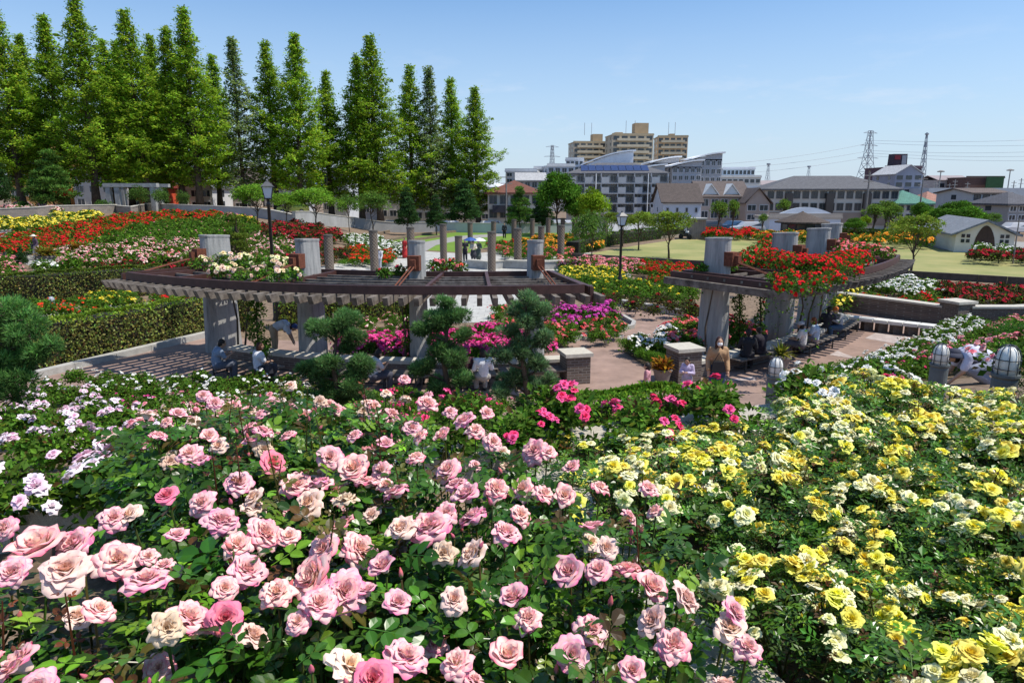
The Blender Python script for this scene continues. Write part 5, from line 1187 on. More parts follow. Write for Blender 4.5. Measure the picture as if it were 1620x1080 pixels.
# behind the left pergola
bed('pale', 'round the dark lamp post', [(385, 372), (430, 365), (470, 385), (470, 412), (440, 420), (385, 400)], 60, 1.1, 22, .10, 'f', .8)
bed('darkred', 'in the dark red mass behind the lamp post', [(410, 350), (480, 350), (530, 362), (535, 372), (500, 384), (430, 372)], 80, 1.3, 26, .10, 'r', .75)
bed('yellow', 'under the wall left of the lamp post', [(345, 340), (400, 345), (405, 353), (360, 352)], 22, 1.2, 30, .11, 'f', .8)
bed('pink', 'under the long pale wall', [(340, 336), (390, 339), (400, 344), (350, 342)], 20, 1.2, 30, .11, 'f', .8)
bed('white', 'behind the first lattice columns', [(532, 372), (575, 368), (640, 388), (640, 396), (610, 402), (560, 384)], 60, 1.0, 40, .10, 'f', .75)
bed('orangered', 'between the first two lattice columns', [(548, 392), (580, 390), (620, 396), (615, 410), (560, 410)], 46, 1.0, 36, .10, 'f', .72)
bed('darkred', 'left of the first lattice column', [(430, 400), (515, 384), (550, 392), (548, 405), (500, 415), (440, 424)], 50, 1.0, 10, .10, 'r', .85)
bed('orange', 'among the lattice columns', [(822, 376), (880, 370), (955, 372), (955, 385), (900, 390), (830, 392)], 60, 1.2, 44, .12, 'f', .75)
bed('coral', 'in front of the orange roses of the plaza', [(790, 388), (830, 392), (905, 390), (890, 402), (850, 404), (795, 398)], 44, 1.0, 24, .11, 'f', .8)
bed('red', 'on the shrubs beside the path figures', [(775, 382), (815, 380), (815, 388), (775, 392)], 14, 1.2, 10, .13, 'f', .9)
bed('pink', 'along the dark lawn wall', [(885, 408), (930, 406), (1010, 410), (1015, 422), (980, 424), (890, 418)], 60, 1.0, 40, .11, 'f', .7)
bed('yellow', 'below the pink strip by the lawn wall', [(888, 420), (975, 426), (978, 438), (900, 436), (886, 430)], 46, 1.0, 34, .10, 'f', .72)
bed('red', 'left of the right hand pergola', [(1018, 412), (1115, 420), (1118, 445), (1095, 448), (1040, 440), (1018, 424)], 80, 1.0, 34, .10, 'f', .75)
bed('yellow', 'in the green strip beside the thin lamp post', [(905, 440), (980, 440), (1040, 446), (1100, 452), (1095, 466), (990, 462), (910, 452)], 70, 1.0, 5, .09, 'f', .75, leaf='leafy green rose bush with scattered pale flowers by the thin lamp post')
bed('darkred', 'in the sparse row before the kerb', [(950, 462), (1000, 466), (1090, 474), (1110, 486), (1095, 492), (1000, 480), (950, 472)], 42, 1.0, 6, .08, 'r', .95)
bed('coral', 'climbing beside the near pillar of the right pergola', [(1060, 520), (1090, 500), (1200, 506), (1200, 520), (1120, 540), (1060, 536)], 50, .95, 26, .10, 'n', .7)
bed('white', 'with pink ones by the row of clipped balls', [(1000, 528), (1060, 520), (1062, 545), (1045, 552), (1002, 538)], 26, .9, 30, .09, 'n', .62)
bed('white', 'behind the court wall at the right', [(1350, 440), (1372, 434), (1480, 442), (1480, 460), (1400, 456)], 70, 1.0, 40, .10, 'f', .7)
bed('red', 'just above the white slab bench', [(1366, 462), (1400, 464), (1495, 470), (1490, 482), (1370, 474)], 60, .95, 24, .09, 'f', .75)
bed('darkred', 'against the lawn wall at the far right', [(1488, 444), (1640, 454), (1640, 478), (1500, 474)], 80, 1.05, 22, .10, 'r', .8)
bed('yellow', 'under the far end of the right pergola', [(1325, 442), (1350, 436), (1356, 470), (1330, 474)], 18, 1.0, 34, .11, 'f', .7)
bed('red', 'beyond the dry lawn near the shed', [(1115, 360), (1190, 362), (1192, 368), (1120, 368)], 40, 1.5, 44, .14, 'f', .8)
bed('orange', 'beyond the lawn by the round roofed hut', [(1192, 364), (1330, 368), (1470, 372), (1470, 380), (1200, 372)], 60, 1.5, 20, .14, 'f', .9)
bed('white', 'beside the barn at the right edge', [(1545, 388), (1640, 390), (1640, 396), (1548, 394)], 24, 1.5, 14, .12, 'f', .85)
bed('darkred', 'below the white roses near the barn', [(1540, 396), (1640, 398), (1640, 405), (1545, 402)], 24, 1.3, 20, .12, 'r', .85)

# climbers on the pergolas
def climber(label, col, spots, pal, nb, size, vines, nl=2600, drop=.25, leaf=.085):
    """spots: (x, y, z, radius) of the leafy masses lying on the roof"""
    S = np.array(spots); c = S[:, :3].mean(0); base = np.array([vines[0][0][0], vines[0][0][1], 0.]); rg = np.random.RandomState(int(abs(c[0])*10)+nb)
    root = thing('climbing_rose', label, 'climbing rose', base); o = tuple(-base)
    w = rg.choice(len(S), nl, p=S[:, 3]**2/np.sum(S[:, 3]**2)); d = unit(rg.normal(0, 1, (nl, 3))+(0, 0, .3)); P = S[w, :3]+d*(S[w, 3]*rg.uniform(.3, 1.05, nl))[:, None]*np.array([1, 1, .62])
    hang = rg.rand(nl) < .06; P[hang, 2] -= rg.uniform(0, drop*3, hang.sum())
    X, Y, Z = frames(d+rg.normal(0, .8, (nl, 3))+(0, 0, -.3), d*.6+(0, 0, .7)+rg.normal(0, .4, (nl, 3))); mb = MB()
    mb.arr(LEAF_LO[0], LEAF_LO[1], P, X, Y, Z, leaf*np.exp(rg.normal(0, .2, nl)), leafcol(rg, nl, .06, (.075, .17, .02))); mb.obj('foliage', LEAFD(), root, o)
    w = rg.choice(len(S), nb, p=S[:, 3]**2/np.sum(S[:, 3]**2)); d = unit(rg.normal(0, 1, (nb, 3))+(0, -.4, .9)); P = S[w, :3]+d*(S[w, 3]*rg.uniform(.85, 1.08, nb))[:, None]*np.array([1, 1, .65]); X, Y, Z = frames(np.cross(d, rg.normal(0, 1, (nb, 3))), d)
    if size > .13:
        B = [bloom_mesh(col+'_climbing_bloom', 70+i, p, N=16, nu=3, nv=4) for i, p in enumerate(pal)]
        for q, nn in zip(P, d): b_ = link('bloom', B[rg.randint(len(B))], root, q-base); orient(b_, nn, rg.rand()*6); b_.scale = (size*rg.uniform(.7, 1.15),)*3
    else:
        mb = MB(); ww = rg.randint(0, len(pal), nb)
        for i, p in enumerate(pal):
            tv, tf, tc = tiny_bloom(p); s = ww == i; mb.arr(tv, tf, P[s], X[s], Y[s], Z[s], size*rg.uniform(.6, 1.25, s.sum()), np.tile(tc, (s.sum(), 1, 1)))
        mb.obj('blossoms', colmat('bed_petal', .85, .16, .10, .08, .0), root, o, kind='stuff')
    mb = MB()
    for v in vines: mb.tube(v, [.035, .03, .02, .012][:len(v)] if len(v) <= 4 else .02, 6)
    mb.obj('stems', BARK(), root, o); return root
def on_roof(px, py, z): return PZ(px, py, z)
rg = np.random.RandomState(4)
sp = [(*PZ(x, y, 3.05), r) for x, y, r in [(400, 412, .35), (425, 415, .42), (455, 410, .42), (480-40, 420, .4), (500, 415, .42), (520-20, 425, .35), (430, 430, .35)] for _ in (0,)]
sp = [(*PZ(x, y, 3.0), r) for x, y, r in [(305, 408, .36), (330, 411, .44), (358, 414, .46), (386, 417, .46), (412, 418, .44), (438, 420, .42), (460, 420, .36), (360, 428, .34), (465, 434, .28), (410, 434, .32), (440, 438, .28), (380, 436, .3), (345, 430, .3), (318, 418, .34)]]
v0 = pol(C1, 13.7, ph1[0]+.08, 0); climber('climbing rose with big cream and peach blooms on the left end of the left pergola', 'cream', sp, [pal_cream, flat((.84, .62, .46)), flat((.84, .70, .40)), pal_pale], 110, .20, [[v0, v0+(.1, -.1, 1.2), v0+(-.1, 0, 2.4), PZ(372, 425, 2.9)], [v0+(.2, 0, 0), v0+(.4, .1, 1.5), PZ(420, 425, 2.8)]], 5200)
sp = [(*PZ(x, y, 2.95), r) for x, y, r in [(608, 432, .22), (632, 428, .22), (690, 422, .34), (712, 420, .32), (728, 424, .26)]]
v0 = pol(C1, 13.7, ph1[2]-.03, 0); climber('climbing rose with a few red blooms on the middle of the left pergola', 'red', sp, [flat((.76, .06, .10)), flat((.78, .20, .24))], 26, .15, [[v0, v0+(.05, -.1, 1.2), v0+(-.1, 0, 2.4), PZ(690, 428, 2.85)]], 1700)
sp = [(*PZ(x, y, 2.95), r) for x, y, r in [(x, y, .62) for x, y in [(1195, 408), (1220, 412), (1242, 418), (1265, 422), (1288, 424), (1310, 422), (1332, 418), (1352, 412), (1212, 396), (1240, 402)]]+[(1178, 412, .36), (1250, 440, .34), (1285, 442, .32), (1315, 438, .3), (1212, 378, .45), (1225, 440, .24), (1350, 428, .3), (1238, 452, .26), (1264, 456, .28), (1296, 450, .26), (1325, 442, .26)]]
v0 = pol(C2, 26.4, ph2[1]+.03, 0); climber('climbing rose with masses of small red blooms over the right pergola', 'red', sp, PALS['red'], 980, .105, [[v0, v0+(.1, -.1, 1.2), v0+(-.1, 0, 2.4), PZ(1220, 410, 2.8)], [v0+(1.2, 1.0, 0), v0+(1.3, 1.1, 1.5), PZ(1280, 412, 2.8)], [v0+(.3, -.1, 0), v0+(.25, -.3, 1.0), v0+(.5, -.3, 2.0), v0+(.4, -.5, 2.7)]], 15000, .5, .08)
sp = [(*PZ(x, y, 2.95), r) for x, y, r in [(1335, 400, .5), (1358, 398, .55), (1380, 400, .5), (1398, 402, .4), (1330, 388, .4)]]
v0 = pol(C2, 26.4, ph2[3]+.03, 0); climber('climbing rose with coral pink blooms at the far end of the right pergola', 'coral', sp, PALS['coral']+[flat((.80, .36, .36))], 200, .125, [[v0, v0+(.1, -.1, 1.2), v0+(-.1, 0, 2.4), PZ(1360, 396, 2.8)]], 3600)
sp = [(*PZ(x, y, 2.9), r) for x, y, r in [(1110, 424, .22), (1130, 422, .2), (1155, 420, .24)]]
v0 = pol(C2, 26.4, ph2[0]-.03, 0); climber('sparse climbing rose with a few dark pink blooms at the right pergola near end', 'hotpink', sp, PALS['hotpink'], 14, .135, [[v0, v0+(-.1, -.1, 1.2), v0+(.1, 0, 2.4), PZ(1130, 424, 2.8)]], 800)
v0 = pol(C1, 13.6, phi_at(C1, 13.6, 402)); sp = [(v0[0]+rg.normal(0, .14), v0[1]+rg.normal(0, .1), 2.4-i*.16, .26) for i in range(14)]; v0 = pol(C1, 13.6, phi_at(C1, 13.6, 402)); climber('leafy climber with some yellow blooms standing by the first pillar of the left pergola', 'yellow', sp+[(*PZ(415, 560-10*i, .7), .25) for i in range(3)], [pal_yellow, pal_cream], 14, .14, [[v0, v0+(0, 0, 1), v0+(.1, 0, 2.5)]], 2200)
def vine_column(label, px, z1, n, w=.2):
    b = pol(C1, 13.6, phi_at(C1, 13.6, px)) if px < 900 else pol(C2, 25.9, phi2(25.9, px)); sp = [(b[0]+rg.normal(0, .06), b[1]+rg.normal(0, .06), z, w) for z in np.linspace(.4, z1, 9)]; climber(label, 'red', sp, PALS['red'], 8, .08, [[b, b+(.05, 0, .9), b+(-.04, 0, 1.8), b+(0, 0, z1)]], n)
vine_column('thin leafy climber hanging beside the third pillar of the left pergola', 644, 2.6, 900, .16)
vine_column('dense leafy climber between the near pillars of the right pergola', 1172, 2.5, 1200, .22)
vine_column('leafy climber with red blooms left of the second pillar of the right pergola', 1205, 2.5, 900, .2)

# ---------------------------------------------------------------- hedges, balls, conifers, pots
def hedge(label, px, hh, w, n, base=(.05, .075, .022), L_=.075, cat='hedge', dz=0, name='hedge', top=(.085, .13, .02), world=False):
    P = np.array([(q[0], q[1]) for q in (px if world else pxw(px, dz))], float); rg = np.random.RandomState(int(px[0][0])+n); seg = np.linalg.norm(np.diff(P, axis=0), axis=1); cum = np.concatenate([[0], np.cumsum(seg)]); Lt = cum[-1]
    def at(s, off):
        x, y = np.interp(s, cum, P[:, 0]), np.interp(s, cum, P[:, 1]); x2, y2 = np.interp(s+.1, cum, P[:, 0]), np.interp(s+.1, cum, P[:, 1]); x3, y3 = np.interp(s-.1, cum, P[:, 0]), np.interp(s-.1, cum, P[:, 1])
        t = unit(np.stack([x2-x3, y2-y3], 1)); return np.stack([x-t[:, 1]*off, y+t[:, 0]*off], 1), t
    s = rg.rand(n)*Lt; face = rg.choice(3, n, p=[.36, .20, .44]); off = np.where(face == 0, -w/2, np.where(face == 1, w/2, rg.uniform(-w/2, w/2))); z = np.where(face == 2, hh, rg.rand(n)*hh)
    cr = np.clip((z/hh-.85)/.15, 0, 1); off = off*(1-.12*cr*(face != 2)); bump = .04*np.sin(s*2.1)+.03*np.sin(s*5.3+1); off = off+np.sign(off)*bump*(face != 2)-np.sign(off)*rg.rand(n)*.10*(face != 2); z = z+bump*(face == 2)-rg.rand(n)*.07*(face == 2)
    xy, t = at(s, off); g = h(xy[:, 0], xy[:, 1]); Q = np.column_stack([xy, g+z]); nrm = np.column_stack([-t[:, 1]*np.sign(off), t[:, 0]*np.sign(off), np.zeros(n)]); nrm[face == 2] = (0, 0, 1)
    base0 = np.array([P[:, 0].mean(), P[:, 1].mean(), 0.]); base0[2] = float(h(base0[0], base0[1]))
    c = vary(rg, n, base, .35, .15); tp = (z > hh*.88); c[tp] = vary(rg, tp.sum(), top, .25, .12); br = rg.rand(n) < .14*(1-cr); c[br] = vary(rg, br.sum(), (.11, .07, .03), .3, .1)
    X, Y, Z = frames(nrm*.5+rg.normal(0, .7, (n, 3))+(0, 0, .3), nrm+rg.normal(0, .5, (n, 3))); root = thing(name, label, cat, base0); mb = MB()
    mb.arr(LEAF_LO[0]*np.array([1.2, 1, 1]), LEAF_LO[1], Q-base0, X, Y, Z, L_*np.exp(rg.normal(0, .25, n)), c); mb.obj('foliage', LEAFD(), root)
    mb = MB(); V = []; m = max(2, int(Lt/.5)); ss = np.linspace(0, Lt, m)
    for o_, zz in ((-w/2+.12, 0), (w/2-.12, 0), (w/2-.14, hh-.13), (-w/2+.14, hh-.13)):
        xy, _ = at(ss, np.full(m, o_)); V.append(np.column_stack([xy, h(xy[:, 0], xy[:, 1])+zz])-base0)
    V = np.stack(V, 1).reshape(-1, 3); mb.add(V, [(i*4+j, (i+1)*4+j, (i+1)*4+(j+1) % 4, i*4+(j+1) % 4) for i in range(m-1) for j in range(4)]+[(0, 1, 2, 3), (m*4-1, m*4-2, m*4-3, m*4-4)]); mb.obj('twigs', mat('hedge_dark', (.02, .02, .012), .95, .4, 6), root)
    return root
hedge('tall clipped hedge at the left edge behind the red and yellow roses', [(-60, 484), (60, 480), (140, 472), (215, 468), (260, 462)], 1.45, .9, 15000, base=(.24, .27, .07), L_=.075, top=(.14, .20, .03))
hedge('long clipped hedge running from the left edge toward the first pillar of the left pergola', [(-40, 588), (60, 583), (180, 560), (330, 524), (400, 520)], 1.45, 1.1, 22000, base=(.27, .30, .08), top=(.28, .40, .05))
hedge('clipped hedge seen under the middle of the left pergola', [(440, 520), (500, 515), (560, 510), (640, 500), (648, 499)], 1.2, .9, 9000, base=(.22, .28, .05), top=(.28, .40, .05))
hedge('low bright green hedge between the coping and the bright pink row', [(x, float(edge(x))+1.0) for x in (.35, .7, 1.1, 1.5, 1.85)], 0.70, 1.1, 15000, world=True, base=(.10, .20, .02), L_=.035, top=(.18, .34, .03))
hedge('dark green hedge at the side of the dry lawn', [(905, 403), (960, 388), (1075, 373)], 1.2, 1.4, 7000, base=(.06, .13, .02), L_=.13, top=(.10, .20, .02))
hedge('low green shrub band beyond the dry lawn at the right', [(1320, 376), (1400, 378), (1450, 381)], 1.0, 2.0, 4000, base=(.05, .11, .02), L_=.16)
grassm = bush_foliage('tuft', 77, .5, .5, 1600, .09, (.05, .15, .02), 0, tmpl=(LEAF_TR[0]*np.array([.3, 1.3, 1]), LEAF_TR[1]))
for px, py, sc, lb in ((140, 655, .9, 'grassy green tuft among the lilac roses at the left'), (1600, 545, 1.6, 'rounded grassy green mound at the right edge')):
    link('green_mound', grassm, None, G(px, py, .25), 0, sc, lb, 'shrub')
BALL = [bush_foliage('ball_foliage', s, .36, .62, 1500, .045, (.10, .22, .02), 0, k=34, dv=.25) for s in (81, 82)]
def ball(px, py, sc, lb, gp): t = link('clipped_ball', BALL[rg.randint(2)], None, G(px, py), rg.rand()*6, sc, lb, 'clipped shrub', gp)
for i, (x, y) in enumerate([(984, 556), (996, 562), (1007, 568), (1018, 573), (1029, 578), (1039, 583)]): ball(x, y, .74, 'small clipped green ball, %s in the row by the path from its far end' % ORD[i], 'row of clipped balls by the path')
for i, (x, y) in enumerate([(541, 424), (550, 422), (558, 420), (566, 418)]): ball(x, y, .9, 'clipped green ball behind the second pillar, %s from the left' % ORD[i], 'clipped balls behind the second pillar')
for i, (x, y) in enumerate([(8, 395), (26, 400), (42, 402), (75, 405), (98, 410), (195, 418), (210, 420), (225, 422)]): ball(x, y, 1.2, 'round clipped shrub beside the upper left path, %s from the left' % ORD[i], 'clipped shrubs beside the upper left path')
for i, (x, y) in enumerate([(1245, 622), (1275, 618), (1305, 614), (1335, 610), (1362, 606)]): ball(x, y, 1.0, 'leafy green shrub behind the yellow roses, %s from the left' % ORD[i], 'green shrubs behind the yellow roses')
ball(404, 375, 1.6, 'bright round shrub left of the lamp post', None); ball(5+15, 325, 3.6, 'large round green shrub at the left edge behind the wall', None)
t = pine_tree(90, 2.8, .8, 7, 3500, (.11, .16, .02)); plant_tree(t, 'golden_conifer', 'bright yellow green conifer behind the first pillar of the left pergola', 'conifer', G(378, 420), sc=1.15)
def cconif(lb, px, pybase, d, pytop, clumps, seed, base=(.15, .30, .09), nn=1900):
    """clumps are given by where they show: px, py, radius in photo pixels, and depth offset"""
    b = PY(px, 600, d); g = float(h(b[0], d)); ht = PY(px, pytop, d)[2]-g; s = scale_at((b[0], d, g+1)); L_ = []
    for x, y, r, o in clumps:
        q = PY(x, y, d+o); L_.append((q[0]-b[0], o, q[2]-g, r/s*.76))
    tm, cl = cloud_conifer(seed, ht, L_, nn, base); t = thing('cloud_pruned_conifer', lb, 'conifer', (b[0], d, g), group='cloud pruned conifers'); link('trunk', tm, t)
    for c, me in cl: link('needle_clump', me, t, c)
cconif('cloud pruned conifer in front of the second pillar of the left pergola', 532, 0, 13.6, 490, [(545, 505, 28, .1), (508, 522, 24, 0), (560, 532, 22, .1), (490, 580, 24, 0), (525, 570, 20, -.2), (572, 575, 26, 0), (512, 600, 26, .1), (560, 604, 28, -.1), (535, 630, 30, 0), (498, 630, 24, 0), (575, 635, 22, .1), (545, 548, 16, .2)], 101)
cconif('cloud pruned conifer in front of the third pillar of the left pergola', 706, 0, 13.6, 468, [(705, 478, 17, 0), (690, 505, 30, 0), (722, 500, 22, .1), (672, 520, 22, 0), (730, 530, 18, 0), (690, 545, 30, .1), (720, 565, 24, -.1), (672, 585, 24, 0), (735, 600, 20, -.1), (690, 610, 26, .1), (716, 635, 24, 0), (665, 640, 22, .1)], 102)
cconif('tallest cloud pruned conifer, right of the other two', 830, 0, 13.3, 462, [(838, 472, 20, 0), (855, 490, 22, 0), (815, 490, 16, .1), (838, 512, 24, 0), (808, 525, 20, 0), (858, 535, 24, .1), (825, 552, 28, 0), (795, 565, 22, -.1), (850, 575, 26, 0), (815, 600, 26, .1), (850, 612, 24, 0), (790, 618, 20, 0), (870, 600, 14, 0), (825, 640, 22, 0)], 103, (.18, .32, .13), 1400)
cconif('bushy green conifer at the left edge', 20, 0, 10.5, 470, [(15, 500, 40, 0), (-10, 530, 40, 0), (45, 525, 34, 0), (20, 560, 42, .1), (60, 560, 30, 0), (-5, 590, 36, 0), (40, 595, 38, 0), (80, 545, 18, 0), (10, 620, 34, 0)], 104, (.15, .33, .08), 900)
def cone_plants(): pass
def pot(label, p, sc, kind, leafc):
    root = thing('potted_plant', label, 'potted plant', p, 0, sc=sc); mb = MB(); mb.lathe([(.20, 0), (.30, .42), (.33, .44), (.33, .50), (.28, .50), (.27, .42)], n=18); mb.obj('pot', mat('terracotta_grey', (.22, .19, .17), .9, .2, 5), root, smooth=False)
    rg2 = np.random.RandomState(int(p[0]*10) % 97); n = 60 if kind == 'spiky' else 240; a = rg2.rand(n)*6.28; mb = MB()
    if kind == 'spiky':
        for i in range(n):
            el = rg2.uniform(.2, 1.3); L_ = rg2.uniform(.35, .62); d = np.array([cos(a[i])*cos(el), sin(a[i])*cos(el), sin(el)]); p0 = np.array([0, 0, .48]); t_ = np.array([-sin(a[i]), cos(a[i]), 0])*.035
            q1, q2 = p0+d*L_*.55, p0+d*L_+np.array([0, 0, -.12*cos(el)]); mb.add([p0-t_*.6, p0+t_*.6, q1+t_, q1-t_, q2], [(0, 1, 2, 3), (3, 2, 4)], vary(rg2, 1, leafc, .2, .1)[0])
    else:
        d = unit(np.stack([np.cos(a), np.sin(a), rg2.uniform(-.1, 1.4, n)], 1)); P = np.array([0, 0, .5])+d*rg2.uniform(.05, .32, (n, 1)); X, Y, Z = frames(d+rg2.normal(0, .4, (n, 3)), np.tile((0, 0, 1.), (n, 1))+d*.3); mb.arr(LEAF_HI[0]*np.array([.6, 1, 1]), LEAF_HI[1], P, X, Y, Z, rg2.uniform(.14, .24, n), vary(rg2, n, leafc, .3, .2))
    mb.obj('leaves', LEAFD(), root)
pot('orange leaved plant in a round pot beside the child', PZ(1047, 606, 0), .85, 'leafy', (.34, .17, .02)); pot('spiky yellow green plant in a pot behind the middle globe lamp', PZ(1232, 588, 0), 1.0, 'spiky', (.22, .25, .03))
pot('wide pot of yellow orange flowers at the upper left path', G(127, 416), 1.5, 'leafy', (.26, .17, .02)); pot('shallow pot of orange plants nearer the walker in the beige hat', G(76, 424), 1.5, 'leafy', (.24, .2, .03))
# ---------------------------------------------------------------- people
def at0(px, py, z=0.0): return PZ(px, py, z)
K = (.018, .014, .012)
person('seated man in a grey blue shirt at the left end of a bench', at0(345, 583, .42), -.9, 'read', (.22, .28, .38), (.10, .11, .14), K, 1.0)
person('seated woman in a white top with brown hair and a dark bag', at0(410, 587, .42), -.75, 'sit', (.66, .67, .72), (.04, .045, .06), (.06, .022, .012), .95, 'bob', bag=((.03, .03, .04), (.34, .12, .12)))
person('man in a pale shirt, beige trousers and blue cap bending over the roses', at0(436, 566, .1), -1.35, 'bend', (.55, .60, .68), (.40, .30, .20), K, 1.0, hat=(.05, .10, .30), hatstyle='cap')
person('seated woman in a pale shirt half hidden behind the first conifer', at0(592, 600, .42), -.9, 'read', (.50, .50, .55), (.06, .06, .08), K, .97, 'bob')
person('seated person in a white shirt with black hair, back to the camera', at0(765, 600, .42), .25, 'sit', (.72, .73, .76), (.35, .33, .30), K, .97, 'bob', long_sleeve=True)
person('seated person in dark maroon clothes beside the one in the white shirt', at0(735, 598, .42), .15, 'sit', (.06, .02, .03), (.03, .03, .04), (.08, .05, .03), .95, 'short', long_sleeve=True)
person('distant woman in a long red dress walking on the grey path', G(641, 409), 2.6, 'walk', (.50, .03, .03), (.50, .03, .03), K, 1.0, skirt=.62, fine=.02)
person('figure in pale clothes and a white sun hat beside a lattice column', at0(600, 430), 2.8, 'stand', (.55, .55, .60), (.45, .45, .5), K, 1.0, hat=(.75, .72, .68), hatstyle='brim', long_sleeve=True, fine=.02)
pa1 = person('distant woman in a cream coat under a blue parasol', G(749, 416), 3.4, 'hold', (.62, .57, .48), (.04, .04, .05), K, 1.0, long_sleeve=True, skirt=.3, fine=.02)
pa2 = person('distant woman in dark green under a white parasol', G(757, 414), 3.0, 'hold', (.10, .13, .12), (.08, .10, .09), K, .98, long_sleeve=True, skirt=.5, fine=.02)
person('distant man in black standing by the columns', G(798, 377), 3.0, 'stand', (.02, .02, .025), (.02, .02, .03), K, 1.05, long_sleeve=True, fine=.02)
person('distant man in dark clothes behind the parasols', G(736, 413), 3.0, 'stand', (.03, .03, .035), (.03, .03, .035), K, 1.0, fine=.02)
def parasol(label, p, z, col):
    t = thing('parasol', label, 'parasol', (p[0], p[1], p[2])); mb = MB(); mb.tube([(0, 0, z-.75), (0, 0, z+.06)], .012, 6); mb.obj('shaft', mat('dark_metal', (.05, .055, .055), .5), t)
    mb = MB(); n = 8; V = [(0, 0, z)]+[(cos(a)*.28, sin(a)*.28, z-.07) for a in np.arange(n)*2*pi/n]+[(cos(a)*.52, sin(a)*.52, z-.24) for a in np.arange(n)*2*pi/n]; mb.add(V, [(0, 1+i, 1+(i+1) % n) for i in range(n)]+[(1+i, 1+n+i, 1+n+(i+1) % n, 1+(i+1) % n) for i in range(n)]); mb.obj('canopy', mat('parasol_%.2f' % col[0], col, .7, .08, 4), t)
parasol('small blue parasol held over the woman in the cream coat', G(747, 416)+np.array([-.1, -.25, 0]), 1.95, (.03, .09, .32)); parasol('small white parasol held over the woman in dark green', G(757, 414)+np.array([.1, -.25, 0]), 1.85, (.72, .74, .76))
person('elderly woman in a purple jacket, pale trousers and beige hat on the upper left path', G(60, 411), 2.5, 'walk', (.09, .06, .09), (.52, .45, .38), K, 1.0, hat=(.70, .64, .52), hatstyle='brim', long_sleeve=True, bag=((.03, .03, .05), (.3, .1, .85)))
person('woman in a tan sweater, jeans and white face mask walking out of the court', at0(1131, 640, .0), 3.05, 'walk', (.42, .26, .14), (.035, .06, .14), (.05, .02, .014), 1.06, 'long', long_sleeve=True, mask=True, bag=((.015, .015, .018), (.02, .20, .98)))
person('small child in a lavender top beside the woman in the tan sweater', at0(1085, 634, .0), 2.6, 'hold', (.55, .48, .66), (.45, .42, .52), K, .68, 'bob', long_sleeve=True, child=True)
person('dark haired person in pink low behind the roses by the orange potted plant', at0(1022, 638, .0), 1.2, 'stand', (.60, .30, .34), (.2, .2, .25), K, .62, 'long', child=True)
person('person in black seated in the deep shade of the right pergola', at0(1182, 565, .42), -.3, 'sit', (.02, .02, .024), (.02, .02, .03), K, 1.0, long_sleeve=True)
person('person in black leaning forward beside the second pillar of the right pergola', at0(1203, 560, .42), .3, 'read', (.025, .02, .03), (.03, .03, .04), K, 1.0, long_sleeve=True)
person('woman in white with a pale cap on the middle bench of the right pergola', at0(1268, 549, .42), .9, 'sit', (.64, .62, .60), (.10, .10, .12), K, .97, 'bob', hat=(.55, .57, .62), hatstyle='cap')
person('woman in pale blue with auburn hair on the middle bench of the right pergola', at0(1288, 541, .42), .9, 'sit', (.42, .52, .66), (.25, .2, .2), (.16, .05, .02), .97, 'bob')
person('person in grey sweater, jeans and orange cap on the right pergola\'s far bench', at0(1325, 521, .42), 1.9, 'read', (.34, .36, .39), (.04, .08, .14), (.16, .06, .02), 1.02, hat=(.55, .16, .03), hatstyle='cap', long_sleeve=True)
person('person in dark clothes facing the one in the orange cap', at0(1308, 522, .42), -.6, 'sit', (.03, .03, .035), (.03, .03, .035), K, 1.0, long_sleeve=True)
gp = PY(1568, 600, 12.0); person('gardener in a pale lavender shirt and dark hat bending between the globe lamps', (gp[0], gp[1], float(h(gp[0], gp[1]))-.12), 1.35, 'crouch', (.62, .62, .74), (.25, .27, .34), K, 1.1, hat=(.03, .035, .06), hatstyle='brim')

# ---------------------------------------------------------------- trees
MS = [metasequoia(s, 24, 3.1, 6.0) for s in (201, 202, 203, 205)]+[metasequoia(204, 24, 2.5, 3.6, (.19, .27, .09), .22)]
def meta(px, py, d, pb=None, v=0, w=1.0, lb=''):
    d += 12; b = PY(px, 340, d); g = float(h(b[0], d)); top = PY(px, py, d)[2]; s = (top-g)/24.0
    t = plant_tree(MS[v], 'tall_conifer', lb, 'tree', (b[0], d, g), rg.rand()*6.28, (s*w, s*w, s), 'row of tall feathery green conifers')
ML = [(-12, 45, 78, 0), (38, 14, 76, 3), (70, 60, 88, 2), (108, 30, 80, 1), (156, -3, 76, 0), (186, 66, 90, 2), (238, 22, 80, 2), (262, 60, 92, 1), (292, 48, 84, 3), (318, 18, 82, 1), (388, 64, 88, 4), (350, 90, 94, 2), (212, 70, 92, 1), (440, 70, 90, 1), (478, 58, 88, 2), (525, 117, 94, 0), (573, 92, 94, 3), (602, 61, 92, 2), (652, 108, 98, 0), (684, 110, 98, 4), (718, 128, 102, 1), (757, 141, 98, 2)]
MN = 'first second third fourth fifth sixth seventh eighth ninth tenth eleventh twelfth thirteenth fourteenth fifteenth sixteenth seventeenth eighteenth nineteenth twentieth twenty-first twenty-second'.split()
ML.sort()
for i, (x, y, d, v) in enumerate(ML): meta(x, y, d, v=v, w=1.4 if x in (525, 757, 388) else 1.3, lb='tall feathery conifer of the row, %s from the left%s' % (MN[i], ', thin and greyish' if v == 4 else ''))
def at_span(px, pt, pb, d): b = PY(px, pb, d); return b, PY(px, pt, d)[2]-b[2]
TR = {}
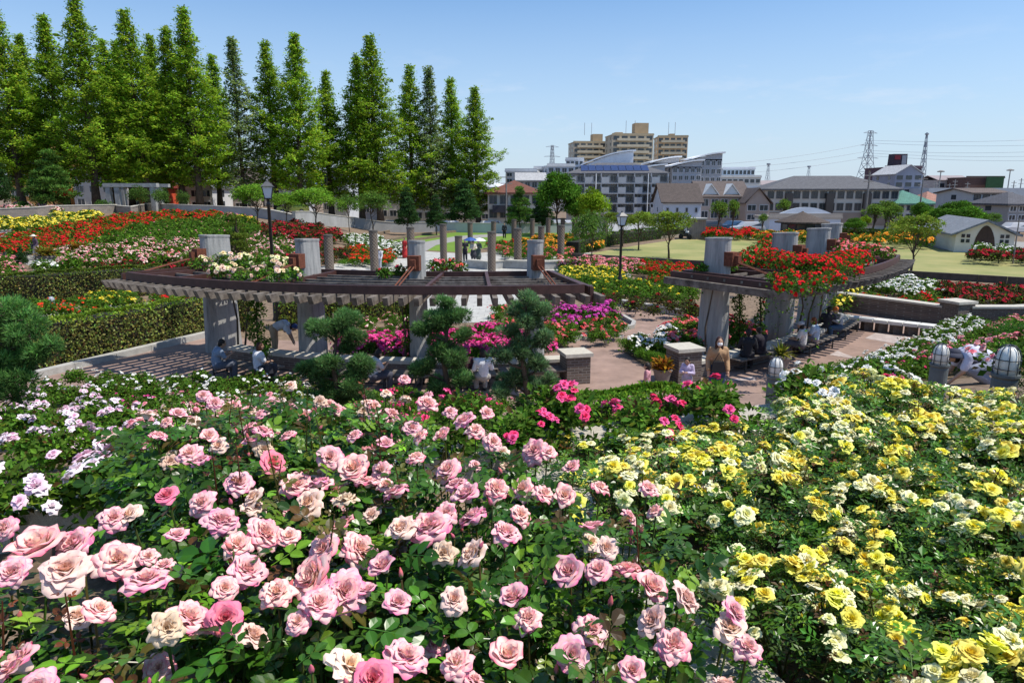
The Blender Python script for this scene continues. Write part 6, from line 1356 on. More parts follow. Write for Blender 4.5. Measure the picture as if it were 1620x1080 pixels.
def tree(kind, lb, px, pt, pb, d, w=1.0, seed=0, ground=True, name='tree', cat='tree', group=None):
    if kind not in TR:
        R = {'round': lambda: broad_tree('round', 301, 8, 3, 2, (2.9, 2.9, 3.2), 34, 12000, .26, (.09, .21, .02), .16), 'lime': lambda: broad_tree('lime', 302, 8, 3, 2, (2.6, 2.6, 3.0), 26, 7000, .26, (.22, .34, .02), .13),
             'small': lambda: broad_tree('small', 303, 5, 3, 2, (2.3, 2.3, 1.5), 30, 6500, .16, (.18, .34, .03), .09, sq=.45, shell=.85), 'loose': lambda: broad_tree('loose', 304, 6, 3, 2, (2.4, 2.4, 2.0), 22, 3800, .19, (.10, .19, .03), .09, sq=.5),
             'pruned': lambda: broad_tree('pruned', 305, 5, 3, 2, (2.0, 2.0, 1.4), 16, 3600, .17, (.17, .24, .03), .10, sq=.42, shell=.9), 'pine': lambda: pine_tree(306, 8, 2.6, 7, 7000, (.09, .18, .03)), 'dpine': lambda: pine_tree(307, 8, 2.2, 9, 8000, (.05, .11, .03)),
             'shrub': lambda: broad_tree('shrub', 308, 2.2, 3, 2, (1.3, 1.3, 1.05), 20, 3000, .13, (.08, .17, .03), .05), 'upright': lambda: broad_tree('upright', 309, 5.5, 3, 2, (1.1, 1.1, 2.2), 16, 1800, .18, (.13, .22, .03), .14), 'red': lambda: broad_tree('maple', 310, 3, 3, 2, (1.3, 1.3, .8), 16, 1800, .14, (.30, .03, .015), .06, sq=.5),
             'bloom': lambda: broad_tree('bloom', 311, 3.2, 3, 2, (1.3, 1.3, 1.4), 20, 2600, .14, (.09, .17, .03), .06)}[kind]
        TR[kind] = (R(), {'round': 8, 'lime': 8, 'small': 5, 'loose': 6, 'pruned': 5, 'pine': 8, 'dpine': 8, 'shrub': 2.2, 'upright': 5.5, 'red': 3, 'bloom': 3.2}[kind])
    ms, H0 = TR[kind]
    if ground: b = hits([px], [pb])[0] if d is None else PY(px, pb, d); d = b[1]; b[2] = float(h(b[0], b[1]))
    else: b = PY(px, pb, d)
    hh = PY(px, pt, d)[2]-b[2]; s = hh/H0; return plant_tree(ms, name, lb, cat, b, rg.rand()*6.28, (s*w, s*w, s), group)
tree('small', 'young fresh green tree at the edge of the terraced lawn right of the lamp post', 500, 298, 368, None, 1.25)
tree('small', 'young fresh green tree just behind the dark lamp post', 408, 292, 362, 62, 1.15)
tree('small', 'low fresh green tree beside the lamp lantern', 455, 305, 366, 66, 1.0)
tree('loose', 'loose dark green young tree in the middle of the terraced lawn', 590, 300, 366, None, 1.1); tree('loose', 'thin young tree left of the middle of the terraced lawn', 553, 306, 367, None, .8)
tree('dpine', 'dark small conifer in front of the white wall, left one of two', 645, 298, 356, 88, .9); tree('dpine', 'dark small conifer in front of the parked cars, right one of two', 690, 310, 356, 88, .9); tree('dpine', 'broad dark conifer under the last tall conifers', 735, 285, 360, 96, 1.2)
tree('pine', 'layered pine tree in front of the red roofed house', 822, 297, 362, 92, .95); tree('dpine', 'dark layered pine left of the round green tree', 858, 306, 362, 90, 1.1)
tree('round', 'large round dense green tree before the apartment block with solar panels', 883, 273, 366, 86, 1.0); tree('round', 'lower green tree between the round tree and the lime tree', 912, 308, 366, 86, 1.0)
tree('lime', 'lime green tree with bright young leaves beside the round green tree', 938, 296, 378, 74, 1.0)
tree('loose', 'thin dark stemmed tree in the planting left of the thin lamp post', 934, 330, 402, 46, .85)
for i, (x, a, b, w) in enumerate([(1010, 335, 396, 1.1), (1058, 334, 410, 1.25), (985, 338, 390, 1.0), (968, 335, 380, .9)]): tree('pruned', ('second cloud pruned tree from the lawn corner', 'cloud pruned yellow green tree standing on the near corner of the dry lawn', 'small pruned tree behind the thin lamp post', 'pruned tree left of the thin lamp post')[i], x, a, b, None, w, name='pruned_tree', group='pruned trees beside the dry lawn')
tree('upright', 'pollarded tree with two leafy stems near the shed', 1136, 312, 368, 82, 1.1); tree('upright', 'leaning pollarded tree right of the two stemmed one', 1158, 310, 366, 84, .8)
tree('upright', 'small pollarded tree before the brick houses', 1206, 335, 364, 88, .9); tree('upright', 'slim pollarded tree before the grey roofed apartments', 1240, 310, 340, 105, 1.0)
tree('pruned', 'broad pruned tree standing alone on the dry lawn', 1440, 340, 436, None, 1.1, name='pruned_tree')
for i, (x, a, b, d, k, w) in enumerate([(1380, 318, 372, 84, 'upright', 1.5), (1398, 312, 372, 88, 'upright', 1.5), (1350, 345, 372, 80, 'round', 1.3), (1408, 320, 376, 82, 'upright', 1.2), (1425, 345, 378, 78, 'lime', 1.3), (1470, 330, 378, 84, 'lime', 1.0), (1490, 322, 380, 82, 'round', 1.1), (1512, 318, 380, 80, 'round', 1.3), (1535, 328, 378, 88, 'round', 1.2), (1565, 335, 376, 92, 'loose', 1.2), (1455, 320, 360, 100, 'round', 1.0), (1368, 340, 360, 95, 'lime', 1.0), (1318, 352, 368, 100, 'lime', 1.5)]):
    tree(k, '%s tree of the clump between the pavilion and the barn, %s from the left' % ({'upright': 'pollarded', 'round': 'bushy green', 'lime': 'light green', 'loose': 'thin leaved'}[k], ORD[sorted([1380, 1398, 1350, 1408, 1425, 1470, 1490, 1512, 1535, 1565, 1455, 1368, 1318]).index(x)]), x, a, b, d, w, group='trees between the pavilion and the barn')
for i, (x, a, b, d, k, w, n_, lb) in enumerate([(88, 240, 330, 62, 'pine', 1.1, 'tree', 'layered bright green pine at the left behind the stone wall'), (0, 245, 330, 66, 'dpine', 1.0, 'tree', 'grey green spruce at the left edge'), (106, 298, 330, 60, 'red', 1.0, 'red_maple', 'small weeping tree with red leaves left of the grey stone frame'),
   (222, 292, 338, 56, 'bloom', .9, 'shrub', 'tall shrub with yellow flowers in front of the grey stone frame'), (255, 296, 336, 58, 'bloom', .9, 'shrub', 'tall dark shrub right of the yellow flowering one'), (292, 300, 335, 60, 'bloom', .8, 'shrub', 'shrub before the grey roofed house'), (95, 300, 334, 56, 'bloom', 1.2, 'shrub', 'dark flowering shrub below the layered pine'), (65, 290, 330, 60, 'bloom', 1.2, 'shrub', 'pale flowering shrub in front of the orange house'), (40, 318, 336, 56, 'shrub', 1.0, 'shrub', 'low dark shrub above the pale pink roses'), (165, 316, 330, 62, 'shrub', 1.1, 'shrub', 'low green shrub left of the grey stone frame'), (115, 326, 338, 56, 'lime', 1.5, 'shrub', 'yellow green low shrub on the stone wall')]):
    tree(k, lb, x, a, 337 if x > 120 else 338, None, w, name=n_, cat='shrub' if n_ == 'shrub' else 'tree')
tree('dpine', 'small dark conifer beside the potted plants at the far left', 36, 390, 426, None, .9, name='small_conifer')
# ---------------------------------------------------------------- houses and the town
# apartment block with solar panels
r, w, hh = building('apartment_block', 'grey white four storey apartment block with solar panels on a dark hipped roof', 'building', 898, 1052, 275, 338, 128, 11, (.40, .41, .42), (.14, .14, .15), 'hip', 2.0, 4, 12, (1.3, 1.7), (.35, .36, .38), rz=-.06)
balcony_block(r, w, hh, 4, 12, (.46, .46, .46)); fr = MB()
for i in range(9):
    mb = MB(); x = -w/2+3.0+i*(w-6)/8.6; mb.beam((x, .6, hh+.55), (x, 3.6, hh+1.62), (w-6)/9.2, .06); mb.obj('solar_panel', brickmat('solar', (.03, .045, .12), (.035, .05, .14), (.10, .12, .18), 1.6, 1.0, vert=False, rough=.25), r)
for x in (-w*.22, w*.3): 
    mb = MB(); mb.tube([(x, -1.42, 0), (x, -1.42, hh)], .09, 8); mb.obj('drainpipe', wallm((.62, .63, .64)), r)
# stepped block with arched roofs
for i, (pl, pr, pt, pb, d, wc) in enumerate([(1096, 1140, 252, 292, 150, (.34, .34, .35)), (1062, 1108, 264, 300, 146, (.36, .36, .37)), (1030, 1072, 258, 300, 156, (.30, .30, .31)), (1005, 1050, 271, 305, 144, (.38, .38, .39))]):
    r, w, hh = building('stepped_block', ('tallest right hand stepped block with a pale arched roof and two glazed floors', 'middle stepped block with a pale arched roof', 'rear stepped block with a long pale arched roof', 'left stepped block with a low arched roof')[i], 'building', pl, pr, pt, pb, d, 10, wc, (.80, .80, .80), 'arc', 1.2, 3, 5, (1.6, 1.2), (.5, .5, .52), group='stepped blocks with arched roofs')
r, w, hh = building('hall', 'white hall with a tall curved roof and narrow windows behind the solar panels', 'building', 922, 1000, 262, 300, 165, 12, (.60, .62, .66), (.62, .64, .68), 'arc', 3.2, 3, 7, (1.6, .7), (.3, .3, .33), skip=[(1, 0), (1, 1), (0, 0)])
# brown towers
def tower(lb, pl, pr, pt, pb, d, depth, rz, wc, pent):
    r, w, hh = building('apartment_tower', lb, 'building', pl, pr, pt, pb, d, depth, wc, (.36, .30, .20), 'flat', 1, 9, 5, (2.6, 1.5), (.45, .38, .26), rz=rz, group='tan apartment towers', mull=1)
    for i in range(9):
        mb = MB(); mb.box((0, -.55, hh/9*i+.6), (w*.78, 1.1, .95)); mb.obj('balcony_panel', wallm((.52, .45, .32)), r)
    for k, (x, wd, ht) in enumerate(pent): mb = MB(); mb.box((x*w, depth*.4, hh+ht/2+.3), (wd, 5, ht)); mb.obj('lift_house', wallm((.38, .28, .17)), r)
    mb = MB()
    for x in (-.1, .12): mb.tube([(x*w, depth*.4, hh+ht), (x*w, depth*.4, hh+ht+5)], .10, 5)
    mb.obj('antenna', mat('galvanised', (.33, .36, .40), .6, .1, 1), r)
tower('left tan apartment tower with a small lift house', 906, 957, 226, 300, 300, 12, .1, (.42, .36, .27), [(.28, 4.2, 3.4)]); tower('tallest tan apartment tower in the middle', 966, 1031, 214, 300, 285, 13, .08, (.44, .38, .28), [(.25, 5.5, 4.6), (-.3, 3, 1)]); tower('right orange tan apartment tower', 1038, 1084, 217, 300, 292, 12, -.06, (.50, .38, .25), [(.0, 2, 1.2)])
# left middle apartments
for i, (pl, pr, pt, pb, d, wc, st) in enumerate([(800, 848, 272, 310, 150, (.34, .33, .32), 'flat'), (845, 872, 268, 312, 158, (.42, .42, .42), 'flat'), (866, 908, 264, 312, 152, (.50, .52, .55), 'flat'), (895, 922, 254, 290, 170, (.52, .55, .60), 'flat'), (818, 862, 286, 314, 140, (.40, .39, .37), 'gablex')]):
    building('flats', ('grey flats with a flat roof at the edge of the tall conifers', 'narrow pale grey flats second from the conifers', 'bluish white flats with a rooftop box', 'pale blue stair tower behind the apartment block', 'low grey flats behind the pine tree')[i], 'building', pl, pr, pt, pb, d, 10, wc, (.50, .50, .50), st, 1.6, 4 if st == 'flat' else 2, 4, (1.3, 1.1), (.4, .4, .4), rz=.1*(i % 3-1))
r, w, hh = building('red_roof_house', 'cream two storey house with a red brown hipped roof and dark balcony', 'house', 772, 856, 306, 350, 108, 9, (.50, .45, .38), (.20, .075, .05), 'hip', 1.9, 2, 5, (1.5, 1.3), (.2, .18, .16)); mb = MB(); mb.box((-w*.2, -.8, hh*.45), (3.4, 1.5, 1.1)); mb.obj('balcony', wallm((.035, .035, .045)), r)
r, w, hh = building('dark_roof_house', 'white walled hall with a long dark brown gable roof right of the apartment block', 'house', 1048, 1108, 321, 346, 112, 8, (.50, .52, .56), (.105, .08, .07), 'gablex', 3.0, 1, 4, (.35, .7), (.3, .3, .3), mull=0)
r, w, hh = building('dormer_house', 'brick house with a brown roof and two pointed white dormers', 'house', 1106, 1182, 312, 350, 118, 9, (.36, .30, .27), (.14, .11, .10), 'gablex', 2.6, 2, 5, (1.4, 1.2), (.5, .5, .5))
for x in (-w*.28, w*.15):
    mb = MB(); gable_ends(mb, x-1.5, x+1.5, .3, 4, hh, 2.0, 'y'); gable_roof(mb, x-1.5, x+1.5, .2, 4, hh+.1, 2.1, .15, 'y'); mb.obj('dormer', wallm((.62, .62, .60)), r)
building('gable_house', 'small brick house with a brown roof right of the dormers', 'house', 1178, 1216, 322, 352, 114, 8, (.34, .27, .23), (.13, .10, .09), 'gabley', 2.4, 2, 2, (1.4, 1.2), (.5, .5, .5)); building('blue_house', 'white and pale blue flat roofed house behind the dormer house', 'house', 1172, 1224, 300, 345, 132, 9, (.46, .52, .58), (.45, .47, .5), 'flat', 1, 3, 4, (1.6, 1.2), (.12, .25, .45))
r, w, hh = building('long_apartments', 'long cream and grey apartment house with a grey hipped roof', 'building', 1212, 1412, 300, 356, 122, 12, (.47, .45, .40), (.145, .145, .155), 'hip', 2.3, 3, 15, (1.1, 1.2), (.12, .12, .12), rz=-.1)
mb = MB(); mb.box((0, -.06, hh*.18), (w+.05, .12, hh*.36)); mb.obj('brick_base', wallm((.27, .22, .18)), r)
for x in (-.33, -.02, .26): mb = MB(); mb.box((x*w, -.35, hh*.45), (w*.055, .7, hh*.9)); mb.obj('stair_bay', wallm((.07, .065, .06)), r)
building('white_offices', 'distant pale blue white office block above the dormer houses', 'building', 1142, 1192, 268, 300, 230, 12, (.60, .66, .72), (.6, .62, .65), 'flat', 1, 3, 8, (1.6, 1.2), (.5, .55, .6)); building('white_offices', 'lower cream office block beside the pale blue white one', 'building', 1140, 1202, 281, 305, 215, 12, (.56, .55, .50), (.5, .5, .48), 'flat', 1, 2, 7, (1.4, 1.0), (.5, .5, .5))
# pavilion with a curved white wall and round hut
r, w, hh = building('pavilion', 'low white pavilion with a long curved roof edge', 'building', 1216, 1328, 346, 368, 96, 6, (.60, .62, .64), (.34, .30, .26), 'flat', .2, 1, 2, (.8, .8), (.3, .3, .3), side=False)
mb = MB(); P_ = [(-w/2+w*i/16, hh+1.55*sin(pi*i/16*.97+.05)) for i in range(17)]; mb.add([(x, -.02, z) for x, z in P_]+[(x, -.02, 0) for x, z in P_]+[(x, .25, z) for x, z in P_]+[(x, .25, 0) for x, z in P_], [(17+i, 18+i, i+1, i) for i in range(16)]+[(34+i, 35+i, i+1, i)[::-1] for i in range(16)]); mb.obj('curved_wall', wallm((.56, .60, .66)), r)
wv, hv, b = site(1228, 1306, 335, 370, 88); hut = thing('round_hut', 'dark timber kiosk with a brown conical roof before the white pavilion', 'kiosk', b); mb = MB(); R0 = wv*.40; mb.lathe([(R0, -.5), (R0, hv*.50)], n=12); mb.obj('wall', wallm((.05, .045, .05)), hut); mb = MB(); mb.lathe([(wv*.52, hv*.50), (wv*.52, hv*.56), (.2, hv*.98), (.1, hv*1.02)], n=16); mb.obj('roof', roofm((.10, .075, .06)), hut)
for i in range(7):
    a = -pi/2+(i-3)*.42; mb = MB(); mb.box((cos(a)*R0, sin(a)*R0, hv*.25), (.9, .06, hv*.4), rz=a+pi/2); mb.obj('window', GLASS(), hut)
# barn at the right edge
wv, hv, b = site(1516, 1596, 372, 392, 62); barn = thing('barn', 'white barn with an arched dark doorway, cross shaped window groups and a grey roof', 'building', b, rz=-.35); L_ = 15
mb = MB(); mb.box((0, L_/2, hv/2-.5), (wv, L_, hv+1)); rh = PY(1556, 349, 62)[2]-b[2]-hv; gable_ends(mb, -wv/2, wv/2, 0, L_, hv, rh, 'y'); mb.obj('wall', wallm((.58, .54, .46)), barn)
mb = MB(); gable_roof(mb, -wv/2, wv/2, 0, L_, hv+.08, rh, .45, 'y'); mb.obj('roof', roofm((.24, .26, .29)), barn)
mb = MB(); P_ = [(-.85+1.7*i/12, 1.95*sin(pi*i/12)**.6) for i in range(13)]; mb.add([(x, -.03, z) for x, z in P_], [tuple(range(13))]); mb.obj('door', mat('door_dark', (.06, .035, .025), .7, .3, 4), barn)
for x in (-wv*.33, wv*.33):
    for dx in (-.2, .2):
        for dz in (-.22, .22): mb = MB(); mb.box((x+dx, -.02, hv*.72+dz), (.27, .05, .30)); mb.obj('window', mat('window_glass', (.035, .045, .055)), barn)
# right background
building('gable_offices', 'dark slate faced gabled block with a white edge near the pylons', 'building', 1412, 1455, 276, 320, 190, 12, (.24, .25, .30), (.6, .6, .6), 'gabley', 2.5, 4, 3, (1.6, 1.3), (.2, .2, .25)); building('maroon_offices', 'dark maroon office block behind the slate faced one', 'building', 1396, 1453, 266, 310, 210, 12, (.10, .06, .075), (.12, .08, .09), 'flat', 1, 4, 6, (1.6, 1.0), (.1, .08, .1))
b = PY(1433, 266, 210); t = thing('rooftop_tower', 'dark rooftop sign tower with red and grey panels on the maroon office block', 'sign', b); mb = MB(); mb.box((0, 5, 1.9), (4.4, 3, 4.6), top=(.92, 1)); mb.obj('frame', wallm((.05, .035, .045)), t); mb = MB(); mb.box((-.9, 3.4, 3.2), (1.7, .1, 1.2)); mb.obj('red_panel', wallm((.16, .02, .03)), t); mb = MB(); mb.box((1.1, 3.4, 2.2), (1.3, .1, 3.2)); mb.obj('grey_panel', wallm((.22, .24, .27)), t)
building('green_roof_house', 'white house with a green roof right of the long apartments', 'house', 1414, 1476, 323, 350, 120, 9, (.55, .53, .48), (.10, .26, .20), 'hip', 2.2, 2, 4, (1.3, 1.1), (.3, .3, .3)); building('pink_roof_house', 'house with a salmon pink tiled roof', 'house', 1462, 1508, 324, 350, 126, 9, (.50, .46, .40), (.44, .22, .16), 'hip', 2.2, 2, 3, (1.3, 1.1), (.3, .3, .3))
building('grey_flats', 'grey boxy house with a brown roof and dark stair windows at the right', 'building', 1534, 1590, 306, 348, 105, 9, (.38, .39, .40), (.16, .12, .10), 'gablex', .7, 3, 4, (1.2, 2.0), (.08, .07, .07)); building('grey_roof_house', 'dark tiled house cut by the right edge', 'house', 1592, 1650, 324, 352, 95, 8, (.30, .28, .27), (.11, .11, .125), 'hip', 1.6, 2, 4, (1.2, 1.0), (.6, .6, .6))
wv, hv, b = site(1452, 1700, 297, 318, 185); t = thing('viaduct', 'long grey elevated road running across the right background', 'viaduct', b); mb = MB(); mb.box((0, 0, hv-1.3), (wv, 9, 2.4)); mb.obj('deck', wallm((.36, .39, .42)), t)
for i in range(9): mb = MB(); mb.box((-wv/2+wv*(i+.5)/9, 0, hv/2-2.6), (1.6, 5, hv+1)); mb.obj('pier', wallm((.33, .34, .35)), t)
building('green_net_building', 'brown box building with a green net screen on its right half', 'building', 1527, 1586, 282, 300, 230, 10, (.11, .065, .055), (.1, .07, .06), 'flat', 1, 1, 1, (.5, .5), (.1, .1, .1), side=False, skip=[(0, 0)]); b = PY(1572, 300, 228); mb = MB(); mb.box((0, 0, 2.0), (5.6, .3, 4.0)); mb.obj('net_screen', mat('green_net', (.03, .09, .04), .9, .2, 1), None, b, label='green net screen on the front of the brown box building', cat='screen')
# left background seen through the trees
r, w, hh = building('orange_house', 'orange stucco house half hidden by the tall conifers at the far left', 'house', 18, 96, 246, 318, 125, 10, (.50, .26, .09), (.42, .20, .08), 'hip', 2.0, 3, 5, (1.8, 1.2), (.4, .4, .4)); building('red_house', 'small bright red wooden house with a red gable roof', 'house', 208, 248, 297, 332, 104, 7, (.52, .07, .03), (.33, .05, .04), 'gabley', 2.0, 2, 2, (.8, .8), (.6, .6, .6))
building('grey_roof_house', 'white walled house with a grey roof between the dark trunks', 'house', 284, 338, 298, 334, 112, 8, (.50, .50, .50), (.20, .21, .23), 'gabley', 3.0, 2, 3, (1.2, 1.0), (.5, .5, .5)); building('white_house', 'white block behind the red house', 'house', 214, 262, 262, 320, 140, 8, (.56, .57, .58), (.4, .4, .4), 'flat', 1, 3, 3, (1.2, 1.0), (.3, .3, .3)); building('beige_house', 'beige house between tall conifers left of the lamp post', 'house', 352, 408, 288, 340, 122, 8, (.44, .38, .33), (.22, .17, .14), 'gabley', 2.4, 2, 3, (1.2, 1.0), (.5, .5, .5))
for i, (a, b_, c, e, d, col) in enumerate([(420, 476, 285, 340, 125, (.44, .46, .50)), (512, 552, 275, 338, 120, (.52, .55, .60)), (548, 600, 270, 345, 135, (.40, .42, .45)), (600, 660, 290, 348, 128, (.46, .44, .40)), (655, 716, 300, 350, 125, (.50, .48, .44)), (716, 775, 308, 350, 130, (.42, .38, .33)), (120, 205, 270, 330, 125, (.40, .38, .35)), (262, 290, 280, 330, 130, (.45, .46, .48))]):
    building('house', '%s house glimpsed behind the tall conifers, %s from the left of its row' % (('blue grey', 'pale blue', 'grey', 'beige', 'cream', 'tan', 'brownish', 'whitish')[i], ORD[(2, 3, 4, 5, 6, 7, 0, 1)[i]]), 'house', a, b_, c, e, d, 9, col, ((.2, .21, .23), (.5, .5, .52))[i % 2], ('hip', 'flat')[i % 2], 1.8, 3, 4, (1.3, 1.1), (.4, .4, .4), group='houses behind the tall conifers')
# distant low town and hills
rg = np.random.RandomState(12)
for i in range(40):
    d = rg.uniform(240, 420); px = rg.uniform(-60, 1680); hgt = rg.uniform(6, 11); w_ = rg.uniform(12, 26); b = PY(px, 320, d); b[2] = -1.2; t = thing('distant_block', 'low pale town building on the skyline among many like it', 'building', b, rg.uniform(-.4, .4), 'distant town buildings along the skyline'); mb = MB(); mb.box((0, 5, hgt/2-.5), (w_, 10, hgt+1)); mb.obj('wall', wallm([(.45, .46, .48), (.40, .40, .42), (.5, .5, .5), (.38, .34, .32)][i % 4]), t)
    mb = MB(); (gable_roof(mb, -w_/2, w_/2, 0, 10, hgt, 1.6) if i % 3 else mb.box((0, 5, hgt+.2), (w_+.4, 10.4, .4))); mb.obj('roof', wallm([(.3, .32, .36), (.26, .22, .22), (.5, .52, .55)][i % 3]), t)
    for f in range(3):
        for j in range(4): window(t, -w_/2+w_*(j+.5)/4, hgt*(f+.5)/3, w_*.13, 1.3, -.03, near=False)
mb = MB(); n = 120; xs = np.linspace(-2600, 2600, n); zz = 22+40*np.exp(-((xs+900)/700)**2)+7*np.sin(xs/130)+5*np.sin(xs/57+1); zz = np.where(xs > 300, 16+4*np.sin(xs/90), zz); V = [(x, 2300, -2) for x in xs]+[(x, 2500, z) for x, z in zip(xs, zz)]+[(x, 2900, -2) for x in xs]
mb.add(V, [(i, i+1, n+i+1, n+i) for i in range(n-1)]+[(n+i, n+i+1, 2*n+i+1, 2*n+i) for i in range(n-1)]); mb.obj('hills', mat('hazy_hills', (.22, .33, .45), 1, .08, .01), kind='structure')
# stone frame, shed, motorcycle
b = hits([212], [336])[0]; d = b[1]; s = scale_at(b); st = thing('stone_frame', 'grey concrete post and lintel garden frame at the upper left', 'garden frame', b); zt_ = PY(212, 290, d)[2]-b[2]
mb = MB(); mb.box((0, 0, zt_-.22), (84/s, .7, .44)); mb.obj('lintel', CONC(), st); mb = MB(); mb.box((.6, 2.2, zt_-.25), (76/s, .6, .4)); mb.obj('lintel', CONC(), st)
for x, y in ((-36, 0), (-22, 0), (-30, 2.2), (30, 2.2), (34, 0)): mb = MB(); mb.box((x/s, y, zt_/2-.25), (.55, .55, zt_-.46)); mb.obj('post', CONC(), st)
wv, hv, b = site(1088, 1115, 346, 377, 80); sh = thing('shed', 'small concrete panelled shed with a flat lid at the end of the hedge', 'shed', b, -.2); mb = MB(); mb.box((0, 1.2, hv/2-.4), (wv, 2.6, hv+.6)); mb.obj('wall', brickmat('shed_panels', (.26, .22, .19), (.24, .20, .18), (.15, .13, .12), .25, 4), sh); mb = MB(); mb.box((0, 1.2, hv-.02), (wv+.3, 3, .16)); mb.obj('roof', CONC(), sh)
b = hits([1084], [379])[0]; mo = thing('motorcycle', 'parked white and black motorcycle beside the shed', 'motorcycle', b, -.9)
for x in (-.62, .62): mb = MB(); mb.lathe([(.30, -.05), (.30, .05)], n=16); V = mb.v[0].copy(); mb.v[0] = np.stack([V[:, 0]+x, V[:, 2], V[:, 1]+.3], 1); mb.obj('wheel', mat('tyre', (.02, .02, .02)), mo)
mb = MB(); mb.tube([(-.62, 0, .35), (-.2, 0, .75), (.3, 0, .72), (.62, 0, .35)], .07, 6); mb.tube([(.62, 0, .32), (.5, 0, .95)], .03, 5); mb.tube([(.48, -.3, .98), (.48, .3, .98)], .02, 5); mb.box((.1, 0, .5), (.5, .3, .35)); mb.obj('frame', mat('dark_metal', (.05, .055, .055)), mo); mb = MB(); mb.box((-.3, 0, .85), (.6, .26, .12)); mb.obj('seat', mat('tyre', (.02, .02, .02)), mo); mb = MB(); mb.box((.25, 0, .88), (.35, .28, .22), top=(.7, .6)); mb.obj('tank', wallm((.7, .7, .7)), mo)
t = G(1618, 409); bench('plain dark bench at the right edge of the dry lawn', t, .3, 2.2, group=None)
# cars
for px, py, d, rz_, c, bx, lb in [(773, 353, 108, .3, (.62, .64, .66), .5, 'white boxy van parked beneath the last tall conifer'), (616, 350, 112, .2, (.66, .66, .66), 0, 'white car glimpsed between trunks at the left of the parking'), (668, 350, 112, .1, (.60, .62, .66), .2, 'silver white car parked left of the small conifer'), (708, 352, 108, .2, (.68, .70, .74), .1, 'white car parked in front of the beige house'), (898, 354, 104, .15, (.62, .64, .66), .3, 'white van seen right of the round green tree'), (878, 355, 100, .1, (.55, .56, .58), 0, 'silver car under the round green tree'), (918, 356, 108, .2, (.7, .7, .7), .2, 'white car right of the round green tree'), (792, 352, 116, .2, (.30, .02, .03), 0, 'dark red car beside the boxy van'), (1158, 352, 108, .1, (.04, .10, .20), 0, 'dark blue car parked before the brick houses'), (1183, 358, 92, .0, (.52, .53, .55), .1, 'silver grey car parked before the pavilion'), (1120, 352, 106, .3, (.05, .05, .06), .3, 'dark van beside the shed'), (840, 352, 112, .2, (.04, .04, .05), .2, 'dark car below the pine tree'), (465, 350, 100, .1, (.62, .60, .10), .1, 'yellow car behind the grey wall left of the young trees'), (1465, 368, 82, .5, (.58, .62, .68), .2, 'pale car under the trees near the barn'), (1605, 352, 90, .1, (.6, .6, .62), .2, 'pale car at the right edge')]:
    b = PY(px, py, d); b[2] = float(h(b[0], d)); car(lb, b, rz_, c, boxy=bx)
# pylons, poles and wires
pyl = [pylon('large broad power pylon with three pairs of arms', 1368, 207, 300, 430, .26, 3), pylon('slender pylon right of the large one', 1456, 210, 300, 400, .10, 2, True), pylon('faint distant pylon between the conifers and the towers', 873, 230, 300, 520, .2, 3), pylon('short lattice mast above the brick houses', 1213, 259, 300, 380, .18, 1, True), pylon('short lattice mast above the long apartments', 1277, 263, 300, 390, .18, 1, True)]
g = mat('galvanised', (.33, .36, .40))
for i, (a, z, b2, z2) in enumerate([(1368, 222, 1720, 216), (1368, 238, 1720, 236), (1368, 246, 1720, 252), (1368, 228, 1100, 262), (1368, 240, 1080, 270), (1368, 250, 1060, 280), (1368, 226, 1720, 226), (1368, 242, 1720, 244)]):
    p0, p1 = PY(a, z, 430), PY(b2, z2, 430+(60 if b2 > a else -60)); ts = np.linspace(0, 1, 14); mb = MB(); mb.tube([(p1-p0)*t_+np.array([0, 0, -4*4*t_*(1-t_)*.5]) for t_ in ts], .09, 3); mb.obj('power_line', g, None, p0, label='thin power line running %s from the large pylon' % ('right' if b2 > a else 'left'), cat='power line', group='power lines %s of the large pylon' % ('right' if b2 > a else 'left'))
def pole(lb, px, pt, pb, d, rr=.14, arms=2, lamp=False):
    b = PY(px, pb, d); b[2] = float(h(b[0], d)); z = PY(px, pt, d)[2]-b[2]; t = thing('street_lamp' if lamp else 'utility_pole', lb, 'pole', b, .3); mb = MB(); mb.tube([(0, 0, -.3), (0, 0, z)], [rr*1.2, rr*.7], 8); mb.obj('post', mat('pole_grey', (.22, .21, .20), .8, .2, 2), t)
    for i in range(arms): mb = MB(); mb.box((0, 0, z-.5-i*.9), (1.8, .1, .12)); mb.obj('cross_arm', MATS['pole_grey'], t)
    if lamp: mb = MB(); mb.lathe([(.1, z-.1), (.8, z-.05), (.9, z+.15), (.2, z+.4)], n=8); mb.obj('lamp_head', MATS['pole_grey'], t)
for a in [('leaning dark utility pole right of the long apartments', 1452, 278, 355, 112), ('thin utility pole before the long apartments', 1368, 272, 352, 104), ('pale pole beside the red roofed house', 801, 275, 352, 106), ('pole on the apartment block corner', 1205, 335, 365, 90, .08, 0)]: pole(*a)
pole('tall street lamp on the elevated road, left one', 1485, 272, 300, 186, .16, 0, True); pole('tall street lamp on the elevated road, right one', 1594, 270, 300, 186, .16, 0, True)
for i, (x, a) in enumerate([(1508, 284), (1528, 288), (1601, 286), (1612, 282), (1500, 290), (1478, 288)]): pole('utility pole behind the elevated road, %s from the left' % ORD[[1478, 1500, 1508, 1528, 1601, 1612].index(x)], x, a, 312, 190, .15)
pole('thin pole at the lawn edge before the barn', 1604, 345, 404, None or 52, .05, 0)

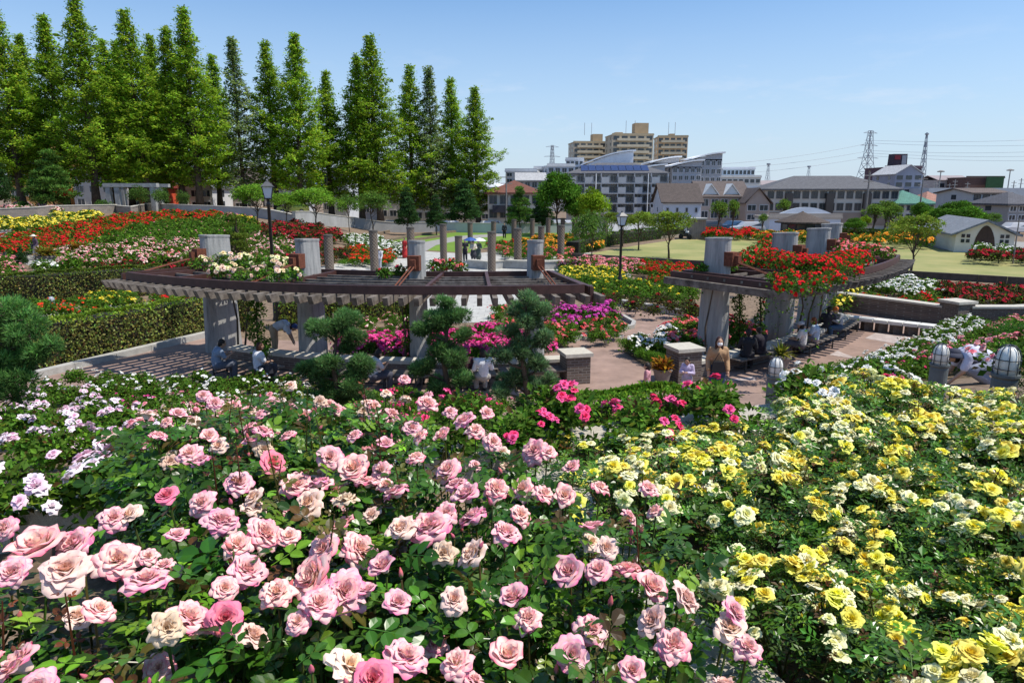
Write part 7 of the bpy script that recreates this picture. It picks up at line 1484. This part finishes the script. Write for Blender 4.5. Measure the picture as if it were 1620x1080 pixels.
# ---------------------------------------------------------------- sky, sun, camera
SUN_EL, SUN_AZ = math.radians(62), math.radians(100)     # azimuth clockwise from +Y
wd = bpy.data.worlds.new('World'); SC.world = wd; wd.use_nodes = True; N, L = wd.node_tree.nodes, wd.node_tree.links; bg = N['Background']
sky = N.new('ShaderNodeTexSky'); sky.sky_type = 'NISHITA'; sky.sun_disc = False; sky.sun_elevation = SUN_EL; sky.sun_rotation = SUN_AZ; sky.air_density = 1.0; sky.dust_density = .4; sky.ozone_density = 2.5; sky.altitude = 50
tc = N.new('ShaderNodeTexCoord'); mp = N.new('ShaderNodeMapping'); mp.inputs['Scale'].default_value = (5, 5, 20); L.new(tc.outputs['Generated'], mp.inputs[0])
nz = N.new('ShaderNodeTexNoise'); nz.inputs['Scale'].default_value = 1.6; nz.inputs['Detail'].default_value = 8; nz.inputs['Roughness'].default_value = .6; L.new(mp.outputs[0], nz.inputs['Vector'])
cr = N.new('ShaderNodeValToRGB'); cr.color_ramp.elements[0].position = .55; cr.color_ramp.elements[1].position = .78; L.new(nz.outputs[0], cr.inputs[0])
sp_ = N.new('ShaderNodeSeparateXYZ'); L.new(tc.outputs['Generated'], sp_.inputs[0]); band = N.new('ShaderNodeMapRange'); band.inputs[1].default_value = .20; band.inputs[2].default_value = .03; L.new(sp_.outputs[2], band.inputs[0])
ml = N.new('ShaderNodeMath'); ml.operation = 'MULTIPLY'; L.new(cr.outputs[0], ml.inputs[0]); L.new(band.outputs[0], ml.inputs[1]); m2 = N.new('ShaderNodeMath'); m2.operation = 'MULTIPLY'; m2.inputs[1].default_value = .8; L.new(ml.outputs[0], m2.inputs[0])
mx = N.new('ShaderNodeMix'); mx.data_type = 'RGBA'; L.new(m2.outputs[0], mx.inputs[0]); tn = N.new('ShaderNodeMix'); tn.data_type = 'RGBA'; tn.blend_type = 'MULTIPLY'; tn.inputs[0].default_value = 1; tn.inputs[7].default_value = (.80, .97, 1.10, 1); L.new(sky.outputs[0], tn.inputs[6]); L.new(tn.outputs[2], mx.inputs[6]); mx.inputs[7].default_value = (6.6, 6.7, 7.2, 1); hz = N.new('ShaderNodeMapRange'); hz.inputs[1].default_value = .26; hz.inputs[2].default_value = 0; hz.inputs[3].default_value = 0; hz.inputs[4].default_value = .85; L.new(sp_.outputs[2], hz.inputs[0]); m3 = N.new('ShaderNodeMix'); m3.data_type = 'RGBA'; L.new(hz.outputs[0], m3.inputs[0]); L.new(mx.outputs[2], m3.inputs[6]); m3.inputs[7].default_value = (4.0, 4.75, 5.8, 1); L.new(m3.outputs[2], bg.inputs['Color']); bg.inputs['Strength'].default_value = .15
sd = bpy.data.lights.new('sun', 'SUN'); sd.energy = 5.0; sd.angle = math.radians(.53); sd.color = (1, .94, .84); so = bpy.data.objects.new('sun', sd); C.objects.link(so)
sv = Vector((sin(SUN_AZ)*cos(SUN_EL), cos(SUN_AZ)*cos(SUN_EL), sin(SUN_EL))); so.rotation_euler = sv.to_track_quat('Z', 'Y').to_euler()
cd = bpy.data.cameras.new('camera'); cd.sensor_width = 36; cd.lens = F/1620*36; cd.clip_start = .05; cd.clip_end = 6000; co = bpy.data.objects.new('camera', cd); C.objects.link(co); co.location = (0, 0, CAMZ); co.rotation_euler = (pi/2-PITCH, 0, 0); SC.camera = co
SC.view_settings.view_transform = 'Standard'; SC.view_settings.look = 'None'; SC.view_settings.exposure = 0; SC.view_settings.gamma = 1
SC.render.engine = 'CYCLES'; SC.cycles.use_denoising = True; SC.cycles.max_bounces = 6; SC.cycles.diffuse_bounces = 3; SC.cycles.glossy_bounces = 2; SC.cycles.transmission_bounces = 3
